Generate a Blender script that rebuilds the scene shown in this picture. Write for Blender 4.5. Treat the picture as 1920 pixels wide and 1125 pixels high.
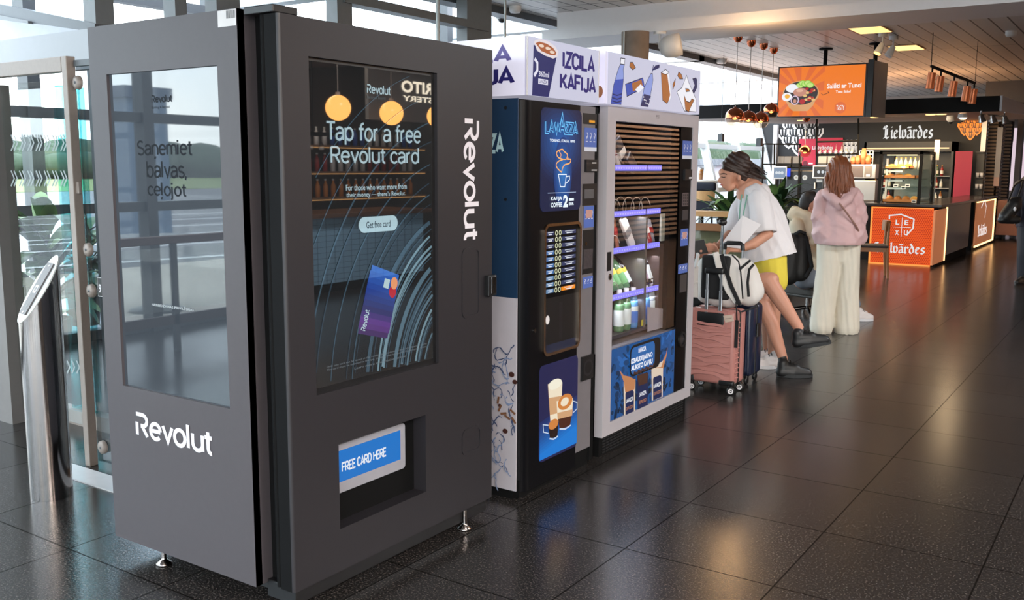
import bpy, bmesh, math, random
from mathutils import Vector as V, Matrix
random.seed(11)
PI = math.pi
sc = bpy.context.scene
COL = sc.collection
for o in list(bpy.data.objects):
    bpy.data.objects.remove(o)

# ------------------------------------------------------------------ camera
FPX, CX, CY, CAMH = 1781.0, 960.0, 562.5, 1.6
ROT = Matrix(((0.82801086, -0.08251036, 0.55460802),
              (0.56069052, 0.11316998, -0.82025526),
              (0.00491458, 0.99014372, 0.13996875)))
CAMP = V((0, 0, CAMH))
cd = bpy.data.cameras.new('camera')
cam = bpy.data.objects.new('camera', cd)
COL.objects.link(cam)
cam.matrix_world = Matrix.Translation(CAMP) @ ROT.to_4x4()
cd.sensor_width = 36.0
cd.lens = 36.0 * FPX / 1920.0
cd.clip_start = 0.05
cd.clip_end = 2000
sc.camera = cam

# ------------------------------------------------------------------ sky
w = bpy.data.worlds.new('sky')
sc.world = w
w.use_nodes = True
nt = w.node_tree
bg = nt.nodes['Background']
tc = nt.nodes.new('ShaderNodeTexCoord')
sep = nt.nodes.new('ShaderNodeSeparateXYZ')
nt.links.new(tc.outputs['Generated'], sep.inputs[0])
rp = nt.nodes.new('ShaderNodeValToRGB')
rp.color_ramp.elements[0].position = 0.0
rp.color_ramp.elements[0].color = (0.86, 0.93, 1.0, 1)
rp.color_ramp.elements[1].position = 0.6
rp.color_ramp.elements[1].color = (0.62, 0.78, 1.0, 1)
nt.links.new(sep.outputs['Z'], rp.inputs[0])
ns = nt.nodes.new('ShaderNodeTexNoise')
ns.inputs['Scale'].default_value = 3.0
ns.inputs['Detail'].default_value = 5.0
nt.links.new(tc.outputs['Generated'], ns.inputs['Vector'])
cr = nt.nodes.new('ShaderNodeValToRGB')
cr.color_ramp.elements[0].position = 0.42
cr.color_ramp.elements[1].position = 0.62
nt.links.new(ns.outputs['Fac'], cr.inputs[0])
mx = nt.nodes.new('ShaderNodeMix')
mx.data_type = 'RGBA'
nt.links.new(cr.outputs['Color'], mx.inputs['Factor'])
nt.links.new(rp.outputs['Color'], mx.inputs['A'])
mx.inputs['B'].default_value = (1, 1, 1, 1)
nt.links.new(mx.outputs['Result'], bg.inputs['Color'])
bg.inputs['Strength'].default_value = 5.0

sc.view_settings.view_transform = 'Standard'
sc.view_settings.look = 'None'
sc.view_settings.gamma = 1.0
sc.view_settings.use_curve_mapping = False
sc.view_settings.exposure = 0.7
sc.cycles.use_denoising = True
sc.cycles.max_bounces = 10
sc.cycles.transparent_max_bounces = 16
sc.cycles.caustics_reflective = False
sc.cycles.caustics_refractive = False
sc.cycles.sample_clamp_indirect = 6.0


def ray(px, py):
    return ROT @ V((px - CX, CY - py, -FPX))


def at(px, py, ax, val):
    """the point where the line of sight of a photo pixel meets the plane axis=val"""
    d = ray(px, py)
    return CAMP + d * ((val - CAMP[ax]) / d[ax])


def dp(px, py, depth):
    return CAMP + ray(px, py) * (depth / FPX)


# ------------------------------------------------------------------ lamps of the place and added fill lights
def lamp(name, loc, power, col, size=0.2, kind='AREA', rot=(0, 0, 0), sy=None, spread=None):
    l = bpy.data.lights.new(name, kind)
    l.energy = power
    l.color = col
    if kind == 'AREA':
        l.size = size
        if sy:
            l.shape = 'RECTANGLE'
            l.size_y = sy
        if spread:
            l.spread = spread
    else:
        l.shadow_soft_size = size
    o = bpy.data.objects.new(name, l)
    o.location = loc
    o.rotation_euler = rot
    COL.objects.link(o)
    return o


WARM = (1.0, 0.72, 0.42)
lamp('kiosk_downlight', (-4.2, 18.6, 2.38), 110, WARM, 2.4, sy=4.0, rot=(0.4, 0, 0))
lamp('kiosk_wash', (-4.8, 16.4, 2.36), 80, WARM, 3.4, sy=0.9, rot=(0.4, 0, 0))
lamp('bar_fill', (4.9, 8.5, 3.36), 150, (1, .8, .6), 0.6, sy=5.0)  # added area light above the bar, without a fitting
lamp('slat_wall_fill', (2.7, 18.6, 3.3), 300, (1, .86, .72), 0.5, sy=4.0, rot=(0, -0.75, 0))  # unseen light added so the slats show in the machine glass
for i, (x, y, e) in enumerate(((3.2, -2.5, 150), (1.0, -2.5, 120), (4.5, 1.0, 150), (2.2, 1.6, 120))):
    lamp('hall_fill', (x, y, 3.36), e, (1, 0.92, 0.85), 0.6, sy=0.6)  # added fill under the ceiling, no fittings modelled
lamp('hall_fill', (1.6, 8.0, 3.36), 130, (.92, .96, 1.0), 0.6, sy=0.6)  # unseen fill added to brighten the tiled bar front
lamp('canopy_corner_light', (-2.5, 15.9, 2.36), 9, WARM, 0.25, sy=0.6)
for i in range(4):
    lamp('point_fill', (2.6, -2.8 + 1.5 * i, 2.5), 75, (1.0, 0.86, 0.74), 0.12, kind='POINT')  # bare points added to brighten ceiling and machine fronts, no globes
GLOBES = ((3.5, 8.555, 2.286), (3.5, 9.53, 2.27), (3.5, 7.58, 2.286), (3.5, 6.6, 2.286), (3.5, 10.5, 2.27))
lamp('beam_spot_light', (-3.6, 9.6, 2.75), 12, (1.0, 0.6, 0.28), 0.05, kind='POINT')
for z in (1.86, 1.30, 1.05, 0.80):
    lamp('cooler_light', (-2.56, 5.0, z), 0.8, (0.9, 0.9, 1.0), 0.04, sy=0.8)
lamp('pastry_case_light', (-3.55, 16.95, 1.62), 5, WARM, 0.06, sy=0.3)
lamp('back_wall_wash', (-4.6, 21.6, 2.5), 60, WARM, 3.4, sy=1.2, rot=(0.5, 0, 0))
# ------------------------------------------------------------------ materials
def lin(c):
    if isinstance(c, (int, float)):
        c = (c, c, c)
    return tuple(((x / 255.0 / 12.92) if x / 255.0 <= 0.04045 else ((x / 255.0 + 0.055) / 1.055) ** 2.4) for x in c[:3])


MATS = {}


def mat(name, col, rough=0.5, metal=0.0, emit=0.0, var=0.08, scale=18.0, bump=0.0, spec=0.5, coat=0.0, ior=1.5, ecol=None):
    if name in MATS:
        return MATS[name]
    m = bpy.data.materials.new(name)
    m.use_nodes = True
    n = m.node_tree
    b = n.nodes['Principled BSDF']
    c = lin(col)
    t = n.nodes.new('ShaderNodeTexCoord')
    z = n.nodes.new('ShaderNodeTexNoise')
    z.inputs['Scale'].default_value = scale
    z.inputs['Detail'].default_value = 3
    n.links.new(t.outputs['Object'], z.inputs['Vector'])
    k = n.nodes.new('ShaderNodeMix')
    k.data_type = 'RGBA'
    k.inputs['A'].default_value = (*[x * (1 - var) for x in c], 1)
    k.inputs['B'].default_value = (*[min(1, x * (1 + var)) for x in c], 1)
    n.links.new(z.outputs['Fac'], k.inputs['Factor'])
    n.links.new(k.outputs['Result'], b.inputs['Base Color'])
    b.inputs['Roughness'].default_value = rough
    b.inputs['Metallic'].default_value = metal
    b.inputs['Specular IOR Level'].default_value = spec
    b.inputs['IOR'].default_value = ior
    b.inputs['Coat Weight'].default_value = coat
    if emit:
        b.inputs['Emission Strength'].default_value = emit
        if ecol:
            b.inputs['Emission Color'].default_value = (*lin(ecol), 1)
        else:
            n.links.new(k.outputs['Result'], b.inputs['Emission Color'])
    if bump:
        bp = n.nodes.new('ShaderNodeBump')
        bp.inputs['Strength'].default_value = bump
        bp.inputs['Distance'].default_value = 0.01
        n.links.new(z.outputs['Fac'], bp.inputs['Height'])
        n.links.new(bp.outputs['Normal'], b.inputs['Normal'])
    MATS[name] = m
    return m


def glow(name, col, s=1.0):
    """print or screen that gives off its own colour"""
    if name in MATS:
        return MATS[name]
    m = bpy.data.materials.new(name)
    m.use_nodes = True
    b = m.node_tree.nodes['Principled BSDF']
    b.inputs['Base Color'].default_value = (0.01, 0.01, 0.01, 1)
    b.inputs['Emission Color'].default_value = (*lin(col), 1)
    b.inputs['Emission Strength'].default_value = s / 2 ** sc.view_settings.exposure
    b.inputs['Roughness'].default_value = 0.25
    b.inputs['Specular IOR Level'].default_value = 0.2
    MATS[name] = m
    return m


def glass(name, tint=(1, 1, 1), ior=1.5, rough=0.0, mn=0.0):
    """thin pane: clear with mirror reflection by angle"""
    if name in MATS:
        return MATS[name]
    m = bpy.data.materials.new(name)
    m.use_nodes = True
    n = m.node_tree
    n.nodes.remove(n.nodes['Principled BSDF'])
    out = n.nodes['Material Output']
    tr = n.nodes.new('ShaderNodeBsdfTransparent')
    tr.inputs[0].default_value = (*tint, 1)
    gl = n.nodes.new('ShaderNodeBsdfGlossy')
    gl.inputs['Roughness'].default_value = rough
    fr = n.nodes.new('ShaderNodeFresnel')
    fr.inputs['IOR'].default_value = ior
    ms = n.nodes.new('ShaderNodeMixShader')
    geo = n.nodes.new('ShaderNodeNewGeometry')
    # the same reflectance from both sides of the pane
    mi = n.nodes.new('ShaderNodeMath')
    mi.operation = 'MULTIPLY_ADD'
    mi.inputs[1].default_value = 1.0 / ior - ior
    mi.inputs[2].default_value = ior
    n.links.new(geo.outputs['Backfacing'], mi.inputs[0])
    n.links.new(mi.outputs[0], fr.inputs['IOR'])
    mxm = n.nodes.new('ShaderNodeMath')
    mxm.operation = 'MAXIMUM'
    mxm.inputs[1].default_value = mn
    n.links.new(fr.outputs[0], mxm.inputs[0])
    n.links.new(mxm.outputs[0], ms.inputs[0])
    n.links.new(tr.outputs[0], ms.inputs[1])
    n.links.new(gl.outputs[0], ms.inputs[2])
    n.links.new(ms.outputs[0], out.inputs['Surface'])
    MATS[name] = m
    return m


# ------------------------------------------------------------------ scene tree
WLOC = {}


def thing(name, label, cat, loc=(0, 0, 0), group=None):
    o = bpy.data.objects.new(name, None)
    o.empty_display_size = 0.1
    COL.objects.link(o)
    o.location = loc
    WLOC[o] = V(loc)
    o['label'] = label
    o['category'] = cat
    if group:
        o['group'] = group
    return o


def tag(o, label, cat, group=None, kind=None):
    if label:
        o['label'] = label
    if cat:
        o['category'] = cat
    if group:
        o['group'] = group
    if kind:
        o['kind'] = kind
    return o


def copy_tree(o, parent=None, keep=True):
    c = o.copy()
    COL.objects.link(c)
    if parent is not None:
        c.parent = parent
    for ch in list(o.children):
        copy_tree(ch, c)
    return c


def dup(o, loc, label, rz=None, scale=None):
    c = copy_tree(o)
    c.location = loc
    if rz is not None:
        c.rotation_euler = (0, 0, rz)
    if scale:
        c.scale = (scale,) * 3
    c['label'] = label
    return c


class Fr:
    """a plane in the place: origin, right, up"""
    def __init__(s, o, u, v):
        s.o = V(o); s.u = V(u).normalized(); s.v = V(v).normalized()
        s.n = s.u.cross(s.v).normalized()

    def P(s, a, b, k=0.0):
        return s.o + s.u * a + s.v * b + s.n * k

    def px(s, x, y):
        d = ray(x, y)
        p = CAMP + d * ((s.o - CAMP).dot(s.n) / d.dot(s.n)) - s.o
        return (p.dot(s.u), p.dot(s.v))

    def pxs(s, pts):
        return [s.px(*p) for p in pts]

    def box(s, pts):
        """mean left, right, bottom, top from four photo corners tl,tr,br,bl"""
        q = s.pxs(pts)
        return ((q[0][0] + q[3][0]) / 2, (q[1][0] + q[2][0]) / 2, (q[2][1] + q[3][1]) / 2, (q[0][1] + q[1][1]) / 2)


def front(x):   # faces +X
    return Fr((x, 0, 0), (0, 1, 0), (0, 0, 1))


def near(y):    # faces -Y
    return Fr((0, y, 0), (1, 0, 0), (0, 0, 1))


def arc(cx, cy, rx, ry, a0, a1, n=14):
    return [(cx + rx * math.cos(math.radians(a0 + (a1 - a0) * i / n)), cy + ry * math.sin(math.radians(a0 + (a1 - a0) * i / n))) for i in range(n + 1)]


def rrect(x0, x1, y0, y1, r, n=5):
    r = min(r, (x1 - x0) / 2, (y1 - y0) / 2)
    return (arc(x1 - r, y1 - r, r, r, 0, 90, n) + arc(x0 + r, y1 - r, r, r, 90, 180, n) +
            arc(x0 + r, y0 + r, r, r, 180, 270, n) + arc(x1 - r, y0 + r, r, r, 270, 360, n))


def smooth(pts, k=6):
    out = []
    n = len(pts)
    for i in range(n - 1):
        p0, p1, p2, p3 = pts[max(0, i - 1)], pts[i], pts[i + 1], pts[min(n - 1, i + 2)]
        for j in range(k):
            t = j / k
            out.append(tuple(.5 * (2 * p1[a] + (p2[a] - p0[a]) * t + (2 * p0[a] - 5 * p1[a] + 4 * p2[a] - p3[a]) * t * t + (3 * p1[a] - p0[a] - 3 * p2[a] + p3[a]) * t ** 3) for a in (0, 1)))
    return out + [tuple(pts[-1])]


class MB:
    def __init__(s, m=None):
        s.v = []; s.f = []; s.k = []; s.s = []; s.ms = []; s.cur = 0
        if m:
            s.m(m)

    def m(s, m):
        if m not in s.ms:
            s.ms.append(m)
        s.cur = s.ms.index(m)
        return s

    def add(s, vs, fs, smooth=False):
        b = len(s.v)
        s.v += [V(p) for p in vs]
        for f in fs:
            s.f.append([i + b for i in f]); s.k.append(s.cur); s.s.append(smooth)
        return s

    def bm(s, bm, smooth=False):
        bm.verts.index_update()
        s.add([v.co.copy() for v in bm.verts], [[v.index for v in f.verts] for f in bm.faces], smooth)
        bm.free()
        return s

    def obox(s, c, size, rot=None, bev=0.0, seg=2, smooth=None):
        bm = bmesh.new()
        bmesh.ops.create_cube(bm, size=1.0)
        for v in bm.verts:
            v.co = V((v.co.x * size[0], v.co.y * size[1], v.co.z * size[2]))
        if bev:
            bmesh.ops.bevel(bm, geom=list(bm.edges), offset=bev, segments=seg, profile=0.5, affect='EDGES')
        if rot is not None:
            bmesh.ops.transform(bm, matrix=rot.to_4x4(), verts=bm.verts)
        bmesh.ops.translate(bm, vec=V(c), verts=bm.verts)
        return s.bm(bm, (bev > 0 and seg > 2) if smooth is None else smooth)

    def box(s, x0, x1, y0, y1, z0, z1, bev=0.0, seg=2):
        return s.obox(((x0 + x1) / 2, (y0 + y1) / 2, (z0 + z1) / 2), (abs(x1 - x0), abs(y1 - y0), abs(z1 - z0)), None, bev, seg)

    def tube(s, pts, r, n=10, cap=True, smooth=True):
        pts = [V(p) for p in pts]
        rs = r if isinstance(r, (list, tuple)) else [r] * len(pts)
        vs = []; fs = []
        prev = None
        for i, p in enumerate(pts):
            a = pts[max(0, i - 1)]; b = pts[min(len(pts) - 1, i + 1)]
            t = (b - a).normalized()
            if prev is None:
                x = t.orthogonal().normalized()
            else:
                x = (prev - t * prev.dot(t))
                x = x.normalized() if x.length > 1e-6 else t.orthogonal().normalized()
            prev = x
            y = t.cross(x)
            for j in range(n):
                an = 2 * PI * j / n
                vs.append(p + (x * math.cos(an) + y * math.sin(an)) * rs[i])
        for i in range(len(pts) - 1):
            for j in range(n):
                k = (j + 1) % n
                fs.append([i * n + j, i * n + k, (i + 1) * n + k, (i + 1) * n + j])
        s.add(vs, fs, smooth)
        if cap:
            b = len(pts) - 1
            s.add(vs[:n], [list(range(n))[::-1]])
            s.add(vs[b * n:], [list(range(n))])
        return s

    def cyl(s, p0, p1, r0, r1=None, n=24, cap=True):
        return s.tube([p0, p1], [r0, r0 if r1 is None else r1], n, cap)

    def lathe(s, c, prof, n=24, smooth=True, axis=None):
        c = V(c)
        q = V((0, 0, 1)).rotation_difference(V(axis)) if axis is not None else None
        vs = []
        for r, z in prof:
            for j in range(n):
                p = V((r * math.cos(2 * PI * j / n), r * math.sin(2 * PI * j / n), z))
                if q:
                    p = q @ p
                vs.append(c + p)
        fs = []
        for i in range(len(prof) - 1):
            for j in range(n):
                k = (j + 1) % n
                fs.append([i * n + j, i * n + k, (i + 1) * n + k, (i + 1) * n + j])
        return s.add(vs, fs, smooth)

    def ball(s, c, r, n=20, rot=None, smooth=True):
        if not isinstance(r, (list, tuple)):
            r = (r, r, r)
        bm = bmesh.new()
        bmesh.ops.create_uvsphere(bm, u_segments=n, v_segments=max(6, n // 2), radius=1.0)
        for v in bm.verts:
            p = V((v.co.x * r[0], v.co.y * r[1], v.co.z * r[2]))
            v.co = (rot @ p if rot is not None else p) + V(c)
        return s.bm(bm, smooth)

    # ---- flat work on a plane
    def flat(s, F, pts, off=0.0, th=0.0):
        if len(pts) < 3:
            return s
        ar = sum(pts[i][0] * pts[(i + 1) % len(pts)][1] - pts[(i + 1) % len(pts)][0] * pts[i][1] for i in range(len(pts)))
        if ar < 0:
            pts = pts[::-1]
        n = len(pts)
        top = [F.P(a, b, off) for a, b in pts]
        if not th:
            return s.add(top, [list(range(n))])
        bot = [F.P(a, b, off - th) for a, b in pts]
        return s.add(top + bot, [list(range(n)), list(range(n, 2 * n))[::-1]] + [[i, i + n, (i + 1) % n + n, (i + 1) % n] for i in range(n)])

    def rect(s, F, x0, x1, y0, y1, off=0.0, th=0.0):
        return s.flat(F, [(x0, y0), (x1, y0), (x1, y1), (x0, y1)], off, th)

    def ell(s, F, cx, cy, rx, ry, off=0.0, th=0.0, n=28):
        return s.flat(F, arc(cx, cy, rx, ry, 0, 360, n)[:-1], off, th)

    def stroke(s, F, pts, w, off=0.0, closed=False):
        """flat ribbon; w is a width or one width per point"""
        n = len(pts)
        ws = w if isinstance(w, (list, tuple)) else [w] * n
        L = []; Rr = []
        for i, p in enumerate(pts):
            if closed:
                a = pts[(i - 1) % n]; b = pts[(i + 1) % n]
            else:
                a = pts[max(0, i - 1)]; b = pts[min(n - 1, i + 1)]
            d1 = V((p[0] - a[0], p[1] - a[1])); d2 = V((b[0] - p[0], b[1] - p[1]))
            if d1.length < 1e-9: d1 = d2
            if d2.length < 1e-9: d2 = d1
            d1 = d1.normalized(); d2 = d2.normalized()
            t = d1 + d2
            t = t.normalized() if t.length > 1e-6 else d1
            nn = V((-t.y, t.x))
            c = max(0.45, abs(nn.dot(V((-d1.y, d1.x)))))
            h = ws[i] / 2 / c
            L.append(F.P(p[0] + nn.x * h, p[1] + nn.y * h, off)); Rr.append(F.P(p[0] - nn.x * h, p[1] - nn.y * h, off))
        vs = L + Rr
        fs = [[i + n, (i + 1) % n + n, (i + 1) % n, i] for i in range(n if closed else n - 1)]
        return s.add(vs, fs)

    def frame(s, F, outer, inner, off=0.0, th=0.0):
        """ring between two outlines with the same number of points"""
        n = len(outer)
        O = [F.P(a, b, off) for a, b in outer]; I = [F.P(a, b, off) for a, b in inner]
        s.add(O + I, [[i, (i + 1) % n, (i + 1) % n + n, i + n] for i in range(n)])
        if th:
            O2 = [F.P(a, b, off - th) for a, b in outer]; I2 = [F.P(a, b, off - th) for a, b in inner]
            s.add(O + O2, [[i + n, (i + 1) % n + n, (i + 1) % n, i] for i in range(n)])
            s.add(I + I2, [[i, (i + 1) % n, (i + 1) % n + n, i + n] for i in range(n)])
        return s

    def text(s, F, body, x0, x1, y0, y1, off=0.0, bold=0.0, slant=0.0, flip=False):
        """built-in lettering stretched to fill x0..x1, y0..y1"""
        key = (body, bold)
        if key not in TXT:
            c = bpy.data.curves.new('t', 'FONT')
            c.body = body
            c.offset = bold
            c.align_x = 'CENTER'
            c.resolution_u = 3
            o = bpy.data.objects.new('t', c)
            COL.objects.link(o)
            dg = bpy.context.evaluated_depsgraph_get()
            me = bpy.data.meshes.new_from_object(o.evaluated_get(dg))
            TXT[key] = ([(v.co.x, v.co.y) for v in me.vertices], [list(p.vertices) for p in me.polygons])
            bpy.data.objects.remove(o)
            bpy.data.meshes.remove(me)
        vs, fs = TXT[key]
        if not vs:
            return s
        a0 = min(v[0] for v in vs); a1 = max(v[0] for v in vs); b0 = min(v[1] for v in vs); b1 = max(v[1] for v in vs)
        out = []
        for a, b in vs:
            q = (b - b0) / (b1 - b0)
            t = (a - a0) / (a1 - a0)
            if flip:
                t = 1 - t
            out.append(F.P(x0 + (x1 - x0) * t + slant * q, y0 + (y1 - y0) * q, off))
        return s.add(out, fs)

    def word(s, F, body, x0, x1, y0, y1, off=0.0, wt=0.13, gl=None):
        """stroke lettering stretched to fill the box"""
        L = []
        x = 0.0
        for ch in body:
            g = (gl or GLY).get(ch)
            if g is None:
                x += 0.3
                continue
            adv, sts = g
            for st in sts:
                L.append([(x + p[0], p[1]) for p in st])
            x += adv
        if not L:
            return s
        al = [p for st in L for p in st]
        a0 = min(p[0] for p in al) - wt / 2; a1 = max(p[0] for p in al) + wt / 2
        b0 = min(p[1] for p in al) - wt / 2; b1 = max(p[1] for p in al) + wt / 2
        if gl is BLK:
            nib(s, F, L, a0, a1, b0, b1, x0, x1, y0, y1, off, wt)
            return s
        t = MB()
        t.m(s.ms[s.cur])
        G = Fr((0, 0, 0), (1, 0, 0), (0, 1, 0))
        for i, st in enumerate(L):
            if len(st) > 2 and abs(st[0][0] - st[-1][0]) < 1e-6 and abs(st[0][1] - st[-1][1]) < 1e-6:
                t.stroke(G, st[:-1], wt, i % 4, True)
            else:
                t.stroke(G, st, wt, i % 4)
        out = [F.P(x0 + (x1 - x0) * (v.x - a0) / (a1 - a0), y0 + (y1 - y0) * (v.y - b0) / (b1 - b0), off + v.z * .00012) for v in t.v]
        return s.add(out, t.f)

    def build(s, name, parent=None, label=None, bev=0.0, auto=False, mods=None):
        me = bpy.data.meshes.new(name)
        root = V((0, 0, 0))
        p = parent
        while p is not None:
            root = WLOC.get(p, root)
            p = p.parent
        me.from_pydata([v - root for v in s.v], [], s.f)
        for m in s.ms:
            me.materials.append(m)
        me.polygons.foreach_set('material_index', s.k)
        me.polygons.foreach_set('use_smooth', s.s)
        me.update()
        o = bpy.data.objects.new(name, me)
        COL.objects.link(o)
        if parent is not None:
            o.parent = parent
        if label:
            o['label'] = label
        return o


TXT = {}


def nib(s, F, L, a0, a1, b0, b1, x0, x1, y0, y1, off, wt):
    """broad-nib lettering: a slanted pen edge is drawn along each stroke"""
    na = math.radians(38)
    dx, dy = math.cos(na) * wt / 2, math.sin(na) * wt / 2
    def T(a, b):
        return F.P(x0 + (x1 - x0) * (a - a0) / (a1 - a0), y0 + (y1 - y0) * (b - b0) / (b1 - b0), off)
    for st in L:
        for (p, q) in zip(st[:-1], st[1:]):
            h = [T(p[0] - dx, p[1] - dy), T(q[0] - dx, q[1] - dy), T(q[0] + dx, q[1] + dy), T(p[0] + dx, p[1] + dy)]
            if (h[1] - h[0]).cross(h[2] - h[0]).dot(F.n) < 0:
                h = h[::-1]
            s.add(h, [[0, 1, 2, 3]])
            hw = wt * 0.16
            d = V((q[0] - p[0], q[1] - p[1]))
            if d.length > 1e-6:
                d = d.normalized() * hw
                h = [T(p[0] - d.y, p[1] + d.x), T(p[0] + d.y, p[1] - d.x), T(q[0] + d.y, q[1] - d.x), T(q[0] - d.y, q[1] + d.x)]
                s.add(h, [[0, 1, 2, 3]])


def _bowl(x0=0.0, x1=0.46, t=0.52):
    return arc((x0 + x1) / 2, t / 2, (x1 - x0) / 2, t / 2, 0, 360, 20)


GLY = {
    'R': (0.60, [[(0, 0), (0, .72)], [(0, .72), (.25, .72)] + arc(.27, .53, .2, .19, 90, -90, 10) + [(0, .34)], [(.22, .34), (.46, 0)]]),
    'T': (0.56, [[(0, .72), (.5, .72)], [(.25, .72), (.25, 0)]]),
    'S': (0.60, [arc(.24, .54, .22, .18, 35, 250, 12) + [(.24, .37)] + arc(.24, .18, .24, .18, 75, -145, 12)]),
    'G': (0.66, [arc(.29, .36, .29, .36, 40, 340, 22), [(.57, .26), (.57, .36)], [(.6, .36), (.34, .36)]]),
    'F': (0.52, [[(.44, .72), (0, .72), (0, 0)], [(0, .39), (.38, .39)]]),
    'B': (0.6, [[(0, 0), (0, .72), (.22, .72)] + arc(.24, .55, .17, .17, 90, -90, 8) + [(0, .38)], [(.2, .38)] + arc(.24, .19, .2, .19, 90, -90, 8) + [(0, 0)]]),
    'I': (0.2, [[(0.02, 0), (0.02, .72)]]),
    'Z': (0.52, [[(0, .72), (.4, .72), (0, 0), (.42, 0)]]),
    'C': (0.56, [arc(.22, .5, .22, .22, 10, 180, 10) + arc(.22, .22, .22, .22, 180, 350, 10)]),
    'L': (0.48, [[(0, .72), (0, 0), (.38, 0)]]),
    'A': (0.58, [[(0, 0), (.23, .72), (.46, 0)], [(.08, .2), (.38, .2)]]),
    'K': (0.56, [[(0, 0), (0, .72)], [(.42, .72), (.04, .3)], [(.14, .42), (.44, 0)]]),
    'J': (0.48, [[(.34, .72)] + [(.34, .2)] + arc(.17, .17, .17, .17, 0, -170, 8)]),
    'V': (0.56, [[(0, .72), (.23, 0), (.46, .72)]]),
    'P': (0.54, [[(0, 0), (0, .72), (.24, .72)] + arc(.25, .53, .19, .19, 90, -90, 10) + [(0, .34)]]),
    'E': (0.52, [[(.42, .72), (0, .72), (0, 0), (.42, 0)], [(0, .37), (.36, .37)]]),
    'a': (0.56, [arc(.21, .37, .2, .15, 160, 0, 10) + [(.41, 0)], [(.41, .3)] + [(.2, .28)] + arc(.17, .14, .17, .14, 90, 330, 12) + [(.41, .14)]]),
    'b': (0.6, [[(0, 0), (0, .76)], arc(.23, .26, .23, .26, 0, 360, 20)]),
    'c': (0.52, [arc(.23, .26, .23, .26, 40, 320, 18)]),
    'd': (0.6, [[(.46, 0), (.46, .76)], arc(.23, .26, .23, .26, 0, 360, 20)]),
    'e': (0.58, [[(0.02, .27), (.45, .27)], arc(.23, .26, .23, .26, 4, 318, 20)]),
    'f': (0.36, [[(.1, 0), (.1, .58)] + arc(.25, .58, .15, .15, 180, 80, 6), [(-.03, .5), (.26, .5)]]),
    'h': (0.56, [[(0, 0), (0, .76)], [(0, .3)] + arc(.21, .31, .21, .21, 180, 0, 10) + [(.42, 0)]]),
    'i': (0.2, [[(0, 0), (0, .52)], [(0, .66), (0, .76)]]),
    'j': (0.22, [[(0, .52), (0, -.12)] + arc(-.1, -.12, .1, .1, 0, -80, 5), [(0, .66), (0, .76)]]),
    'l': (0.2, [[(0, 0), (0, .76)]]),
    'm': (0.82, [[(0, 0), (0, .52)], [(0, .3)] + arc(.17, .34, .17, .18, 180, 0, 8) + [(.34, 0)], [(.34, .3)] + arc(.51, .34, .17, .18, 180, 0, 8) + [(.68, 0)]]),
    'n': (0.56, [[(0, 0), (0, .52)], [(0, .3)] + arc(.21, .31, .21, .21, 180, 0, 10) + [(.42, 0)]]),
    'o': (0.6, [arc(.23, .26, .23, .26, 0, 360, 22)]),
    'p': (0.6, [[(0, -.2), (0, .52)], arc(.23, .26, .23, .26, 0, 360, 20)]),
    'r': (0.36, [[(0, 0), (0, .52)], [(0, .3)] + arc(.22, .32, .22, .2, 180, 90, 6)]),
    's': (0.5, [arc(.19, .39, .18, .13, 25, 250, 10) + [(.19, .265)] + arc(.19, .13, .19, .13, 75, -150, 10)]),
    't': (0.36, [[(.1, .68), (.1, .14)] + arc(.23, .14, .13, .14, 180, 280, 6), [(-.04, .5), (.26, .5)]]),
    'u': (0.56, [[(0, .52)] + arc(.21, .21, .21, .21, 180, 360, 10) + [(.42, .52)], [(.42, .52), (.42, 0)]]),
    'v': (0.52, [[(0, .52), (.21, 0.02), (.42, .52)]]),
    'w': (0.7, [[(0, .52), (.15, 0.02), (.3, .5), (.45, .02), (.6, .52)]]),
    'y': (0.52, [[(0, .52), (.21, 0.02)], [(.42, .52), (.16, -.14), (.02, -.19)]]),
    ',': (0.2, [[(.02, .06), (-.03, -.12)]]),
    '_': (0.16, []), ' ': (0.28, []),
}
GLY['ņ'] = (0.56, GLY['n'][1] + [[(.23, -.1), (.17, -.24)]])
GLY['ļ'] = (0.22, GLY['l'][1] + [[(.02, -.1), (-.04, -.24)]])
# the cut R of the card company's lettering
GLY['Ṙ'] = (0.66, [[(.02, 0), (.02, .44)], [(0, .72), (.27, .72)] + arc(.29, .53, .21, .19, 90, -90, 10) + [(.2, .34)], [(.26, .34), (.5, 0)]])
BLK = {
    'L': (0.62, [[(.12, .78), (.02, .68), (.1, .6)], [(.2, .8), (.2, .12), (.05, .0)], [(.05, .02), (.2, .1), (.38, .0), (.52, .12)], [(.2, .8), (.32, .72)], [(.33, .62), (.33, .2)]]),
    'i': (0.24, [[(.0, .44), (.1, .52), (.1, .08), (.2, .02)], [(.06, .68), (.14, .74)]]),
    'e': (0.42, [[(.08, .42), (.08, .1), (.2, .0), (.34, .1)], [(.08, .42), (.2, .52), (.32, .4), (.1, .26)]]),
    'l': (0.24, [[(.02, .74), (.1, .8), (.1, .08), (.2, .02)]]),
    'v': (0.44, [[(.0, .46), (.08, .52), (.08, .1), (.2, .0), (.34, .12), (.34, .4), (.24, .54)]]),
    'ā': (0.46, [[(.06, .44), (.18, .52), (.32, .44), (.32, .08), (.4, .02)], [(.32, .3), (.08, .22), (.06, .08), (.16, .0), (.32, .1)], [(.04, .68), (.34, .68)]]),
    'r': (0.38, [[(.0, .46), (.08, .52), (.08, .06), (.16, .0)], [(.08, .4), (.22, .52), (.32, .42)]]),
    'd': (0.46, [[(.06, .38), (.06, .1), (.18, .0), (.34, .1), (.34, .4), (.1, .78)], [(.06, .38), (.2, .5), (.32, .42)]]),
    's': (0.38, [[(.3, .44), (.2, .52), (.08, .42), (.1, .32), (.3, .2), (.3, .08), (.18, .0), (.06, .08)]]),
    ' ': (0.2, []),
}


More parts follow.
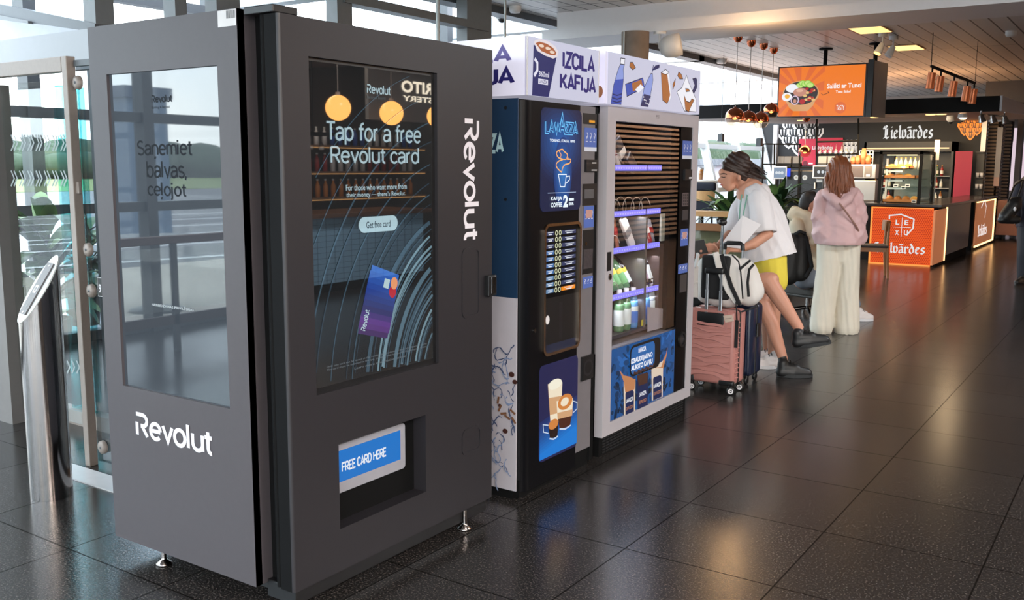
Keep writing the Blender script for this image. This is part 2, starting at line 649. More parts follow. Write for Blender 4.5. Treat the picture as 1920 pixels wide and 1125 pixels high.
# ------------------------------------------------------------------ continuous bodies
def blob(name, m, caps, voxel=0.008, sm=4, parent=None, label=None, cut=None):
    """one continuous surface grown over tapered limbs. caps: (p0,p1,r0,r1) or (centre,(rx,ry,rz)[,rot])"""
    t = MB(m)
    for c in caps:
        if len(c) == 4:
            p0, p1, r0, r1 = V(c[0]), V(c[1]), c[2], c[3]
            k = 5
            d = (p1 - p0)
            L = d.length
            if L < 1e-5:
                t.ball(p0, max(r0, r1), 14)
                continue
            prof = []
            for i in range(5):
                a = -PI / 2 + PI / 2 * i / 4
                prof.append((max(1e-4, r0 * math.cos(a)), r0 * math.sin(a)))
            for i in range(5):
                a = PI / 2 * i / 4
                prof.append((max(1e-4, r1 * math.cos(a)), L + r1 * math.sin(a)))
            t.lathe(p0, prof, 14, True, d.normalized())
        else:
            t.ball(c[0], c[1], 18, c[2] if len(c) > 2 else None)
    o = t.build(name, parent)
    md = o.modifiers.new('r', 'REMESH')
    md.mode = 'VOXEL'
    md.voxel_size = voxel
    if sm:
        s2 = o.modifiers.new('s', 'SMOOTH')
        s2.factor = 0.5
        s2.iterations = sm
    dg = bpy.context.evaluated_depsgraph_get()
    me = bpy.data.meshes.new_from_object(o.evaluated_get(dg))
    o.modifiers.clear()
    old = o.data
    o.data = me
    bpy.data.meshes.remove(old)
    me.name = name
    if not me.materials:
        me.materials.append(m)
    if cut:
        b = bmesh.new(); b.from_mesh(me)
        off = V((0, 0, 0))
        p = parent
        while p is not None:
            off = WLOC.get(p, off); p = p.parent
        for (co, no) in cut:
            bmesh.ops.bisect_plane(b, geom=list(b.verts) + list(b.edges) + list(b.faces), plane_co=V(co) - off, plane_no=V(no), clear_outer=True)
        b.to_mesh(me); b.free()
    me.polygons.foreach_set('use_smooth', [True] * len(me.polygons))
    if label:
        o['label'] = label
    return o
# ================================================================== the hall
def st(name, mb, parent=None):
    o = mb.build(name, parent)
    if parent is None:
        o['kind'] = 'structure'
    return o


def floor_mat():
    m = mat('granite_tile', (50, 46, 45), 0.2)
    n = m.node_tree
    b = n.nodes['Principled BSDF']
    t = n.nodes.new('ShaderNodeTexCoord')
    sp = n.nodes.new('ShaderNodeSeparateXYZ')
    n.links.new(t.outputs['Object'], sp.inputs[0])

    def math(op, a, bb=None, c=None):
        k = n.nodes.new('ShaderNodeMath')
        k.operation = op
        for i, x in enumerate((a, bb, c)):
            if x is None:
                continue
            if isinstance(x, (int, float)):
                k.inputs[i].default_value = x
            else:
                n.links.new(x, k.inputs[i])
        return k.outputs[0]
    ux = math('DIVIDE', math('ADD', sp.outputs['X'], 1.745 + 64), 0.64)
    uy = math('DIVIDE', math('ADD', sp.outputs['Y'], -3.443 + 66.8), 0.668)
    jx = math('ABSOLUTE', math('SUBTRACT', math('FRACT', math('ADD', ux, 0.5)), 0.5))
    jy = math('ABSOLUTE', math('SUBTRACT', math('FRACT', math('ADD', uy, 0.5)), 0.5))
    j = math('LESS_THAN', math('MINIMUM', jx, jy), 0.0052)
    cb = n.nodes.new('ShaderNodeCombineXYZ')
    n.links.new(math('FLOOR', ux), cb.inputs[0])
    n.links.new(math('FLOOR', uy), cb.inputs[1])
    wn = n.nodes.new('ShaderNodeTexWhiteNoise')
    n.links.new(cb.outputs[0], wn.inputs['Vector'])
    n1 = n.nodes.new('ShaderNodeTexNoise')
    n1.inputs['Scale'].default_value = 120
    n1.inputs['Detail'].default_value = 4
    n1.inputs['Roughness'].default_value = 0.7
    n.links.new(t.outputs['Object'], n1.inputs['Vector'])
    r = n.nodes.new('ShaderNodeValToRGB')
    e = r.color_ramp.elements
    e[0].position = 0.36; e[0].color = (*lin((16, 15, 15)), 1)
    e[1].position = 0.66; e[1].color = (*lin((88, 82, 78)), 1)
    q = e.new(0.5); q.color = (*lin((32, 30, 30)), 1)
    n.links.new(n1.outputs['Fac'], r.inputs[0])
    hs = n.nodes.new('ShaderNodeHueSaturation')
    n.links.new(r.outputs[0], hs.inputs['Color'])
    n.links.new(math('MULTIPLY_ADD', wn.outputs['Value'], 0.3, 0.85), hs.inputs['Value'])
    mx = n.nodes.new('ShaderNodeMix')
    mx.data_type = 'RGBA'
    n.links.new(j, mx.inputs['Factor'])
    n.links.new(hs.outputs[0], mx.inputs['A'])
    mx.inputs['B'].default_value = (*lin((18, 16, 15)), 1)
    n.links.new(mx.outputs['Result'], b.inputs['Base Color'])
    n2 = n.nodes.new('ShaderNodeTexNoise')
    n2.inputs['Scale'].default_value = 2.2
    n2.inputs['Detail'].default_value = 5
    n.links.new(t.outputs['Object'], n2.inputs['Vector'])
    rr = math('MULTIPLY_ADD', n2.outputs['Fac'], 0.05, 0.12)
    n.links.new(math('MULTIPLY_ADD', n1.outputs['Fac'], 0.16, rr), b.inputs['Roughness'])
    n.links.new(math('MULTIPLY_ADD', j, -0.5, 0.55), b.inputs['Specular IOR Level'])
    bp = n.nodes.new('ShaderNodeBump')
    bp.inputs['Strength'].default_value = 0.02
    bp.inputs['Distance'].default_value = 0.002
    n.links.new(n1.outputs['Fac'], bp.inputs['Height'])
    n.links.new(bp.outputs['Normal'], b.inputs['Normal'])
    return m


def ceil_mat():
    m = mat('ceiling_lamella', (196, 192, 188), 0.45)
    n = m.node_tree
    b = n.nodes['Principled BSDF']
    t = n.nodes.new('ShaderNodeTexCoord')
    br = n.nodes.new('ShaderNodeTexBrick')
    mp = n.nodes.new('ShaderNodeMapping')
    mp.inputs['Rotation'].default_value = (0, 0, PI / 2)
    n.links.new(t.outputs['Object'], mp.inputs['Vector'])
    n.links.new(mp.outputs[0], br.inputs['Vector'])
    br.offset = 0.0
    br.inputs['Color1'].default_value = (*lin((214, 210, 206)), 1)
    br.inputs['Color2'].default_value = (*lin((200, 197, 194)), 1)
    br.inputs['Mortar'].default_value = (*lin((32, 30, 30)), 1)
    br.inputs['Scale'].default_value = 1.0
    br.inputs['Mortar Size'].default_value = 0.011
    br.inputs['Brick Width'].default_value = 3.2
    br.inputs['Row Height'].default_value = 0.21
    n.links.new(br.outputs['Color'], b.inputs['Base Color'])
    b.inputs['Roughness'].default_value = 0.38
    bp = n.nodes.new('ShaderNodeBump')
    bp.inputs['Strength'].default_value = 0.6
    bp.inputs['Distance'].default_value = 0.02
    bp.invert = True
    n.links.new(br.outputs['Fac'], bp.inputs['Height'])
    n.links.new(bp.outputs['Normal'], b.inputs['Normal'])
    return m


WHITE = mat('white_paint', (226, 224, 226), 0.5, var=0.03)
OFFW = mat('grey_white_plaster', (186, 182, 182), 0.7, var=0.05)
STEELG = mat('grey_painted_steel', (112, 116, 118), 0.45, var=0.08)
STEELD = mat('dark_grey_steel', (74, 78, 82), 0.4, var=0.1)
STEELL = mat('light_grey_steel', (196, 202, 204), 0.45, var=0.05)
BRUSH = mat('brushed_steel', (150, 138, 130), 0.45, 0.1, var=0.08, scale=60)
CHROME = mat('polished_steel', (150, 144, 142), 0.12, 1.0, var=0.03)
BLK_P = mat('black_plastic', (20, 20, 22), 0.4, var=0.15)
BLK_M = mat('matte_black', (11, 11, 12), 0.7, var=0.15, spec=0.15)
GLASSW = glass('window_glass', (0.93, 0.97, 0.97), 1.5)
GLASSC = glass('clear_glass', (0.96, 0.98, 0.97), 1.5)
GLASST = glass('teal_glass', (0.5, 0.8, 0.82), 1.5)
GLASSD = glass('smoked_glass', (0.3, 0.33, 0.35), 2.0)
CEILZ = 3.4

st('floor', MB(floor_mat()).box(-8.0, 7.0, -4.6, 40.0, -0.15, 0.0))
st('ceiling', MB(ceil_mat()).box(-6.5, 7.0, -4.6, 40.0, CEILZ, CEILZ + 0.12))
st('wall_right', MB(mat('dark_wall_paint', (58, 52, 48), 0.7)).box(7.0, 7.15, -4.6, 40.0, -0.15, 3.6))
st('wall_far', MB(mat('brown_grey_wall', (92, 80, 74), 0.7)).box(-8.0, 7.0, 34.0, 34.2, 0.0, 3.4))

# facade: vertical in front of the lobby, leaning outward further on
mb = MB(STEELD)
for k in range(-4, 4):
    y = 4.5 + 1.9 * k
    mb.box(-8.06, -7.9, y - 0.055, y + 0.055, 0, 4.6)
for z in (0.05, 1.2, 2.03, 3.1):
    mb.box(-8.05, -7.93, -4.6, 11.0, z - 0.045, z + 0.045)
f1 = st('window_1', mb)
st('window_pane', MB(GLASSW).box(-8.03, -8.01, -4.6, 11.0, 0, 4.6), f1)
mb = MB(STEELL)
for k in range(4, 17):
    y = 4.5 + 1.9 * k + 0.1
    p0 = V((-7.75, y, 0.0)); p1 = V((-8.85, y, 3.9))
    mb.obox((p0 + p1) / 2, (0.16, 0.12, (p1 - p0).length), Matrix.Rotation(math.atan2(p0.x - p1.x, 3.9) * -1, 3, 'Y'))
for z, r in ((1.1, 0.05), (2.05, 0.05), (3.0, 0.05)):
    x = -7.75 - 1.1 * z / 3.9
    mb.box(x - 0.05, x + 0.05, 11.0, 35.0, z - r, z + r)
f2 = st('window_2', mb)
st('window_pane', MB(GLASSW).add([(-7.79, 11, 0), (-7.79, 35, 0), (-8.89, 35, 3.9), (-8.89, 11, 3.9)], [[0, 1, 2, 3]]), f2)
mb = MB(STEELD)
for k in range(9):
    x = -7.2 + 1.75 * k
    mb.box(x - 0.05, x + 0.05, -4.65, -4.53, 0, 3.5)
for z in (0.05, 1.2, 2.03, 3.1):
    mb.box(-8, 7, -4.64, -4.55, z - 0.045, z + 0.045)
f3 = st('window_3', mb)  # unseen end wall, glazed and set close to light the near side
st('window_pane', MB(GLASSW).box(-8, 7, -4.62, -4.6, 0, 3.5), f3)
st('wall_left', MB(mat('kerb_concrete', (120, 118, 116), 0.8)).box(-8.1, -7.9, 11.0, 35.0, -0.15, 0.12))

# roof steel between the glass wall and the slatted ceiling
mb = MB(STEELL)
for y in (4.2, 7.4, 10.7, 15.0, 19.0):
    mb.box(-8.9, -6.4, y - 0.1, y + 0.1, 3.32, 3.55)
st('trim_1', mb)
mb = MB(STEELD)
mb.box(-6.6, -6.4, -4.6, 40, 3.32, 3.62)
st('trim_2', mb)

# posts that carry the glass lobby, seen above the machines
def post(pxl, pxr, y, X, m=STEELG, z0=0.0, z1=3.4, d=0.14):
    a = at(pxl, 30, 0, X); b = at(pxr, 30, 0, X)
    return (X - d / 2, X + d / 2, a.y, b.y, z0, z1)


LOB = MB(STEELG)
LOB.box(*post(168, 203, 30, -6.3, z1=3.9))
LOB.box(*post(318, 340, 30, -6.3, z1=3.9))
LOB.box(*post(396, 440, 30, -6.3, z1=3.9))
LOB.box(*post(622, 650, 30, -6.3, z1=3.9))
LOB.box(*post(866, 912, 30, -6.3, z1=3.9))
a = at(640, 22, 0, -6.25); b = at(880, 2, 0, -6.25)
LOB.box(-6.35, -6.2, a.y, b.y + 0.3, 3.05, 3.13)
st('trim_3', LOB)
mb = MB(mat('galvanised_pole', (170, 174, 172), 0.4, 0.6))
for x, r in ((821, 0.016), (947, 0.012)):
    p = at(x, 60, 0, -5.4)
    mb.cyl((p.x, p.y, 0), (p.x, p.y, 3.4), r)
st('trim_4', mb)

# the lobby head: white fascia over the door and raking steel above it
FAS = near(3.35)
mb = MB(mat('fascia_pale', (176, 180, 186), .5, var=.03))
q = FAS.pxs([(-60, 84), (176, 52), (176, 128), (-60, 150)])
mb.flat(FAS, q, 0, 0.05)
st('wall_lobby', mb)
mb = MB(STEELD)
G = near(4.0)
mb.flat(G, G.pxs([(-80, -8), (178, 44), (178, 60), (-80, 24)]), 0, 0.12)
mb.m(STEELG)
mb.flat(G, G.pxs([(-80, 12), (60, 40), (60, 45), (-80, 26)]), 0.03, 0.04)
st('trim_5', mb)
mb = MB(mat('soffit_white', (190, 194, 200), 0.5))
G2 = near(4.3)
mb.flat(G2, G2.pxs([(-80, 20), (180, 56), (180, 95), (-80, 120)]), 0, 0.03)
st('wall_soffit', mb)

# door frame, grey side wall, sliding leaves
mb = MB(BRUSH)
mb.box(-4.64, -4.595, 2.79, 2.84, 0, 2.135, 0.004)
mb.box(-7.9, -4.642, 2.79, 2.84, 2.06, 2.135, 0.004)
mb.box(-5.76, -4.66, 3.22, 3.3, 0, 0.09)
d1 = st('door_1', mb)
L = MB(GLASST)
LF = near(3.26)
lx0 = LF.px(98, 130)[0]
L.box(lx0, lx0 + 0.26, 3.255, 3.265, 0.09, 2.06)
L.box(lx0, lx0 + 0.012, 3.27, 3.45, 0.09, 2.06)
st('sliding_leaf', L, d1)
ch = MB(mat('frosted_decal', (150, 158, 160), 0.6))
CHP = near(3.06)
for (ya, yb) in ((253, 283), (320, 349)):
    for i in range(7):
        x = 22 + i * 15.5
        for dx in (0, 5.5):
            pts = CHP.pxs([(x + dx, ya), (x + dx + 6, (ya + yb) / 2), (x + dx, yb)])
            ch.stroke(CHP, pts, 0.011, 0.004)
for i in range(4):
    x = 118 + i * 9
    ch.stroke(CHP, CHP.pxs([(x, 676), (x + 5, 688), (x, 700)]), 0.011, 0.004)
pn = MB(GLASSC)
pn.box(-5.74, -5.1, 3.062, 3.07, 0.09, 2.06)
o = st('door_pane', pn, d1)
st('chevron_decal', ch, d1)
st('wall_side', MB(mat('grey_door_wall', (120, 116, 114), 0.55)).box(-7.9, -5.75, 3.0, 3.12, 0, 2.06))
# fixed side pane beside the vending machine with steel point fixings
mb = MB(glass('side_pane_glass', (0.62, 0.66, 0.68), 2.1))
mb.box(-4.575, -3.3, 2.83, 2.842, 0.03, 2.1)
g = st('window_4', mb)
tb = MB(STEELD); tb.box(-4.58, -3.3, 2.82, 2.85, 2.085, 2.115); st('top_rail', tb, g)
SP = near(2.826)
for (x, y) in ((148, 155), (168, 468), (174, 545), (195, 838)):
    a, b = SP.px(x, y)
    t = MB(BRUSH)
    t.lathe(SP.P(a, b, 0), [(0.0, 0.022), (0.018, 0.022), (0.034, 0.016), (0.036, 0.0)], 20, True, SP.n)
    t.m(STEELD).lathe(SP.P(a, b, 0.0225), [(0.0, 0.003), (0.008, 0.0)], 12, True, SP.n)
    t.build('point_fixing', g)
t = MB(BRUSH); a, b = SP.px(150, 352); t.obox(SP.P(a, b, 0.012), (0.045, 0.02, 0.06), None, 0.004); t.build('lock_case', g)
t = MB(WHITE); a, b = SP.px(188, 538)
t.rect(SP, a - 0.02, a + 0.025, b - 0.05, b + 0.05, 0.002)
t.m(BLK_P).rect(SP, a - 0.017, a + 0.022, b - 0.047, b + 0.047, 0.003)
t.m(WHITE).text(SP, '9', a - 0.008, a + 0.013, b - 0.03, b + 0.015, 0.004, 0.03)
t.build('gate_number', g, 'small black sign with a white 9')
st('trim_6', MB(mat('threshold_steel', (206, 206, 208), 0.35)).box(-4.75, -3.5, 2.62, 2.76, 0.0, 0.006))

# ceiling beam across the hall with a lower flange, and the concrete column under it
mb = MB(WHITE)
mb.box(-6.1, 7, 9.95, 10.6, 3.16, CEILZ)
mb.box(-6.25, 7, 9.85, 10.75, 3.08, 3.2)
st('ceiling_beam', mb)
cp_ = dp(1191, 80, 10.6)
mb = MB(mat('concrete_column', (126, 112, 100), 0.75, var=0.35, scale=7, bump=0.2))
mb.cyl((cp_.x, cp_.y, 0), (cp_.x, cp_.y, 3.08), 0.155, n=40)
mb.m(STEELL); mb.obox((cp_.x - 0.06, cp_.y - 0.145, 1.54), (0.012, 0.03, 3.07))
st('column', mb)

# drop of the ceiling at the far right and the white bulkhead over the kiosk
st('wall_bulkhead', MB(OFFW).box(-7.4, -3.3, 26.0, 28.5, 2.3, 3.4))
st('ceiling_drop', MB(mat('dark_ceiling', (70, 66, 66), 0.6)).box(-3.2, 7.0, 22.5, 34, 2.95, 3.4))
mb = MB(glow('far_banner_light', (236, 214, 226), 0.9))
for x0, x1 in ((-4.0, -3.82), (-3.7, -3.5), (-3.3, -2.7), (-2.2, -1.4), (0.4, 1.2)):
    mb.box(x0, x1, 33.95, 33.99, 0.9, 2.85)
st('far_banners', mb)  # lit banner strips on the far wall, not panes

# outdoors
GR = mat('apron_concrete', (118, 116, 118), 0.85, var=0.12, scale=0.05)
st('ground_apron', MB(GR).box(-170, 20, -160, 260, -3.62, -3.6))
mb = MB(mat('grass', (104, 118, 58), 0.9, var=0.25, scale=0.2))
mb.box(-900, -170, -900, 900, -3.64, -3.5)
mb.box(-170, 900, 260, 900, -3.64, -3.5)
st('ground_grass', mb)
mb = MB(mat('apron_line', (236, 214, 120), 0.8))
mb.box(-96, -94.6, -150, 250, -3.6, -3.585)
mb.m(mat('apron_white', (235, 235, 235), 0.8))
mb.box(-60, -59.3, -150, 250, -3.6, -3.585)
for k in range(6):
    p0 = V((-30 - 9 * k, -110, -3.58)); p1 = V((-58 - 9 * k, 40, -3.58))
    mb.add([p0, p0 + V((0.8, 0, 0)), p1 + V((0.8, 0, 0)), p1], [[0, 1, 2, 3]])
st('ground_marking', mb)
TREE = mat('tree_leaves', (46, 62, 40), 0.9, var=0.35, scale=0.25)
mb = MB(TREE)
for k in range(150):
    an = random.uniform(-0.6, 1.6)
    dx = random.uniform(300, 380)
    y = dx * math.tan(min(an, 1.15))
    h = random.uniform(9, 15)
    mb.ball((-dx, y * 0.9, -3.5 + h * 0.45), (random.uniform(9, 18), random.uniform(10, 22), h * 0.55), 8)
    mb.ball((-dx, -y * 0.8, -3.5 + h * 0.45), (random.uniform(9, 18), random.uniform(10, 22), h * 0.55), 8)
for k in range(40):
    mb.ball((-random.uniform(70, 150), random.uniform(290, 330), -3.5 + 4), (14, 9, random.uniform(7, 10)), 8)
tl = mb.build('treeline')
tag(tl, 'dark green woods along the far edge of the airfield', 'trees', kind='stuff')
tw = thing('terminal_building', 'pale grey box building standing out on the apron', 'building', (-38, 74, -3.6))
MB(mat('cladding_grey', (150, 150, 156), 0.6)).box(-46, -26, 70, 80, -3.6, 1.7).build('wall', tw)
MB(mat('roof_grey', (96, 98, 104), 0.6)).box(-46.4, -25.6, 69.6, 80.4, 1.7, 2.2).build('roof', tw)
tw = thing('control_tower', 'tall blue grey slab building reflected in the side screen of the card machine', 'building', (-62, -38, -3.6))
MB(mat('cladding_blue', (92, 112, 134), 0.5)).box(-64, -60, -39.6, -36.3, -3.6, 6.2).build('wall', tw)
MB(mat('cladding_dark', (70, 84, 104), 0.5)).box(-64.3, -59.7, -39.9, -36.0, 6.2, 7.0).build('roof', tw)

t = thing('hand_rail', 'brown wooden hand rail on steel posts along the window wall by the entrance', 'railing', (-6.9, -1.5, 0))
mb = MB(mat('rail_wood', (104, 66, 54), .4, var=.15, scale=6)); mb.box(-6.95, -6.87, -4.4, 1.2, .93, 1.0, .01); mb.build('rail', t)
mb = MB(mat('rail_lower_wood', (70, 50, 46), .5)); mb.box(-6.93, -6.89, -4.4, 1.2, .24, .32); mb.build('lower_rail', t)
mb = MB(GLASSC); mb.box(-6.915, -6.905, -4.4, 1.2, .36, .9); mb.build('glass_infill', t)
for k in range(4):
    MB(STEELD).box(-6.93, -6.89, -4.3 + 1.8 * k, -4.25 + 1.8 * k, 0, .93).build('post', t)
t = thing('terrace_table', 'dark round terrace table outside the window wall by the entrance', 'table', (-9.6, -2.4, -.1))
mb = MB(STEELD); mb.lathe((-9.6, -2.4, .74), [(0, 0), (.55, 0), (.55, .03), (0, .03)], 32); mb.build('top', t)
mb = MB(STEELD); mb.cyl((-9.6, -2.4, -.1), (-9.6, -2.4, .74), .05); mb.lathe((-9.6, -2.4, -.1), [(0, 0), (.32, 0), (.30, .03), (0, .05)], 24); mb.build('pedestal', t)
st('ground_terrace', MB(mat('terrace_paving', (196, 186, 174), .8, var=.08, scale=2)).box(-14, -8.1, -12, 3.4, -.3, -.1))
# ================================================================== card machine (front at x=-2.41, near side at y=2.183)
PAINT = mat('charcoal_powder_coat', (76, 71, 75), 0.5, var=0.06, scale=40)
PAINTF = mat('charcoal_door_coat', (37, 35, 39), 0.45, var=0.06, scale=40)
LOGO = mat('white_vinyl', (232, 228, 236), 0.5, var=0.02)
t = thing('card_vending_machine', 'tall charcoal card machine in the foreground with two large screens', 'vending machine', (-2.92, 2.8, 0))
SIDE = near(2.183)
FRT = front(-2.41)
sx0, sx1, sz0, sz1 = SIDE.box([(199, 140), (404, 122), (434, 768), (231, 722)])
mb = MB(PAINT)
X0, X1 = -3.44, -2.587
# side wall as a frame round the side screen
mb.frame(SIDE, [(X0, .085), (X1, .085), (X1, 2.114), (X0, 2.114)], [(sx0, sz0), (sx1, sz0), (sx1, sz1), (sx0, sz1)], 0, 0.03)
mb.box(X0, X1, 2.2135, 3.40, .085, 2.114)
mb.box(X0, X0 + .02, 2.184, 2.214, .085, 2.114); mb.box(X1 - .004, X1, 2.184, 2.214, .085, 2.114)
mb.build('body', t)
mb = MB(BLK_M)
mb.box(-2.587, -2.478, 2.262, 3.37, .09, 2.10)
mb.tube([(-2.497, 2.218, .10), (-2.497, 2.218, 2.09)], .011, 12)
mb.tube([(-2.525, 2.245, .10), (-2.525, 2.245, 2.10)], .014, 12)
mb.build('door_frame', t)
mb = MB(BLK_P)
mb.box(-2.587, -2.44, 2.235, 3.405, .032, .098, 0.004)
mb.box(-3.40, -2.587, 2.24, 3.38, .06, .088)
mb.build('plinth', t)
mb = MB(BLK_P); mb.box(-2.56, -2.42, 2.19, 2.30, 2.09, 2.115, .003); mb.build('top_hinge', t)
for (x, y) in ((308, 1058), (871, 992)):
    p = at(x, y, 2, 0.0)
    f = MB(CHROME)
    f.lathe((p.x, p.y, 0), [(0, 0), (.032, 0), (.032, .008), (.012, .022), (.010, .03), (.010, .09)], 20)
    f.build('foot', t)
for (x, y) in ((-3.35, 3.3), (-2.7, 3.3)):
    f = MB(CHROME); f.lathe((x, y, 0), [(0, 0), (.032, 0), (.032, .008), (.012, .022), (.010, .03), (.010, .09)], 20); f.build('foot', t)
# side screen
SS = near(2.1945)
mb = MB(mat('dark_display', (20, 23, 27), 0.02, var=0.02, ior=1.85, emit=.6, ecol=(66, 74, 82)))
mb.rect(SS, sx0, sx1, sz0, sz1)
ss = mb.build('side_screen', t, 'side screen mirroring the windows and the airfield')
GREY = mat('screen_ink', (26, 30, 36), 0.6, var=0.02, spec=.1)
mb = MB(GREY)


def wbox(F, x0, y0, x1, y1):
    a = F.px(x0, y1); b = F.px(x1, y0)
    return a[0], b[0], a[1], b[1]


def wquad(F, tl, tr, br, bl):
    q = F.box([tl, tr, br, bl])
    return q[0], q[1], q[2], q[3]


for wd_, q_ in (('Saņemiet', ((258, 263), (361, 259), (361, 300), (258, 300))), ('balvas,', ((275, 302), (350, 299), (350, 342), (275, 336))), ('ceļojot', ((277, 342), (350, 340), (350, 377), (277, 374)))):
    MB(GREY).word(SS, wd_, *wquad(SS, *q_), .001, .1).build('screen_text', ss)
mb = MB(GREY).word(SS, 'Ṙevolut', *wquad(SS, (284, 177), (323, 177), (323, 192), (284, 192)), .001, .12)
mb.text(SS, 'Banking & Beyond', *wquad(SS, (285, 198), (318, 199), (318, 205), (285, 204)), .001)
mb.build('screen_text', ss)
mb = MB()
mb.m(mat('screen_text_pale', (180, 186, 190), 0.5, var=0.02)).text(SS, 'NEBEIDZAMAS PRIVILĒĢIJAS', *wquad(SS, (285, 568), (364, 577), (364, 586), (285, 574)), .001, 0.01)
mb.build('screen_text', ss)
# lettering on the side
a0 = SIDE.px(252, 766); a1 = SIDE.px(402, 858); a2 = SIDE.px(262, 815)
MB(LOGO).word(SIDE, 'Ṙevolut', a0[0] + .002, a1[0], .537, .642, .0015, .135).build('side_lettering', t, 'white lettering on the near side')
mb = MB(mat('sticker_silver', (190, 184, 182), 0.4, 0.3))
sx, sy = SIDE.px(408, 20)
mb.rect(SIDE, sx, X1 - .002, sy - .055, 2.112, .001)
mb.m(BLK_P)
for i in range(9):
    mb.rect(SIDE, sx + .045 + i * .005, sx + .0475 + i * .005, sy - .03, sy - .004, .0015)
mb.build('barcode_sticker', t)

# door
scr = FRT.box([(576, 105), (818, 137), (824, 683), (596, 738)])
slot = FRT.box([(635, 832), (798, 778), (799, 922), (638, 992)])
DY0, DY1, DZ0, DZ1 = 2.203, 3.405, .10, 2.088
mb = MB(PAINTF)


def grid_front(mb, F, ys, zs, holes, off=0, th=.07):
    for i in range(len(ys) - 1):
        for j in range(len(zs) - 1):
            if (i, j) in holes:
                continue
            mb.add([F.P(ys[i], zs[j], off), F.P(ys[i + 1], zs[j], off), F.P(ys[i + 1], zs[j + 1], off), F.P(ys[i], zs[j + 1], off)], [[0, 1, 2, 3]])


R0 = .012
ys = sorted([DY0 + R0, scr[0], slot[0], slot[1], scr[1], DY1])
zs = [DZ0, slot[2], slot[3], scr[2], scr[3], DZ1]
iy = {round(v, 5): i for i, v in enumerate(ys)}
holes = set()
for i in range(len(ys) - 1):
    c = (ys[i] + ys[i + 1]) / 2
    if scr[0] < c < scr[1]: holes.add((i, 3))
    if slot[0] < c < slot[1]: holes.add((i, 1))
grid_front(mb, FRT, ys, zs, holes)
for (b, dpt) in ((scr, .016), (slot, .065)):
    y0, y1, z0, z1 = b
    x = -2.41
    mb.add([(x, y0, z0), (x, y1, z0), (x, y1, z1), (x, y0, z1), (x - dpt, y0, z0), (x - dpt, y1, z0), (x - dpt, y1, z1), (x - dpt, y0, z1)],
           [[0, 1, 5, 4], [1, 2, 6, 5], [2, 3, 7, 6], [3, 0, 4, 7]])
# rounded left edge, other edges and back
n = 6
vs = []
for i in range(n + 1):
    an = PI / 2 * i / n
    x = -2.41 - R0 + R0 * math.cos(an); y = DY0 + R0 - R0 * math.sin(an)
    vs += [(x, y, DZ0), (x, y, DZ1)]
mb.add(vs, [[2 * i, 2 * i + 1, 2 * i + 3, 2 * i + 2] for i in range(n)], True)
mb.m(BLK_M).add([(-2.422, DY0, DZ0), (-2.478, DY0, DZ0), (-2.478, DY0, DZ1), (-2.422, DY0, DZ1)], [[0, 1, 2, 3]]); mb.m(PAINTF)
mb.add([(-2.41, DY1, DZ0), (-2.478, DY1, DZ0), (-2.478, DY1, DZ1), (-2.41, DY1, DZ1)], [[3, 2, 1, 0]])
for z in (DZ0, DZ1):
    mb.add([(-2.41, DY0 + R0, z), (-2.41, DY1, z), (-2.478, DY1, z), (-2.478, DY0, z), (-2.422, DY0, z)], [[0, 1, 2, 3, 4]])
mb.add([(-2.478, DY0, DZ0), (-2.478, DY1, DZ0), (-2.478, DY1, DZ1), (-2.478, DY0, DZ1)], [[0, 3, 2, 1]])
# pressed ribs on the door
for (tl, tr, br, bl) in (((866, 465), (900, 463), (900, 590), (866, 600)), ((866, 805), (902, 797), (902, 845), (866, 853))):
    b = FRT.box([tl, tr, br, bl])
    mb.frame(FRT, rrect(b[0], b[1], b[2], b[3], .03), rrect(b[0] + .012, b[1] - .012, b[2] + .012, b[3] - .012, .02), .0035, .0035)
door = mb.build('door', t)
mb = MB(BLK_P)
lk = FRT.box([(908, 516), (923, 515), (923, 552), (908, 556)])
mb.box(-2.41, -2.385, lk[0], lk[1], lk[2], lk[3], .004)
mb.m(CHROME).box(-2.40, -2.383, lk[0] + .02, lk[1] - .008, lk[2] + .01, lk[3] - .006, .002)
mb.build('lock', door)
# lettering up the door, read from the top downwards
LT = Fr((-2.41, 0, 0), (0, 0, -1), (0, 1, 0))
v0 = FRT.px(868, 220); v1 = FRT.px(899, 452)
MB(LOGO).word(LT, 'Ṙevolut', -1.797, -1.277, 3.197, 3.312, .0015, .135).build('door_lettering', door, 'white lettering running down the door')

# main screen
SCR = front(-2.4255)
mb = MB(BLK_P).rect(SCR, scr[0] - .01, scr[1] + .01, scr[2] - .01, scr[3] + .01, -.001)
mb.build('screen_bezel', door)
im0, im1 = scr[0] + .012, scr[1] - .018
iz0, iz1 = scr[2] + .02, scr[3] - .012


def screen_glass(name, r, g, b):
    m = glow(name, (r, g, b))
    bb = m.node_tree.nodes['Principled BSDF']
    bb.inputs['IOR'].default_value = 2.3
    bb.inputs['Specular IOR Level'].default_value = 0.5
    bb.inputs['Roughness'].default_value = 0.015
    return m


mb = MB(screen_glass('screen_night', 9, 13, 17))
mb.rect(SCR, im0, im1, iz0, iz1)


def clip(pts, w):
    seg = []; cur = []
    for p, ww in zip(pts, w):
        if im0 < p[0] < im1 and iz0 < p[1] < iz1:
            cur.append((p, ww))
        elif cur:
            seg.append(cur); cur = []
    if cur:
        seg.append(cur)
    return [s for s in seg if len(s) > 3]


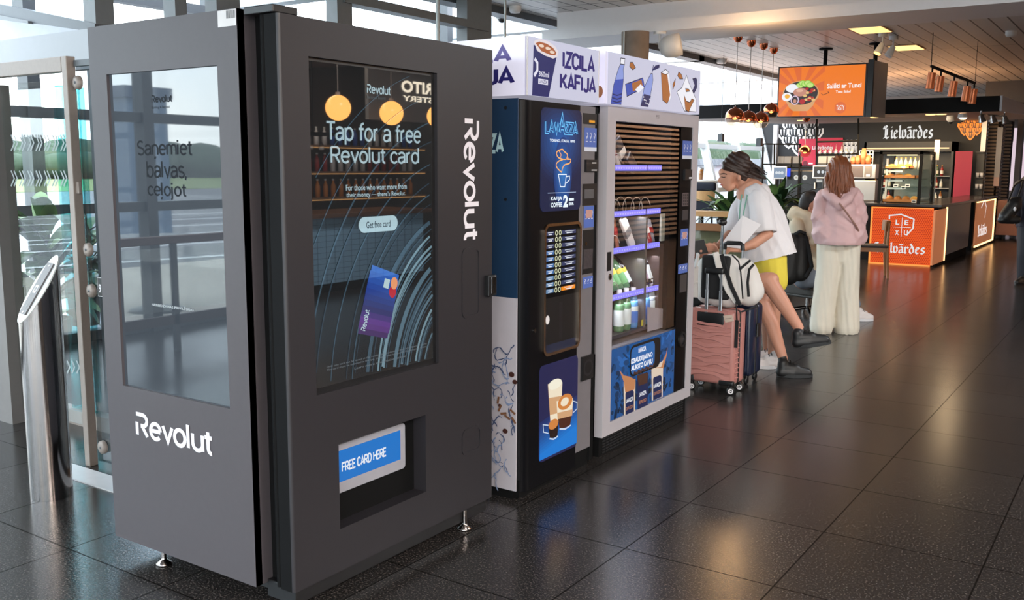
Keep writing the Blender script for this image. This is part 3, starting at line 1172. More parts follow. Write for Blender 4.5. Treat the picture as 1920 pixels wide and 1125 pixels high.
rs = random.Random(5)
c0, c1 = 3.20, .80
k = .0004
RAD = [.20, .225, .25, .27, .30, .325, .345, .38, .405, .44, .475, .50, .545, .58, .63, .67, .71, .76, .83, .90, .98, 1.06]
for i, r in enumerate(RAD):
    hi = i < 14
    tone = rs.uniform(.35, .75) if i < 5 else (rs.uniform(.55, .99) if hi else rs.uniform(.3, .6))
    ww = rs.uniform(.005, .009) if i < 5 else (rs.uniform(.010, .024) if hi else rs.uniform(.003, .007))
    for sub in range(2 if hi else 1):
        rr = r - sub * ww * 1.1
        wv = ww if sub == 0 else ww * .35
        tn = tone if sub == 0 else tone * .6
        pts = arc(c0 + .02 * math.sin(i * 1.7), c1 - .08, rr * 1.02, rr * 1.2, 84, 206, 60)
        wd = [wv * (0.12 + 0.88 * math.sin(PI * min(1, max(0, j / 60 * 0.85 + .1))) ** 1.5) for j in range(61)]
        lv = 'screen_streak_%d' % int(tn * 5)
        c = {0: (22, 32, 40), 1: (34, 50, 62), 2: (52, 74, 88), 3: (76, 102, 116), 4: (108, 136, 148), 5: (140, 165, 172)}[int(tn * 5)]
        mb.m(screen_glass(lv, *c))
        k += .00003
        for sg in clip(pts, wd):
            mb.stroke(SCR, [q[0] for q in sg], [q[1] for q in sg], k)
# the bank card on the screen
cq = SCR.pxs([(696, 496), (749, 516), (727, 635), (669, 625)])


def bil(q, u, v):
    a = [(q[0][i] * (1 - u) + q[1][i] * u) for i in (0, 1)]
    b = [(q[3][i] * (1 - u) + q[2][i] * u) for i in (0, 1)]
    return (a[0] * (1 - v) + b[0] * v, a[1] * (1 - v) + b[1] * v)


N = 12
for i in range(N):
    f = (i + .5) / N
    stops = [(0, (48, 104, 190)), (.4, (26, 52, 130)), (.62, (36, 32, 92)), (.82, (92, 40, 128)), (1, (50, 24, 74))]
    for (a, ca), (b, cb) in zip(stops[:-1], stops[1:]):
        if a <= f <= b:
            q = (f - a) / (b - a)
            col = tuple(ca[j] * (1 - q) + cb[j] * q for j in range(3))
    mb.m(screen_glass('screen_card_%d' % i, *col))
    e0 = .025 if i in (0, N - 1) else 0
    mb.flat(SCR, [bil(cq, e0, i / N), bil(cq, 1 - e0, i / N), bil(cq, 1 - e0, (i + 1) / N), bil(cq, e0, (i + 1) / N)], .0016)
mb.m(screen_glass('screen_pale', 176, 200, 204))
mb.flat(SCR, [bil(cq, .52, .12), bil(cq, .7, .12), bil(cq, .7, .26), bil(cq, .52, .26)], .0018)
CRD = Fr(SCR.P(*cq[3]), SCR.P(*cq[0]) - SCR.P(*cq[3]), -(SCR.P(*cq[2]) - SCR.P(*cq[3])))
L_ = (SCR.P(*cq[0]) - SCR.P(*cq[3])).length; W_ = (SCR.P(*cq[2]) - SCR.P(*cq[3])).length
up = -CRD.v.copy()
CRD = Fr(SCR.P(*cq[3]) + (SCR.P(*cq[2]) - SCR.P(*cq[3])) * .24, CRD.u, -(SCR.P(*cq[2]) - SCR.P(*cq[3])))
mb.word(CRD, 'Ṙevolut', L_ * .05, L_ * .36, 0, W_ * .16, .0018, .13)
mb.m(screen_glass('screen_peach', 226, 150, 104))
e = bil(cq, .86, .15); mb.ell(SCR, e[0], e[1], .020, .024, .0018)
mb.m(screen_glass('screen_red', 176, 30, 44))
e = bil(cq, .86, .28); mb.ell(SCR, e[0], e[1], .020, .024, .0017)
T1 = screen_glass('screen_text_blue', 160, 184, 192)
mb.m(T1)
mb.word(SCR, 'Tap for a free', *wquad(SCR, (610, 226), (789, 236), (789, 276), (611, 274)), .002, .1)
mb.word(SCR, 'Revolut card', *wquad(SCR, (619, 272), (785, 276), (785, 309), (619, 305)), .002, .1)
mb.text(SCR, 'For those who want more from', *wquad(SCR, (648, 345), (762, 345), (762, 357), (648, 355)), .002, .008)
mb.text(SCR, 'their money — there’s Revolut.', *wquad(SCR, (649, 360), (760, 359), (760, 370), (649, 371)), .002, .008)
mb.word(SCR, 'Ṙevolut', *wquad(SCR, (687, 157), (732, 161), (732, 179), (687, 175)), .002, .12)
mb.m(screen_glass('screen_grey_text', 70, 82, 88)).text(SCR, 'Banking & Beyond', *wquad(SCR, (688, 179), (722, 182), (722, 189), (688, 186)), .002)
mb.m(screen_glass('screen_button', 166, 192, 200))
b = SCR.box([(672, 407), (745, 404), (745, 433), (672, 436)])
mb.flat(SCR, rrect(b[0], b[1], b[2], b[3], .05), .002)
mb.m(screen_glass('screen_button_text', 30, 40, 50)).text(SCR, 'Get free card', *wquad(SCR, (686, 415), (731, 413), (731, 425), (686, 428)), .0026, .01)
mb.m(screen_glass('screen_small_text', 104, 112, 118))
for (s_, q) in (('Only one card can be issued at this machine per customer. Cards are subject to terms.', ((612, 686), (800, 644), (800, 648), (612, 691))),
                ('The card must be activated in the app. Licensed and regulated in the European Union.', ((612, 692), (800, 650), (800, 655), (612, 697))),
                ('Learn more information online', ((664, 689), (760, 667), (760, 671), (664, 693)))):
    q = SCR.pxs(q)
    F2 = Fr(SCR.P(*q[3]), SCR.P(*q[2]) - SCR.P(*q[3]), (0, 0, 1))
    F2 = Fr(SCR.P(*q[3]), (0, 1, 0), (0, 0, 1))
    mb.text(F2, s_, 0, q[1][0] - q[0][0], 0, .009, .002)
mb.build('screen', door, 'large advertising screen with a blue bank card')

# card tray with its own small screen
y0, y1, z0, z1 = slot
x = -2.475
mb = MB(BLK_M)
mb.box(x - .03, x, y0 - .01, y1 + .01, z0 - .01, z1 + .01)
rec = mb.build('card_tray', door)
TR = front(-2.47)
q = TR.box([(600, 838), (756, 796), (755, 880), (600, 932)])
mb = MB(mat('tray_grey', (150, 150, 158), 0.4))
mb.flat(TR, rrect(y0 + .002, q[1], q[2], q[3], .015), .012, .012)
mb.m(glow('tray_blue', (18, 112, 196)))
q2 = TR.box([(600, 850), (747, 810), (746, 864), (600, 912)])
mb.rect(TR, y0 + .002, q2[1], q2[2], q2[3], .0125)
mb.m(glow('tray_white', (225, 232, 240))).word(TR, 'FREE CARD HERE'.replace('D', 'Ḋ').replace('H', 'Ḣ'), *wquad(TR, (636, 861), (720, 841), (720, 859), (636, 880)), .013, .15,
     dict(GLY, **{'Ḋ': (.6, [[(0, 0), (0, .72), (.2, .72)] + arc(.2, .36, .28, .36, 90, -90, 10) + [(0, 0)]]), 'Ḣ': (.58, [[(0, 0), (0, .72)], [(.44, 0), (.44, .72)], [(0, .37), (.44, .37)]])}))
mb.build('tray_display', rec, 'small blue display reading free card here')

# ================================================================== slanted steel post with card reader
t = thing('ticket_post', 'slanted-top polished steel reader post standing by the glass door', 'post', (-4.34, 2.43, 0))
pc = V((-4.34, 2.43, 0))
r = .095
n = 40
mb = MB(CHROME)
hd = V((.35, .94, 0)); hd.rotate(Matrix.Rotation(math.radians(8), 3, 'Z')); hd.normalize()
SL = 1.62
def ztop(p):
    return 1.012 + (p - pc).dot(hd) * SL
vs = []
for j in range(n):
    an = 2 * PI * j / n
    p = pc + V((r * math.cos(an), r * math.sin(an), 0))
    vs += [p, V((p.x, p.y, ztop(p)))]
mb.add(vs, [[2 * j, (2 * j + 2) % (2 * n), (2 * j + 3) % (2 * n), 2 * j + 1] for j in range(n)], True)
mb.build('tube', t)
uu = V((hd.x, hd.y, SL)).normalized()
TP = Fr((pc.x, pc.y, ztop(pc)), uu, V((-hd.y, hd.x, 0)))
a = r * math.sqrt(1 + SL * SL)
mb = MB(mat('post_cap_white', (222, 226, 224), 0.3))
mb.ell(TP, 0, 0, a, r, .004, .006, 40)
cap = mb.build('cap', t)
mb = MB(mat('reader_grey', (92, 88, 90), 0.5))
mb.flat(TP, rrect(-.135, .135, -.042, .042, .008), .012, .008)
mb.m(WHITE).rect(TP, -.025, .015, -.018, .018, .0125)
mb.m(BLK_P).rect(TP, -.015, .006, -.011, .011, .013)
mb.m(BLK_P).flat(TP, rrect(-.105, -.08, -.016, .016, .004), .0125)
mb.m(CHROME).ell(TP, .12, 0, .005, .005, .0125); mb.ell(TP, -.125, 0, .005, .005, .0125)
mb.build('reader_plate', cap)
# ================================================================== coffee machine
FC = front(-2.43)
t = thing('coffee_vending_machine', 'black coffee machine with glowing blue poster, middle of the three machines', 'vending machine', (-2.8, 4.02, 0))
SD = near(3.66)
CB, CT = 3.66, 4.375
NAVY = mat('navy_side_print', (22, 50, 80), 0.45, var=0.08)
PALE = mat('pale_splash_print', (178, 174, 182), 0.45, var=0.05)
mb = MB(BLK_M)
mb.box(-3.25, -2.47, 3.668, 4.37, 0.0, 1.905)
mb.build('body', t)
# printed side: deep blue above a white field with water splashes, beans and bark
zc = (SD.px(925, 562)[1] + SD.px(968, 553)[1]) / 2
xb, xf = -3.25, SD.px(968, 700)[0]
mb = MB(NAVY)
mb.box(xb, xf, 3.66, 3.6675, zc, 1.905)
mb.m(PALE).box(xb, xf, 3.66, 3.6675, .045, zc)
INK = mat('splash_ink', (58, 74, 108), 0.5, var=0.3, scale=30)
INK2 = mat('splash_ink_pale', (120, 138, 172), 0.5, var=0.3, scale=30)
rs = random.Random(9)
q0, q1 = SD.px(926, 700)[0] - .25, xf - .004
for i in range(90):
    bnd = rs.choice([(0.62, .72), (.5, .66), (.08, .2), (.22, .34), (.34, .6)])
    x = rs.uniform(q0, q1); z = rs.uniform(*bnd)
    pts = []
    an = rs.uniform(0, 6.28)
    for j in range(rs.randint(5, 12)):
        if not (q0 < x < q1):
            break
        pts.append((x, z))
        an += rs.uniform(-.9, .9)
        x += .012 * math.cos(an); z += .014 * math.sin(an)
    if len(pts) > 3:
        mb.m(INK if rs.random() < .5 else INK2)
        mb.stroke(SD, pts, [rs.uniform(.0015, .008) for _ in pts], .0008 + .00004 * i)
BEAN = mat('bean_brown', (62, 32, 26), 0.5, var=0.2)
BARK = mat('bark_brown', (112, 76, 52), 0.6, var=0.3)
mb.m(BEAN)
for (x, y, w_) in ((960, 702, .016), (966, 716, .014), (948, 808, .015), (938, 760, .01)):
    p = SD.px(x, y); mb.ell(SD, p[0], p[1], w_, w_ * .8, .004)
mb.m(BARK)
for (x, y, an) in ((938, 765, 1.1), (945, 775, .2), (952, 782, -.5), (962, 772, -.6), (964, 788, -.9), (935, 750, 1.4)):
    p = SD.px(x, y); c, s_ = math.cos(an) * .018, math.sin(an) * .018
    mb.stroke(SD, [(p[0] - c, p[1] - s_), (p[0] + c, p[1] + s_)], .011, .0045)
mb.m(mat('pale_blue_print', (176, 212, 220), 0.5)).word(SD, 'LAVAZZA', xf - .36, SD.px(945, 270)[0], SD.px(930, 288)[1], SD.px(930, 250)[1], .001, .17)
mb.m(BLK_P)
for y in (202, 374):
    p = SD.px(948, y); mb.ell(SD, p[0], p[1], .008, .008, .001)
mb.build('side_panel', t, 'navy and pale printed side with coffee beans and splashes')
mb = MB(BLK_M).box(-3.2, -2.45, 3.69, 4.36, 0, .09)
mb.build('plinth', t)

# front door: black, with a rounded left edge
y0, y1 = 3.685, 4.195
z0, z1 = .03, 1.90
mb = MB(mat('gloss_black_door', (12, 12, 15), 0.35, var=0.1, spec=.12))
n = 8
prof = []
for i in range(n + 1):
    an = PI / 2 * i / n
    prof.append((-2.485 + .055 * math.cos(an) - 0.0, y0 + .06 - .06 * math.sin(an)))
vs = []
for (x, y) in [(-2.43, y1)] + [(-2.43, y0 + .06)] + prof[1:] + [(-2.47, y0)]:
    vs += [(x, y, z0), (x, y, z1)]
m_ = len(vs) // 2
mb.add(vs, [[2 * i, 2 * i + 1, 2 * i + 3, 2 * i + 2] for i in range(m_ - 1)], False)
mb.s[-(m_ - 3):] = [True] * (m_ - 3)
for zz in (z0, z1):
    mb.add([V((v[0], v[1], zz)) for v in vs[::2]], [list(range(m_))])
mb.box(-2.47, -2.4305, y1 - .01, y1, z0, z1)
mb.rect(FC, y0 + .06, y1, 1.238, 1.241, .0004)
cdoor = mb.build('door', t)
# screws and lock on the corner strip
mb = MB(CHROME); p = FC.px(1027, 600)
mb.ell(FC, y0 + .1, FC.px(1008, 618)[1], .010, .010, .006, .006); mb.build('key_lock', cdoor)


def panel(F, tl, tr, br, bl, mb, off, r, th=0.0):
    b = F.box([tl, tr, br, bl])
    mb.flat(F, rrect(b[0], b[1], b[2], b[3], r, 6), off, th)
    return b


def haze(mb, F, b, cx, cy, rx, ry, cols, off, nm):
    """printed halo: nested rings of the poster's own blue"""
    for i, c in enumerate(cols):
        f = 1 - i / len(cols)
        pts = [(min(b[1] - .004, max(b[0] + .004, x)), min(b[3] - .004, max(b[2] + .004, y))) for x, y in arc(cx, cy, rx * f, ry * f, 0, 360, 36)[:-1]]
        mb.m(glow(nm + str(i), c)).flat(F, pts, off + .00012 * i)


def ramp(c0, c1, n):
    return [tuple(c0[j] + (c1[j] - c0[j]) * i / (n - 1) for j in range(3)) for i in range(n)]


# upper lit poster
mb = MB(glow('poster_navy', (20, 30, 66)))
b = panel(FC, (1013, 201), (1090, 207), (1088, 398), (1013, 392), mb, .002, .035, .006)
haze(mb, FC, b, (b[0] + b[1]) / 2 - .02, b[3] - .16, .24, .2, ramp((20, 34, 74), (26, 92, 170), 10), .0024, 'poster_halo_a')
cpx = FC.px(1054, 338)
haze(mb, FC, b, cpx[0], cpx[1] + .04, .085, .17, ramp((24, 60, 124), (40, 120, 196), 8), .0040, 'poster_halo_b')
NEB = glow('neon_blue', (110, 196, 250), 1.1)
NEW = glow('neon_white', (228, 240, 250), 1.1)
NEO = glow('neon_orange', (250, 176, 96), 1.1)
INN = glow('neon_inner', (30, 74, 138))
lb = FC.box([(1020, 226), (1082, 229), (1082, 254), (1020, 251)])
mb.m(NEB).word(FC, 'LAV', lb[0], lb[0] + (lb[1] - lb[0]) * .42, lb[2], lb[3], .0055, .2)
mb.word(FC, 'ZZA', lb[0] + (lb[1] - lb[0]) * .58, lb[1], lb[2], lb[3], .0055, .2)
mb.word(FC, 'A', lb[0] + (lb[1] - lb[0]) * .40, lb[0] + (lb[1] - lb[0]) * .62, lb[2], lb[3] + .035, .0058, .2)
mb.m(INN).word(FC, 'LAV', lb[0] + .005, lb[0] + (lb[1] - lb[0]) * .42 - .004, lb[2] + .004, lb[3] - .004, .0063, .1)
mb.word(FC, 'ZZA', lb[0] + (lb[1] - lb[0]) * .58 + .004, lb[1] - .005, lb[2] + .004, lb[3] - .004, .0063, .1)
mb.word(FC, 'A', lb[0] + (lb[1] - lb[0]) * .40 + .006, lb[0] + (lb[1] - lb[0]) * .62 - .006, lb[2] + .004, lb[3] + .029, .0066, .1)
mb.m(NEW).text(FC, 'TORINO, ITALIA, 1895', *wquad(FC, (1029, 261), (1076, 262), (1076, 268), (1029, 267)), .006, .03)
st_ = FC.pxs([(1051, 323), (1043, 315), (1041, 308), (1046, 302), (1053, 299), (1046, 296), (1042, 290), (1043, 284), (1052, 280), (1056, 284), (1062, 290), (1061, 298), (1068, 299), (1066, 306), (1057, 309), (1053, 315), (1051, 323)])
mb.m(NEO).stroke(FC, smooth(st_), .006, .006)
mb.stroke(FC, smooth(FC.pxs([(1046, 283), (1050, 290), (1049, 297), (1058, 299), (1064, 296)])), .004, .0062)
mb.m(NEW).stroke(FC, FC.pxs([(1045, 327), (1060, 327), (1057, 350), (1049, 350), (1045, 327)]), .005, .006)
mb.stroke(FC, FC.pxs([(1060, 331), (1066, 330), (1066, 337), (1059, 344)]), .005, .006)
mb.m(glow('poster_line', (170, 190, 220))).stroke(FC, FC.pxs([(1025, 362), (1078, 360)]), .003, .006)
mb.m(NEW).text(FC, 'KAFIJA', *wquad(FC, (1031, 369), (1052, 368), (1052, 377), (1031, 378)), .006, .03)
mb.text(FC, 'COFFEE', *wquad(FC, (1031, 380), (1052, 379), (1052, 388), (1031, 389)), .006, .03)
mb.text(FC, '2', *wquad(FC, (1054, 366), (1063, 365), (1063, 388), (1054, 389)), .006, .05)
mb.text(FC, 'EUR', *wquad(FC, (1065, 380), (1074, 379), (1074, 384), (1065, 385)), .006, .05)
mb.rect(FC, *wquad(FC, (1065, 372), (1074, 371), (1074, 376), (1065, 377)), .006)
mb.build('upper_poster', cdoor, 'glowing blue poster with neon coffee cup and price')

# selection window with chrome trim
b = FC.box([(1017, 414), (1087, 420), (1084, 655), (1017, 664)])
o_ = rrect(b[0], b[1], b[2], b[3], .04, 6); i_ = rrect(b[0] + .014, b[1] - .014, b[2] + .014, b[3] - .014, .03, 6)
mb = MB(mat('bronze_chrome', (190, 168, 150), 0.18, 1.0)); mb.frame(FC, o_, i_, .012, .012); mb.build('window_trim', cdoor)
mb = MB(mat('recess_black', (8, 8, 9), 0.4, spec=.15)); mb.flat(FC, i_, .001); kp = mb.build('selection_panel', cdoor)
kb = FC.box([(1022, 432), (1078, 428), (1079, 544), (1022, 551)])
rows = 10
dz = (kb[3] - kb[2]) / rows
mid = (FC.px(1045, 490)[0])
BL = [glow('button_navy', (52, 58, 92)), glow('button_blue', (70, 112, 168)), glow('button_pale', (96, 132, 170)), glow('button_orange', (240, 140, 30))]
CRM = glow('button_cream', (224, 228, 190)); WHT = glow('button_text', (226, 230, 238))
for r_ in range(rows):
    zt = kb[3] - dz * r_
    for sd in (0, 1):
        mb = MB(BL[3] if (r_ == 9 and sd) else (BL[0] if sd or r_ < 3 else (BL[1] if r_ < 7 else BL[2])))
        a0, a1 = (kb[0], mid - .036) if sd == 0 else (mid + .036, kb[1])
        mb.rect(FC, a0 + .003, a1 - .003, zt - dz + .006, zt - .006, .004, .003)
        mb.m(WHT).rect(FC, a0 + (a1 - a0) * .3, a0 + (a1 - a0) * .72, zt - dz * .72, zt - dz * .55, .0045)
        mb.rect(FC, a0 + (a1 - a0) * .2, a0 + (a1 - a0) * .85, zt - dz * .4, zt - dz * .32, .0045)
        c = mid + (-.017 if sd == 0 else .017)
        mb.m(CRM).frame(FC, arc(c, zt - dz / 2, .0125, dz * .42, 0, 360, 16)[:-1], arc(c, zt - dz / 2, .008, dz * .28, 0, 360, 16)[:-1], .004)
        mb.build('selection_button', kp)
mb = MB(BLK_P)
e = FC.box([(1022, 556), (1083, 552), (1083, 655), (1022, 660)])
mb.rect(FC, e[0], e[1], e[2], e[3], .0015)
mb.m(mat('tray_navy', (34, 40, 62), 0.35)).rect(FC, e[0] + .01, e[1] - .02, e[2] + .01, e[2] + .05, .002)
mb.m(WHITE).ell(FC, FC.px(1026, 600)[0], FC.px(1026, 600)[1], .018, .022, .002)
mb.m(mat('cup_slot', (30, 30, 34), 0.3)).rect(FC, e[0] + .13, e[0] + .16, e[2] + .06, e[3] - .03, .002)
mb.build('cup_bay', cdoor)

# lower lit poster
mb = MB(glow('poster_violet', (30, 30, 74)))
b = panel(FC, (1014, 683), (1084, 668), (1080, 838), (1007, 868), mb, .002, .03, .006)
for i, c in enumerate(ramp((26, 44, 100), (22, 118, 208), 12)):
    zt = b[2] + (b[3] - b[2]) * (.46 - .03 * i)
    mb.m(glow('poster_floor%d' % i, c)).flat(FC, [(b[0] + .004, b[2] + .012), (b[1] - .004, b[2] + .012 + .004), (b[1] - .004, zt + .05), (b[0] + .004, zt - .02)], .0022 + .0001 * i)
GL_ = glow('cup_glass', (190, 200, 214)); MILK = glow('cup_milk', (236, 222, 196)); LAT = glow('cup_latte', (206, 160, 116)); COF = glow('cup_coffee', (74, 36, 18)); CRE = glow('cup_crema', (206, 128, 62)); DKC = glow('cup_dark', (34, 16, 10)); BTM = glow('cup_base', (200, 214, 232))


def pq(*p):
    return FC.pxs(p)


mb.m(LAT).flat(FC, pq((1026, 720), (1053, 716), (1049, 790), (1031, 795)), .004)
mb.m(MILK).flat(FC, pq((1026, 720), (1053, 716), (1052, 742), (1028, 746)), .0044)
mb.m(MILK).flat(FC, pq((1030, 778), (1050, 773), (1049, 790), (1031, 795)), .0044)
e = FC.px(1039.5, 720); mb.m(glow('cup_foam', (240, 234, 214))).ell(FC, e[0], e[1], .064, .026, .0048)
mb.m(MILK).flat(FC, pq((1042, 752), (1073, 746), (1071, 775), (1044, 784)), .0052)
mb.m(COF).flat(FC, pq((1044, 783), (1071, 775), (1067, 798), (1048, 805)), .0054)
mb.m(LAT).flat(FC, pq((1043, 774), (1072, 767), (1071, 779), (1044, 786)), .0056)
e = FC.px(1058, 753); mb.m(CRE).ell(FC, e[0], e[1], .072, .04, .0058)
e = FC.px(1057, 753); mb.m(MILK).ell(FC, e[0], e[1], .04, .022, .0062)
mb.m(BTM).stroke(FC, pq((1047, 804), (1058, 804), (1068, 797)), .008, .0064)
mb.stroke(FC, pq((1073, 752), (1080, 754), (1080, 766), (1072, 774)), .005, .0064)
mb.m(DKC).flat(FC, pq((1026, 797), (1045, 792), (1043, 818), (1029, 823)), .0068)
e = FC.px(1035.5, 795); mb.m(CRE).ell(FC, e[0], e[1], .046, .026, .0072)
mb.m(BTM).stroke(FC, pq((1028, 822), (1036, 823), (1044, 817)), .008, .0074)
mb.stroke(FC, pq((1026, 797), (1016, 796), (1017, 810), (1026, 812)), .005, .0074)
mb.build('lower_poster', cdoor, 'glowing poster of three glasses of coffee')

# payment column on the right of the door
PG = mat('payment_grey', (112, 108, 112), 0.45)
mb = MB(PG)
mb.box(-2.48, -2.436, 4.20, 4.36, .10, 1.90)
col = mb.build('payment_column', t)
BLU = mat('label_blue', (82, 108, 186), 0.5, var=0.04)


def label(mb, F, tl, tr, br, bl, off=.002, foot=True):
    b = F.box([tl, tr, br, bl])
    w_, h_ = b[1] - b[0], b[3] - b[2]
    mb.m(BLU).rect(F, b[0], b[1], b[2], b[3], off)
    mb.m(mat('label_white', (216, 222, 236), 0.5))
    for i in range(3):
        x = b[0] + w_ * (.2 + .3 * i)
        mb.stroke(F, [(x, b[3] - h_ * .2), (x + w_ * .07, b[3] - h_ * .3), (x, b[3] - h_ * .45), (x - w_ * .05, b[3] - h_ * .35)], w_ * .04, off + .0005)
        mb.rect(F, x - w_ * .08, x + w_ * .08, b[3] - h_ * .6, b[3] - h_ * .56, off + .0005)
    if foot:
        mb.rect(F, b[0], b[1], b[2], b[2] + h_ * .18, off + .0006)
    return b


FP = front(-2.436)


def dark(mb, F, tl, tr, br, bl, m=BLK_P, off=.003, th=.003):
    b = F.box([tl, tr, br, bl])
    mb.m(m).rect(F, b[0], b[1], b[2], b[3], off, th)
    return b


mb = MB()
dark(mb, FP, (1093, 212), (1118, 214), (1118, 234), (1093, 232))
p = FP.px(1107, 230); mb.m(glow('amber_text', (220, 150, 40))).rect(FP, p[0] - .02, p[0] + .04, p[1], p[1] + .012, .004)
mb.build('display_strip', col)
mb = MB(); label(mb, FP, (1095, 240), (1118, 240), (1118, 284), (1095, 284)); mb.build('instruction_label', col)
mb = MB(); dark(mb, FP, (1096, 300), (1118, 299), (1118, 322), (1096, 322), off=.012, th=.012)
mb.m(WHITE).rect(FP, *wquad(FP, (1106, 305), (1114, 304), (1114, 306), (1106, 307)), .013); mb.rect(FP, *wquad(FP, (1105, 318), (1115, 318), (1115, 320), (1105, 320)), .013)
mb.build('card_reader', col)
mb = MB(BLK_P); b_ = dark(mb, FP, (1092, 345), (1118, 344), (1118, 384), (1092, 386))
dark(mb, FP, (1095, 352), (1112, 358), (1112, 374), (1095, 370), mat('note_slot', (88, 90, 94), 0.3), .004)
mb.build('note_slot', col)
mb = MB(); label(mb, FP, (1094, 387), (1113, 386), (1113, 426), (1094, 427), foot=False)
p = wquad(FP, (1096, 394), (1111, 393), (1111, 408), (1096, 409)); mb.m(mat('label_peach', (196, 150, 140), 0.5)).rect(FP, p[0] + .01, p[1] - .01, p[2], p[3], .0032)
mb.build('allergy_label', col)
mb = MB(); dark(mb, FP, (1092, 432), (1112, 430), (1112, 512), (1092, 514), off=.002, th=.002)
mb.m(CHROME).ell(FP, FP.px(1098, 457)[0], FP.px(1098, 457)[1], .010, .010, .004)
dark(mb, FP, (1093, 468), (1110, 466), (1110, 502), (1093, 505), mat('coin_glass', (70, 66, 70), 0.15, var=.5, scale=60), .004)
mb.build('coin_mechanism', col)
mb = MB(); label(mb, FP, (1092, 520), (1111, 517), (1111, 538), (1092, 541), foot=False)
mb.build('contact_label', col)
mb = MB(); b_ = dark(mb, FP, (1089, 670), (1110, 662), (1108, 707), (1088, 715), off=.012, th=.012)
mb.m(mat('coin_cup', (40, 40, 44), 0.3)).frame(FP, arc((b_[0] + b_[1]) / 2, (b_[2] + b_[3]) / 2, .05, .045, 0, 360, 24)[:-1], arc((b_[0] + b_[1]) / 2, (b_[2] + b_[3]) / 2, .036, .032, 0, 360, 24)[:-1], .014)
mb.build('coin_return', col)
mb = MB(BLK_M).box(-2.5, -2.44, 4.36, 4.40, .02, 1.90); mb.build('side_trim', t)

# ------------------------------------------------------------------ light box over the coffee machine
LBW = glow('lightbox_white', (205, 205, 226), 0.95)
LBE = mat('lightbox_side', (206, 204, 222), 0.15, emit=0.28, var=0.02)
VIO = glow('lightbox_violet', (44, 36, 110))
t = thing('lightbox_sign', 'white light box on the coffee machine with large cup and violet capital letters', 'sign', (-2.8, 4.0, 1.915))
y0, y1, z0, z1 = 3.66, 4.325, 1.917, 2.178
mb = MB(LBE)
mb.box(-3.25, -2.404, y0, y1, z0, z1)
mb.m(WHITE)
for (a, b_) in ((y0, y0 + .006), (y1 - .006, y1)):
    mb.box(-2.41, -2.398, a, b_, z0, z1)
mb.build('case', t)
FB = front(-2.4)
mb = MB(LBW); mb.rect(FB, y0 + .006, y1 - .006, z0, z1, 0)
mb.m(VIO).word(FB, 'IZCILA', *wquad(FB, (1054, 93), (1115, 108), (1115, 138), (1054, 127)), .002, .17)
mb.word(FB, 'KAFIJA', *wquad(FB, (1049, 135), (1117, 146), (1117, 176), (1049, 168)), .002, .17)
mb.m(glow('cup_navy', (38, 40, 98))).flat(FB, FB.pxs([(1000, 84), (1044, 102), (1028, 182), (997, 179)]), .002)
mb.m(glow('cup_rim', (226, 216, 220))).flat(FB, FB.pxs([(1000, 79), (1003, 75), (1012, 73), (1028, 78), (1040, 87), (1046, 97), (1044, 107), (1036, 110), (1020, 104), (1006, 95)]), .003)
mb.m(glow('cup_latte_brown', (168, 92, 52))).flat(FB, FB.pxs([(1003, 81), (1010, 78), (1024, 82), (1036, 90), (1042, 99), (1040, 104), (1030, 103), (1014, 96)]), .0035)
mb.m(glow('cup_latte_foam', (232, 208, 190)))
for (x, y) in ((1014, 86), (1026, 91), (1034, 98)):
    p = FB.px(x, y); mb.ell(FB, p[0], p[1], .022, .007, .004)
mb.m(glow('cup_text', (226, 224, 240))).text(FB, '360ml', *wquad(FB, (1009, 131), (1028, 137), (1028, 147), (1009, 142)), .004, .02)
mb.rect(FB, *wquad(FB, (1008, 147), (1026, 150), (1026, 160), (1008, 157)), .004)
mb.m(glow('cup_navy', (38, 40, 98))).text(FB, 'LAVAZZA', *wquad(FB, (1010, 149), (1024, 152), (1024, 158), (1010, 155)), .0045, .02)
mb.m(glow('cup_text', (226, 224, 240))).stroke(FB, FB.pxs([(1001, 110), (1006, 118), (1006, 132), (1000, 142)]), .016, .0045)
mb.build('front_panel', t)
ED = near(3.6595)
mb = MB(mat('print_violet', (84, 70, 148), 0.3))
mb.word(ED, 'IZCILA', ED.px(960, 86)[0] - .42, ED.px(960, 86)[0], ED.px(955, 116)[1], ED.px(955, 85)[1], .001, .17)
mb.m(mat('print_indigo', (44, 38, 112), 0.3)).word(ED, 'KAFIJA', ED.px(966, 126)[0] - .46, ED.px(966, 126)[0], ED.px(960, 158)[1], ED.px(960, 125)[1], .001, .17)
mb.build('end_lettering', t)
t.location.z += 0

# ------------------------------------------------------------------ snack machine
t = thing('snack_vending_machine', 'grey-framed glass-front snack machine, furthest of the three machines', 'vending machine', (-2.85, 5.07, 0))
GF = mat('silver_grey_frame', (190, 186, 192), 0.4, 0.2, var=0.03)
GB = mat('machine_grey', (120, 116, 120), 0.5)
y0, y1 = 4.485, 5.68
zt, zb = 1.915, .115
wn = FC.box([(1153, 228), (1298, 238), (1287, 727), (1146, 790)])   # opening of the frame
gl = FC.box([(1153, 228), (1276, 237), (1270, 615), (1149, 645)])   # glass
mb = MB(GB)
XB = -3.3
mb.box(XB, XB + .03, y0, y1, zb, zt); mb.box(XB, -2.48, y0, y0 + .03, zb, zt); mb.box(XB, -2.48, y1 - .03, y1, zb, zt)
mb.box(XB, -2.48, y0, y1, zt - .04, zt); mb.box(XB, -2.48, y0, y1, zb, gl[2] - .03)
mb.build('body', t)
mb = MB(BLK_M)
mb.box(XB + .03, -2.5, gl[1] + .004, y1 - .03, gl[2] - .03, zt - .04)
mb.box(XB + .03, XB + .04, y0 + .03, gl[1], gl[2], zt - .04)
mb.build('inner_lining', t)
mb = MB(GF)
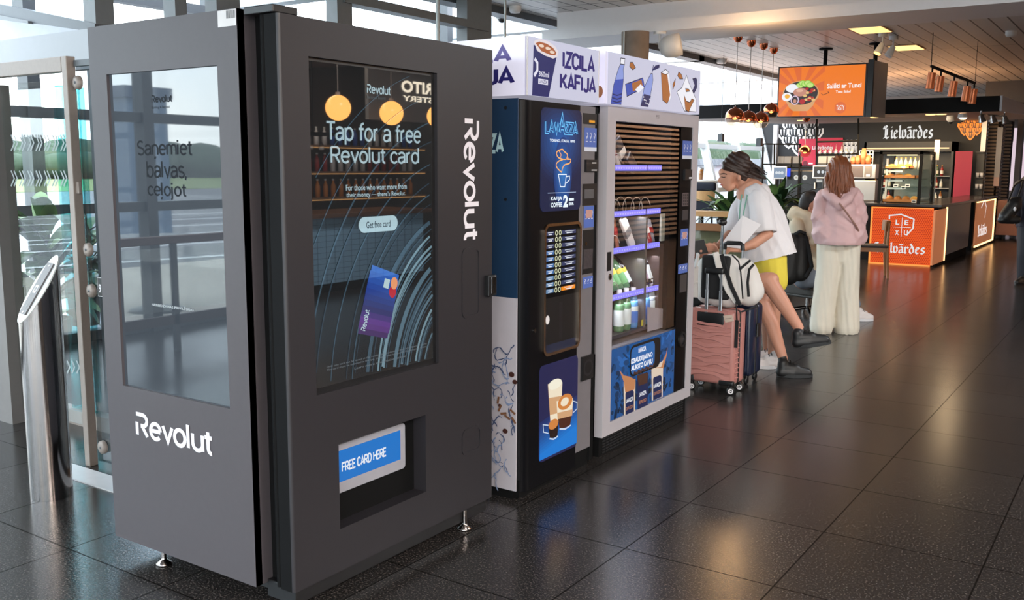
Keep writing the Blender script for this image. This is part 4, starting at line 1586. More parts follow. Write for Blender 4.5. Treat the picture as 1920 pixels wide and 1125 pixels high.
mb.frame(FC, [(y0, zb), (y1, zb), (y1, zt), (y0, zt)], [(wn[0], wn[2]), (wn[1], wn[2]), (wn[1], wn[3]), (wn[0], wn[3])], 0, .05)
mb.m(BLK_P)
p = FC.px(1233, 219)
for i in range(3):
    for j in range(3):
        mb.rect(FC, p[0] - .02 + j * .015, p[0] - .01 + j * .015, p[1] - .008 + i * .007, p[1] - .005 + i * .007, .0006)
p = wquad(FC, (1138, 473), (1146, 472), (1146, 507), (1138, 509)); mb.rect(FC, p[0], p[1], p[2], p[3], .0006)
sdoor = mb.build('door', t)
mb = MB(CHROME); p = FC.px(1143, 519); mb.ell(FC, p[0], p[1], .016, .018, .005, .005); mb.m(BLK_P).rect(FC, p[0] - .012, p[0] + .012, p[1] - .002, p[1] + .002, .0055); mb.build('key_lock', sdoor)
mb = MB(BLK_M); mb.box(XB + .02, -2.455, y0 + .01, y1 - .02, 0, zb)
mb.m(mat('grille_black', (30, 30, 32), 0.5))
for i in range(6):
    for j in range(26):
        mb.box(-2.455, -2.451, y0 + .05 + j * .042, y0 + .083 + j * .042, .012 + i * .016, .020 + i * .016)
mb.build('plinth', t)
mb = MB(GLASSD if False else glass('machine_glass', (0.93, 0.94, 0.95), 1.6)).rect(FC, gl[0], gl[1], gl[2], gl[3], -.012)
mb.build('glass_front', sdoor)
# shelves with lit price rails; the lower three are split into two bays
RAIL = glow('price_rail_blue', (140, 134, 250), 1.25)
TRAY = mat('shelf_metal', (70, 70, 76), 0.4, 0.5)
WIRE = mat('spiral_wire', (196, 190, 180), 0.3, 0.8)
XS = -2.53
FS = front(XS)
rails = [(1153, 317, 1209, 315, 1215, 314, 1262, 313), (1153, 403, 1206, 397, 1211, 397, 1260, 392), (1150, 473, 1206, 463, 1213, 461, 1258, 453), (1150, 558, 1205, 545, 1212, 543, 1256, 534)]
ymid = FS.px(1210, 450)[0]
SHELF = []
for i, r_ in enumerate(rails):
    zl = FS.px(r_[0], r_[1])[1]
    zr = FS.px(r_[6], r_[7])[1]
    z = (zl + zr) / 2
    SHELF.append(z)
    mb = MB(TRAY)
    mb.box(-3.2, XS - .004, gl[0] + .002, gl[1] - .06, z - .022, z - .014)
    sh = mb.build('shelf', t)
    for (ya, yb) in ((gl[0] + .003, ymid - .012), (ymid + .012, gl[1] - .065)):
        mb = MB(RAIL); mb.box(XS - .004, XS + .004, ya, yb, z - .016, z + .016)
        mb.m(glow('price_text', (200, 200, 255), 1.0))
        k_ = int((yb - ya) / .03)
        for j in range(k_):
            mb.rect(FS, ya + .008 + j * .03, ya + .02 + j * .03, z - .006, z + .003, .0045)
        mb.build('price_rail', sh)
zfl = gl[2] + .02
mb = MB(TRAY); mb.box(-3.2, XS, gl[0] + .002, gl[1] - .06, zfl - .02, zfl); mb.build('shelf', t)
mb = MB(mat('bay_divider', (120, 118, 116), 0.35, 0.5))
mb.box(XS - .01, XS + .008, ymid - .012, ymid + .010, zfl, SHELF[1] - .03)
mb.box(XS - .6, XS - .01, ymid - .004, ymid + .004, zfl, SHELF[1] - .03)
mb.build('bay_divider', t)
mb = MB(mat('clear_bay_edge', (170, 172, 160), 0.3)); mb.box(XS - .002, XS + .01, gl[1] - .06, gl[1] - .01, SHELF[2] + .02, SHELF[1] - .02); mb.m(mat('side_liner', (84, 70, 66), 0.4)).box(-3.2, XS, gl[1] - .055, gl[1], zfl, SHELF[2]); mb.build('side_liner', t)
mb = MB(mat('cooler_slots', (150, 142, 132), 0.4, 0.5))
for zz in (zfl + .04, SHELF[3] + .03):
    for i in range(13):
        mb.box(-2.9, -2.895, ymid - .18, ymid - .1, zz + i * .017, zz + .007 + i * .017)
mb.build('cooler_grille', t)
mb = MB(mat('grey_card', (160, 152, 156), 0.6)); q = FS.pxs([(1212, 575), (1257, 580), (1257, 610), (1212, 622)]); mb.flat(FS, q, .006); mb.m(mat('yellow_tag', (196, 186, 60), 0.5)).rect(FS, *wquad(FS, (1201, 600), (1209, 598), (1209, 609), (1201, 611)), .004); mb.build('bay_card', t, 'blank grey card covering the bottom right bay')


def spiral(y, z, n, parent, r=.045):
    pts = []
    for i in range(n * 16 + 1):
        a = 2 * PI * i / 16
        pts.append((XS - .03 - .055 * i / 16, y + r * math.cos(a), z + r + .004 + r * math.sin(a)))
    MB(WIRE).tube(pts, .0022, 5).build('spiral', parent)


for i, z in enumerate(SHELF):
    for y in (gl[0] + .06, gl[0] + .165, gl[0] + .27) + (() if i == 0 else (ymid + .07, ymid + .18, ymid + .29)):
        if y < gl[1] - .09:
            spiral(y, z - .012, 4, t)

# lower poster with the hatch
mb = MB(glow('iced_blue', (26, 78, 138)))
pb = FC.box([(1147, 654), (1266, 617), (1262, 741), (1147, 790)])
pb = (gl[0] - .004, gl[1] + .002, wn[2] + .003, gl[2] - .02)
mb.rect(FC, *pb, -.006)
rs = random.Random(3)
for i in range(220):
    cx_, cz_ = rs.uniform(pb[0] + .02, pb[1] - .02), rs.uniform(pb[2] + .02, pb[3] - .01)
    f = (cz_ - pb[2]) / (pb[3] - pb[2])
    c = rs.uniform(.6, 1.25)
    mb.m(glow('iced_%d' % (int(c * 4) * 4 + int(f * 3.99)), tuple(min(255, v * (.5 + .6 * (int(f * 3.99) / 3)) * (int(c * 4) / 4 + .1)) for v in (26, 78, 138))))
    a_ = rs.uniform(0, PI)
    rx_, rz_ = rs.uniform(.008, .04), rs.uniform(.006, .02)
    pts = [(min(pb[1], max(pb[0], cx_ + x_ * math.cos(a_) - y_ * math.sin(a_))), min(pb[3], max(pb[2], cz_ + x_ * math.sin(a_) + y_ * math.cos(a_)))) for x_, y_ in arc(0, 0, rx_, rz_, 0, 360, 10)[:-1]]
    mb.flat(FC, pts, -.0055 + .00001 * i)


def pz(*p):
    return FC.pxs(p)


CAN = [glow('drink_cream', (214, 196, 178)), glow('drink_caramel', (184, 124, 82)), glow('drink_navy', (22, 34, 76)), glow('drink_brown', (70, 42, 30)), glow('drink_white', (232, 234, 240))]
for (xa, xb_, yt, yb_, body, top) in ((1170, 1192, 716, 783, 2, 1), (1195, 1216, 704, 768, 2, 3), (1222, 1244, 688, 752, 2, 0)):
    mb.m(CAN[0 if body == 2 and top != 3 else 2]).flat(FC, pz((xa, yt), (xb_, yt - 5), (xb_ - 1, yb_ - 8), (xa + 1, yb_)), -.002)
    mb.m(CAN[2]).flat(FC, pz((xa + 3, yt + 22), (xa + 7, yt + 16), (xb_ - 7, yt + 14), (xb_ - 3, yt + 18), (xb_ - 3, yb_ - 8), (xa + 3, yb_ - 1)), -.0016)
    mb.m(CAN[top]).flat(FC, pz((xa, yt), (xb_, yt - 6), (xb_ - 2, yt + 14), (xa + 3, yt + 20)), -.0014)
    mb.m(CAN[4]).text(FC, 'LAVAZZA', *wquad(FC, (xa + 4, yt + 33), (xb_ - 4, yt + 27), (xb_ - 4, yt + 34), (xa + 4, yt + 41)), -.001, .03)
    mb.m(CAN[1]).text(FC, 'CAPPUCCINO' if top != 3 else 'ESPRESSO', *wquad(FC, (xa + 4, yt + 48), (xb_ - 4, yt + 42), (xb_ - 4, yt + 48), (xa + 4, yt + 54)), -.001, .01)
mb.m(CAN[1]).flat(FC, pz((1170, 716), (1164, 700), (1162, 694), (1170, 704), (1180, 706), (1192, 712)), -.0012)
mb.flat(FC, pz((1226, 690), (1240, 682), (1249, 664), (1252, 651), (1250, 668), (1244, 690)), -.0012)
mb.m(CAN[0]).flat(FC, pz((1222, 690), (1232, 684), (1244, 676), (1240, 688)), -.001)
mb.build('poster', sdoor, 'blue iced coffee poster')
hb = FC.box([(1181, 648), (1231, 634), (1230, 690), (1181, 706)])
mb = MB(BLK_P)
o_ = rrect(hb[0], hb[1] + .05, hb[2], hb[3], .045, 6)
mb.flat(FC, o_, .003, .003)
mb.m(glow('hatch_blue', (36, 96, 164))).flat(FC, rrect(hb[0] + .008, hb[1] - .03, hb[2] + .012, hb[3] - .014, .035, 6), .004)
HW = glow('hatch_white', (236, 240, 248))
mb.m(HW).text(FC, 'LAVAZZA', *wquad(FC, (1196, 652), (1210, 649), (1210, 657), (1196, 661)), .005, .04)
mb.text(FC, 'IZBAUDI JAUNO', *wquad(FC, (1182, 672), (1222, 660), (1222, 672), (1182, 684)), .005, .04)
mb.text(FC, 'AUKSTO KAFIJU', *wquad(FC, (1182, 685), (1222, 673), (1222, 685), (1182, 697)), .005, .04)
mb.m(CAN[3])
for i in range(16):
    p = FC.px(1188 + i * 2.4, 699 - i * 1.1 + (i % 3) * 1.5); mb.ell(FC, p[0], p[1], .012, .008, .0052 + .0001 * i, n=10)
mb.build('delivery_hatch', sdoor)

# payment column
mb = MB(mat('gloss_black_panel', (12, 12, 14), 0.4, spec=.1)); FQ = front(-2.436)
mb.rect(FQ, gl[1] + .004, wn[1], wn[2], wn[3]); pc_ = mb.build('payment_column', sdoor)
mb = MB(); label(mb, FQ, (1279, 264), (1297, 264), (1297, 298), (1279, 298)); mb.build('instruction_label', pc_)
mb = MB(); dark(mb, FQ, (1281, 318), (1294, 317), (1294, 338), (1281, 338), BLK_P, .014, .014)
mb.m(WHITE).rect(FQ, *wquad(FQ, (1288, 332), (1293, 332), (1293, 335), (1288, 335)), .0145); mb.build('card_reader', pc_)
mb = MB(); dark(mb, FQ, (1279, 362), (1290, 361), (1290, 386), (1279, 387), mat('keypad_grey', (96, 86, 88), 0.4))
mb.m(BLK_P)
for i in range(4):
    for j in range(3):
        p = wquad(FQ, (1280 + j * 3.4, 364 + i * 5.6), (1282.4 + j * 3.4, 364 + i * 5.6), (1282.4 + j * 3.4, 367.5 + i * 5.6), (1280 + j * 3.4, 367.5 + i * 5.6)); mb.rect(FQ, *p, .0035)
mb.build('keypad', pc_)
mb = MB(); dark(mb, FQ, (1279, 394), (1289, 393), (1289, 412), (1279, 413), mat('note_grey', (60, 60, 64), 0.3)); mb.build('note_slot', pc_)
mb = MB(); label(mb, FQ, (1276, 430), (1290, 428), (1289, 460), (1275, 462), foot=False)
p = wquad(FQ, (1278, 436), (1288, 434), (1288, 446), (1278, 448)); mb.m(mat('label_peach', (196, 150, 140), 0.5)).rect(FQ, p[0] + .01, p[1] - .01, p[2], p[3], .0032); mb.build('allergy_label', pc_)
mb = MB(); label(mb, FQ, (1271, 497), (1289, 493), (1288, 510), (1271, 514), foot=False); mb.build('contact_label', pc_)
mb = MB(); dark(mb, FQ, (1275, 516), (1287, 513), (1286, 546), (1274, 549), mat('plate_grey', (64, 60, 62), 0.4)); mb.build('blank_plate', pc_)
mb = MB(BLK_P); p = FQ.px(1277, 636)
mb.frame(FQ, arc(p[0], p[1], .05, .05, 0, 360, 24)[:-1], arc(p[0], p[1], .036, .036, 0, 360, 24)[:-1], .012, .012)
mb.m(mat('coin_cup', (40, 40, 44), 0.3)).ell(FQ, p[0], p[1], .036, .036, .002); mb.build('coin_return', pc_)

# ------------------------------------------------------------------ light box over the snack machine
t = thing('lightbox_sign', 'white light box on the snack machine printed with bottles, can and crisps', 'sign', (-2.85, 5.03, 1.92))
y0, y1, z0, z1 = 4.40, 5.61, 1.92, 2.184
MB(LBE).box(-3.25, -2.404, y0, y1, z0, z1).build('case', t)
mb = MB(LBW); mb.rect(FB, y0 + .02, y1, z0, z1, 0.0005)
LN = glow('lb_ink', (30, 30, 44)); LBL = glow('lb_blue', (62, 84, 176)); LPB = glow('lb_paleblue', (140, 156, 218)); LBR = glow('lb_brown', (168, 104, 56)); LWH = glow('lb_white', (236, 236, 244)); LNV = glow('lb_navy', (38, 44, 92))


def art(m, pts, off, ink=True):
    q = FB.pxs(pts)
    mb.m(m).flat(FB, q, off)
    if ink:
        mb.m(LN).stroke(FB, q, .004, off + .0006, True)


art(LPB, [(1163, 110), (1170, 111), (1170, 122), (1168, 130), (1169, 142), (1164, 196), (1145, 194), (1150, 160), (1158, 132), (1162, 122)], .001)
art(LBL, [(1152, 150), (1168, 148), (1164, 196), (1145, 194)], .002, False)
art(LWH, [(1163, 109), (1171, 110), (1170, 121), (1162, 120)], .0025)
mb.m(LNV)
for y in (176, 183, 189):
    mb.stroke(FB, FB.pxs([(1147, y), (1156, y + 3), (1165, y)]), .006, .0032)
art(LBR, [(1181, 117), (1186, 117), (1191, 127), (1186, 131), (1180, 125)], .001)
art(LBL, [(1172, 158), (1205, 146), (1208, 164), (1175, 181)], .001)
art(LBR, [(1184, 156), (1202, 149), (1205, 163), (1186, 172)], .0022, False)
art(LWH, [(1190, 168), (1200, 158), (1207, 164), (1196, 174)], .003, False)
art(LPB, [(1219, 138), (1222, 138), (1223, 150), (1221, 164), (1214, 200), (1200, 198), (1206, 166), (1212, 152)], .004)
art(LNV, [(1206, 176), (1219, 180), (1214, 200), (1200, 198)], .005, False)
mb.m(LWH)
for i in range(9):
    p = FB.px(1205 + (i * 5) % 12, 182 + (i * 7) % 15); mb.ell(FB, p[0], p[1], .005, .004, .006, n=8)
art(LNV, [(1222, 132), (1228, 123), (1236, 121), (1236, 127), (1228, 131)], .002, False)
mb.m(LNV).stroke(FB, FB.pxs([(1222, 136), (1225, 122)]), .008, .002)
art(LBR, [(1239, 136), (1247, 131), (1254, 136), (1258, 182), (1250, 194), (1242, 188)], .001)
art(LWH, [(1250, 136), (1254, 136), (1258, 182), (1252, 193), (1256, 178)], .002, False)
art(LWH, [(1239, 136), (1247, 130), (1254, 136), (1247, 140)], .0026)
art(LBR, [(1272, 135), (1277, 139), (1280, 148), (1274, 148), (1270, 142)], .001)
art(LBR, [(1266, 148), (1265, 158), (1261, 168), (1261, 158)], .001)
art(LWH, [(1286, 141), (1291, 156), (1304, 186), (1304, 210), (1282, 208), (1268, 172), (1278, 164)], .003)
art(LBR, [(1281, 178), (1286, 190), (1292, 192), (1296, 185), (1300, 188), (1294, 200), (1290, 210), (1284, 206)], .004, True)
art(LBR, [(1284, 166), (1290, 167), (1292, 171), (1285, 172)], .004)
art(LNV, [(1298, 148), (1304, 146), (1306, 150), (1306, 164), (1299, 178), (1297, 172), (1302, 160)], .002)
mb.build('front_panel', t)
EX = near(4.3995)
mb = MB(mat('print_brown', (150, 96, 56), 0.4)); p = EX.px(1124, 172); mb.ell(EX, p[0], p[1], .02, .03, .0005); mb.build('end_print', t)

# ------------------------------------------------------------------ goods inside the snack machine
def good(name, mb, x, y, z, label, cat, rot=None, group=None):
    o = mb.build(name)
    o.location = (x, y, z)
    if rot:
        o.rotation_euler = rot
    tag(o, label, cat, group)
    return o


def pet(body, cap, lab, h=.215, r=.032, lab2=None):
    mb = MB(body)
    mb.lathe((0, 0, 0), [(0, 0), (r * .9, 0), (r, .012), (r, h * .3), (r * .94, h * .34), (r, h * .38), (r, h * .6), (r * .8, h * .74), (r * .42, h * .86), (r * .4, h * .9), (0, h * .9)], 18)
    mb.m(cap).lathe((0, 0, 0), [(r * .5, h * .89), (r * .5, h), (0, h)], 16)
    mb.m(lab).lathe((0, 0, 0), [(r * 1.03, h * .14), (r * 1.03, h * .52)], 18)
    if lab2:
        mb.m(lab2).lathe((0, 0, 0), [(r * 1.035, h * .42), (r * 1.035, h * .54)], 18)
    return mb


PG_ = mat('pet_green', (86, 124, 90), .1); PBL = mat('pet_blue', (84, 140, 196), .1); PCL = mat('pet_clear', (150, 158, 164), .08); LW = mat('label_pale', (206, 214, 212), .5); LGN = mat('label_green', (110, 168, 110), .5); LYL = mat('label_yellow', (206, 186, 70), .5); LBU = mat('label_water_blue', (60, 110, 190), .5); CGN = mat('cap_green', (90, 190, 80), .4); CDK = mat('pet_dark', (40, 34, 36), .08)


def fy(px, py, x=-2.61):
    return front(x).px(px, py)[0]


zf = zfl + .001
good('water_bottle', pet(PG_, WHITE, LW, .25), -2.575, fy(1160, 600, -2.575), zf, 'green water bottle half hidden by the frame at the bottom left of the snack machine', 'bottle')
good('water_bottle', pet(PG_, WHITE, LW, .25), -2.575, fy(1173, 600, -2.575), zf, 'green water bottle with pale label second from left on the bottom shelf', 'bottle')
good('water_bottle', pet(PBL, WHITE, LBU, .245, lab2=LW), -2.575, fy(1186, 598, -2.575), zf, 'blue water bottle with white cap on the bottom shelf beside the green ones', 'bottle')
good('snack_bag', MB(mat('bag_amber', (196, 130, 70), .4, var=.4, scale=30)).ball((0, 0, .04), (.03, .035, .04), 14), -2.68, 5.125, zf, 'small amber snack bag on the bottom shelf right of the blue bottle', 'snack')
good('water_bottle', pet(PBL, WHITE, LBU, .24), -2.575, 5.275, zf, 'pale blue bottle behind the blank grey card', 'bottle')
good('water_bottle', pet(PCL, WHITE, LW, .27), -2.575, 5.345, zf, 'tall clear bottle with white cap behind the blank grey card', 'bottle')
good('water_bottle', pet(CDK, STEELL, mat('label_copper', (170, 120, 90), .4), .23), -2.585, 5.40, zf, 'dark bottle furthest right behind the blank grey card', 'bottle')
z3 = SHELF[3] - .012
for k, (x, y, dk) in enumerate(((1156, 505, 0), (1166, 503, 0), (1178, 503, 0), (1185, 520, 1))):
    b_, c_, l_ = (PG_, CGN if k < 2 else BLK_P, LGN) if not dk else (CDK, BLK_P, LW)
    good('juice_bottle', pet(b_, c_, l_, .24, .028, LYL), XS - .07, fy(x, y, XS - .07) - .02, z3 + .032, ('green drink bottle leaning back at the far left of the fourth shelf', 'green drink bottle with bright green cap leaning back on the fourth shelf', 'green drink bottle with black cap leaning back on the fourth shelf', 'dark cola bottle leaning back on the fourth shelf left of the divider')[k], 'bottle', rot=(.25, -.42, 0))
for k, x in enumerate((1222, 1232, 1242, 1252)):
    good('soft_drink_bottle', pet(CDK, STEELL, mat('label_mauve', (170, 140, 160), .4) if k < 2 else LW, .23, .026), XS - .05, 5.255 + .043 * k, z3 + .03, ('first', 'second', 'third', 'fourth')[k] + ' dark drink bottle right of the divider on the fourth shelf', 'bottle', rot=(0, -.35, 0))
z2 = SHELF[2] - .012


def pack(w_, h_, th, m, band=None):
    mb = MB(m)
    mb.obox((0, 0, h_ / 2), (th, w_, h_), None, min(th * .4, .006))
    mb.box(-th * .1, th * .1, -w_ / 2, w_ / 2, -.008, 0); mb.box(-th * .1, th * .1, -w_ / 2, w_ / 2, h_, h_ + .008)
    if band:
        mb.m(band).box(-th / 2 - .001, th / 2 + .001, -w_ / 2 - .001, w_ / 2 + .001, h_ * .4, h_ * .62)
    return mb


CRM_ = mat('wrap_cream', (206, 198, 186), .35, var=.1); RED_ = mat('wrap_red', (150, 40, 40), .35, var=.2); BRN_ = mat('wrap_brown', (140, 84, 60), .35, var=.2); BK_ = mat('wrap_black', (40, 38, 42), .3, var=.3, scale=50)
good('chocolate_bar', pack(.035, .2, .015, BRN_, RED_), XS - .08, fy(1158, 440, XS - .08), z2 + .01, 'brown chocolate bar at the far left of the third shelf', 'snack', rot=(.05, -.15, 0))
good('wrapped_biscuit', pack(.07, .21, .02, CRM_, mat('wrap_grey', (120, 116, 112), .4)), XS - .05, fy(1186, 455, XS - .05), z2 + .01, 'cream wrapped biscuit leaning left of the divider on the third shelf', 'snack', rot=(.55, -.1, 0))
good('wrapped_biscuit', pack(.06, .18, .02, CRM_, BK_), XS - .06, 5.12, z2 + .01, 'cream and black wrapped biscuit just left of the divider on the third shelf', 'snack', rot=(.5, -.1, 0))
good('wafer_stick', pack(.035, .2, .02, CRM_, BRN_), XS - .05, 5.29, z2 + .01, 'long cream wafer leaning just right of the divider on the third shelf', 'snack', rot=(.45, -.1, 0))
good('snack_bag', pack(.06, .15, .03, RED_, CRM_), XS - .05, 5.32, z2 + .02, 'red and white snack bag right of the divider on the third shelf', 'snack', rot=(.1, -.3, 0))
good('snack_bag', pack(.06, .15, .03, mat('wrap_silver', (170, 166, 170), .2, .4, var=.3, scale=40), RED_), XS - .06, 5.375, z2 + .02, 'silver snack bag at the right end of the third shelf', 'snack', rot=(-.1, -.3, 0))
z0_ = SHELF[0] - .012
good('snack_bag', pack(.08, .2, .02, BK_, CRM_), XS - .08, fy(1176, 305, XS - .08), z0_ + .01, 'black snack bag with white band leaning in the top shelf spiral', 'snack', rot=(.5, -.15, 0))
good('snack_bag', pack(.06, .19, .02, CRM_, RED_), XS - .10, fy(1163, 300, XS - .10), z0_ + .02, 'white and red snack bag left of the black one on the top shelf', 'snack', rot=(.35, -.15, 0))
good('snack_bag', pack(.07, .12, .03, BK_, None), XS - .06, fy(1188, 308, XS - .06), z0_ + .01, 'crumpled black snack bag at the front of the top shelf', 'snack', rot=(.9, 0, 0))
# ================================================================== food kiosk
KF = near(16.6)
KS = front(-2.9)
COPPER = mat('copper_sheet', (190, 112, 74), 0.35, 0.7, var=0.08)
WOODL = mat('light_oak', (204, 160, 108), 0.5, var=0.15, scale=6)
WOODM = mat('brown_oak', (150, 104, 66), 0.5, var=0.18, scale=6)
WOODD = mat('dark_slat_wood', (120, 92, 66), 0.55, var=0.15, scale=6)
STONE = mat('dark_worktop', (46, 42, 42), 0.2, var=0.2, scale=60)
KX0, KX1 = -4.0, -2.93


def SZ(y):
    """height of the sloping canopy soffit"""
    return 2.41 + .029 * (y - 15.36)


KE = KS.px(1863, 420)[0]
y_a = KS.px(1775, 430)[0]; y_b = KS.px(1817, 430)[0]; y_c = KS.px(1827, 420)[0]

# canopy
t = thing('kiosk_canopy', 'flat black-edged canopy slab hanging over the food kiosk', 'canopy', (-4.8, 19.5, 2.4))
mb = MB(BLK_M); mb.box(-7.6, -1.98, 15.3, 15.36, 2.405, 2.62); mb.build('fascia', t)
mb = MB(mat('fascia_grey', (150, 150, 158), 0.35)); mb.add([(-1.99, 15.3, 2.405), (-1.95, 15.3, 2.405), (-1.95, 24, SZ(24) - .01), (-1.99, 24, SZ(24) - .01), (-1.99, 15.3, 2.62), (-1.95, 15.3, 2.62), (-1.95, 24, 2.72), (-1.99, 24, 2.72)], [[0, 3, 2, 1], [4, 5, 6, 7], [0, 1, 5, 4], [1, 2, 6, 5], [2, 3, 7, 6], [3, 0, 4, 7]]); mb.build('side_fascia', t, 'grey end fascia')
mb = MB(mat('canopy_soffit', (190, 164, 146), 0.5)); mb.add([(-7.6, 15.36, SZ(15.36)), (-2.0, 15.36, SZ(15.36)), (-2.0, 23.58, SZ(23.58)), (-7.6, 23.58, SZ(23.58)), (-7.6, 15.36, 2.61), (-2.0, 15.36, 2.61), (-2.0, 23.58, 2.71), (-7.6, 23.58, 2.71)], [[0, 3, 2, 1], [4, 5, 6, 7], [0, 1, 5, 4], [2, 3, 7, 6], [1, 2, 6, 5], [3, 0, 4, 7]]); sf = mb.build('soffit', t)
EMW = glow('canopy_lamp', (255, 200, 120), 3.0)
for (x, y) in ((1502, 229), (1640, 222), (1745, 216), (1765, 215)):
    p = at(x, y, 2, 2.41); p = at(x, y, 2, SZ(p.y))
    MB(EMW).lathe((p.x, p.y, SZ(p.y) - .012), [(0, 0), (.07, 0), (.08, .012)], 14).build('downlight', sf, 'lit warm downlight')

# back wall with hop print and brewery name
BW = near(23.6)
xr = BW.px(1846, 300)[0]
mb = MB(mat('kiosk_black_wall', (26, 26, 28), 0.6)); mb.box(-8.4, xr, 23.6, 23.75, 0, 2.70)
st('wall_kiosk', mb)
mb = MB(mat('grey_aluminium', (176, 172, 172), 0.35, 0.5)); q = BW.px(1843, 300); mb.box(q[0] - .05, q[0] + .05, 23.46, 23.56, 0, SZ(23.5) - .01)
q = BW.px(1457, 260); mb.box(q[0] - .05, q[0] + .05, 23.44, 23.56, 0, SZ(23.5) - .01)
st('trim_7', mb)
PW = glow('sign_white', (226, 226, 226), 1.0)
t = thing('wall_sign', 'white blackletter lettering on the black back wall above the long drinks fridge', 'sign', (BW.P(*BW.px(1705, 250))))
b = BW.box([(1655, 232), (1750, 234), (1750, 261), (1655, 262)])
MB(PW).word(BW, 'Lielvārdes', b[0], b[1], b[2], b[3], .012, .15, BLK).build('lettering', t)


def hop(mb, F, cx, top, w_, h, off, lw, rows=4, m2=None):
    """hop cone: rows of pointed scales with veins"""
    k = 0
    for r in range(rows):
        n = [3, 4, 3, 2, 1][r + (5 - rows) if rows < 5 else r] if rows != 4 else [3, 4, 3, 1][r]
        for i in range(n):
            x = cx + (i - (n - 1) / 2) * w_ / 3.6
            y = top - h * r / (rows + .4)
            sw, sh = w_ / 3.1, h * 1.5 / (rows + .4)
            out = [(x - sw / 2, y), (x - sw * .52, y - sh * .4), (x - sw * .3, y - sh * .75), (x, y - sh), (x + sw * .3, y - sh * .75), (x + sw * .52, y - sh * .4), (x + sw / 2, y)]
            k += .0008
            if m2:
                mb.m(m2[1]).flat(F, out, off + k)
                mb.m(m2[0])
            mb.stroke(F, out, lw, off + k + .0003)
            for q in (-.28, 0, .28):
                mb.stroke(F, [(x + sw * q, y - sh * .05), (x + sw * q * .8, y - sh * .55)], [lw * .9, lw * .3], off + k + .0004)


INKW = mat('white_mural_paint', (236, 236, 236), 0.6)
INKB = mat('black_mural_paint', (24, 24, 26), 0.6)
t = thing('hop_mural', 'big white hop cone painted on the black wall above the red poster', 'mural', BW.P(*BW.px(1500, 262)))
b = BW.box([(1464, 226), (1536, 228), (1536, 290), (1464, 290)])
mb = MB(INKW); hop(mb, BW, (b[0] + b[1]) / 2, b[3], b[1] - b[0], b[3] - b[2], .004, .045, 4, (INKW, INKB)); mb.build('hop_print', t)
t = thing('hop_mural', 'small white hop cone painted on the wall above the oven', 'mural', BW.P(*BW.px(1592, 290)))
b = BW.box([(1578, 262), (1606, 262), (1606, 312), (1578, 312)])
mb = MB(INKW); hop(mb, BW, (b[0] + b[1]) / 2, b[3], b[1] - b[0], b[3] - b[2], .004, .035, 4, (INKW, INKB)); mb.build('hop_print', t)
t = thing('neon_hop_sign', 'orange neon hop cone glowing on the back wall near the slatted post', 'sign', BW.P(*BW.px(1820, 240)))
NEH = glow('neon_hop_orange', (255, 128, 30), 1.3); NHD = glow('neon_hop_back', (96, 48, 14))
b = BW.box([(1800, 222), (1842, 222), (1842, 262), (1800, 260)])
mb = MB(NEH); hop(mb, BW, (b[0] + b[1]) / 2, b[3], b[1] - b[0], b[3] - b[2], .02, .03, 4, (NEH, NHD)); mb.build('neon_tube', t)

# drinks fridge in the back wall
t = thing('drinks_fridge', 'long black drinks fridge with a lit strip under the white blackletter lettering', 'fridge', (-4.7, 23.3, 0))
FR_ = near(23.0)
b = FR_.box([(1618, 268), (1786, 264), (1786, 372), (1618, 376)])
mb = MB(BLK_P); mb.box(b[0], b[1], 23.0, 23.57, b[3] - .22, b[3]); mb.box(b[0], b[1], 23.5, 23.57, 0, b[3]); mb.box(b[0], b[0] + .05, 23.0, 23.5, 0, b[3]); mb.box(b[1] - .05, b[1], 23.0, 23.5, 0, b[3]); mb.box(b[0], b[1], 23.0, 23.57, 0, .4)
mb.build('body', t)
zl = FR_.px(1700, 278)[1]
mb = MB(glow('fridge_led', (255, 206, 150), 1.4)); mb.rect(FR_, b[0] + .05, b[1] - .1, zl - .015, zl + .015, .004); mb.build('light_strip', t)
mb = MB(mat('fridge_shelf', (170, 170, 168), 0.3, 0.5))
FZ = [.55, .85, 1.15, 1.42]
for z in FZ:
    mb.box(b[0] + .05, b[1] - .05, 23.05, 23.5, z - .012, z)
mb.build('shelf', t)
fb0, fb1 = b[0], b[1]
BG = [mat('bottle_green', (70, 96, 60), 0.15), mat('bottle_amber', (150, 92, 40), 0.15), mat('bottle_pale', (196, 200, 190), 0.15), mat('bottle_red', (150, 44, 40), 0.2)]


def bottle_mesh(mb, h=.24, r=.032, cap=None, lab=None):
    mb.lathe((0, 0, 0), [(0, 0), (r, 0), (r, h * .58), (r * .85, h * .68), (r * .38, h * .82), (r * .36, h * .95), (0, h * .95)], 12)
    if lab:
        mb.m(lab).lathe((0, 0, 0), [(r * 1.02, h * .2), (r * 1.02, h * .5)], 12)
    if cap:
        mb.m(cap).lathe((0, 0, 0), [(r * .44, h * .92), (r * .44, h), (0, h)], 12)
    return mb


protos = []
for i, m_ in enumerate(BG):
    o = bottle_mesh(MB(m_), .24 if i != 2 else .2, .032, WHITE if i == 2 else mat('cap_gold', (190, 150, 70), .3, .6), mat('label_cream', (222, 214, 196), .5)).build('drink_bottle')
    protos.append(o)
nb = 0
for z in FZ[1:]:
    for k in range(15):
        x = fb0 + .25 + k * (fb1 - fb0 - .5) / 14
        o = protos[nb % 4] if nb < 4 else protos[(nb * 7 + k // 4) % 4].copy()
        if nb >= 4:
            COL.objects.link(o)
        o.location = (x, 23.2, z)
        tag(o, 'small drink bottle standing in a row inside the drinks fridge', 'bottle', 'bottles in the drinks fridge')
        nb += 1

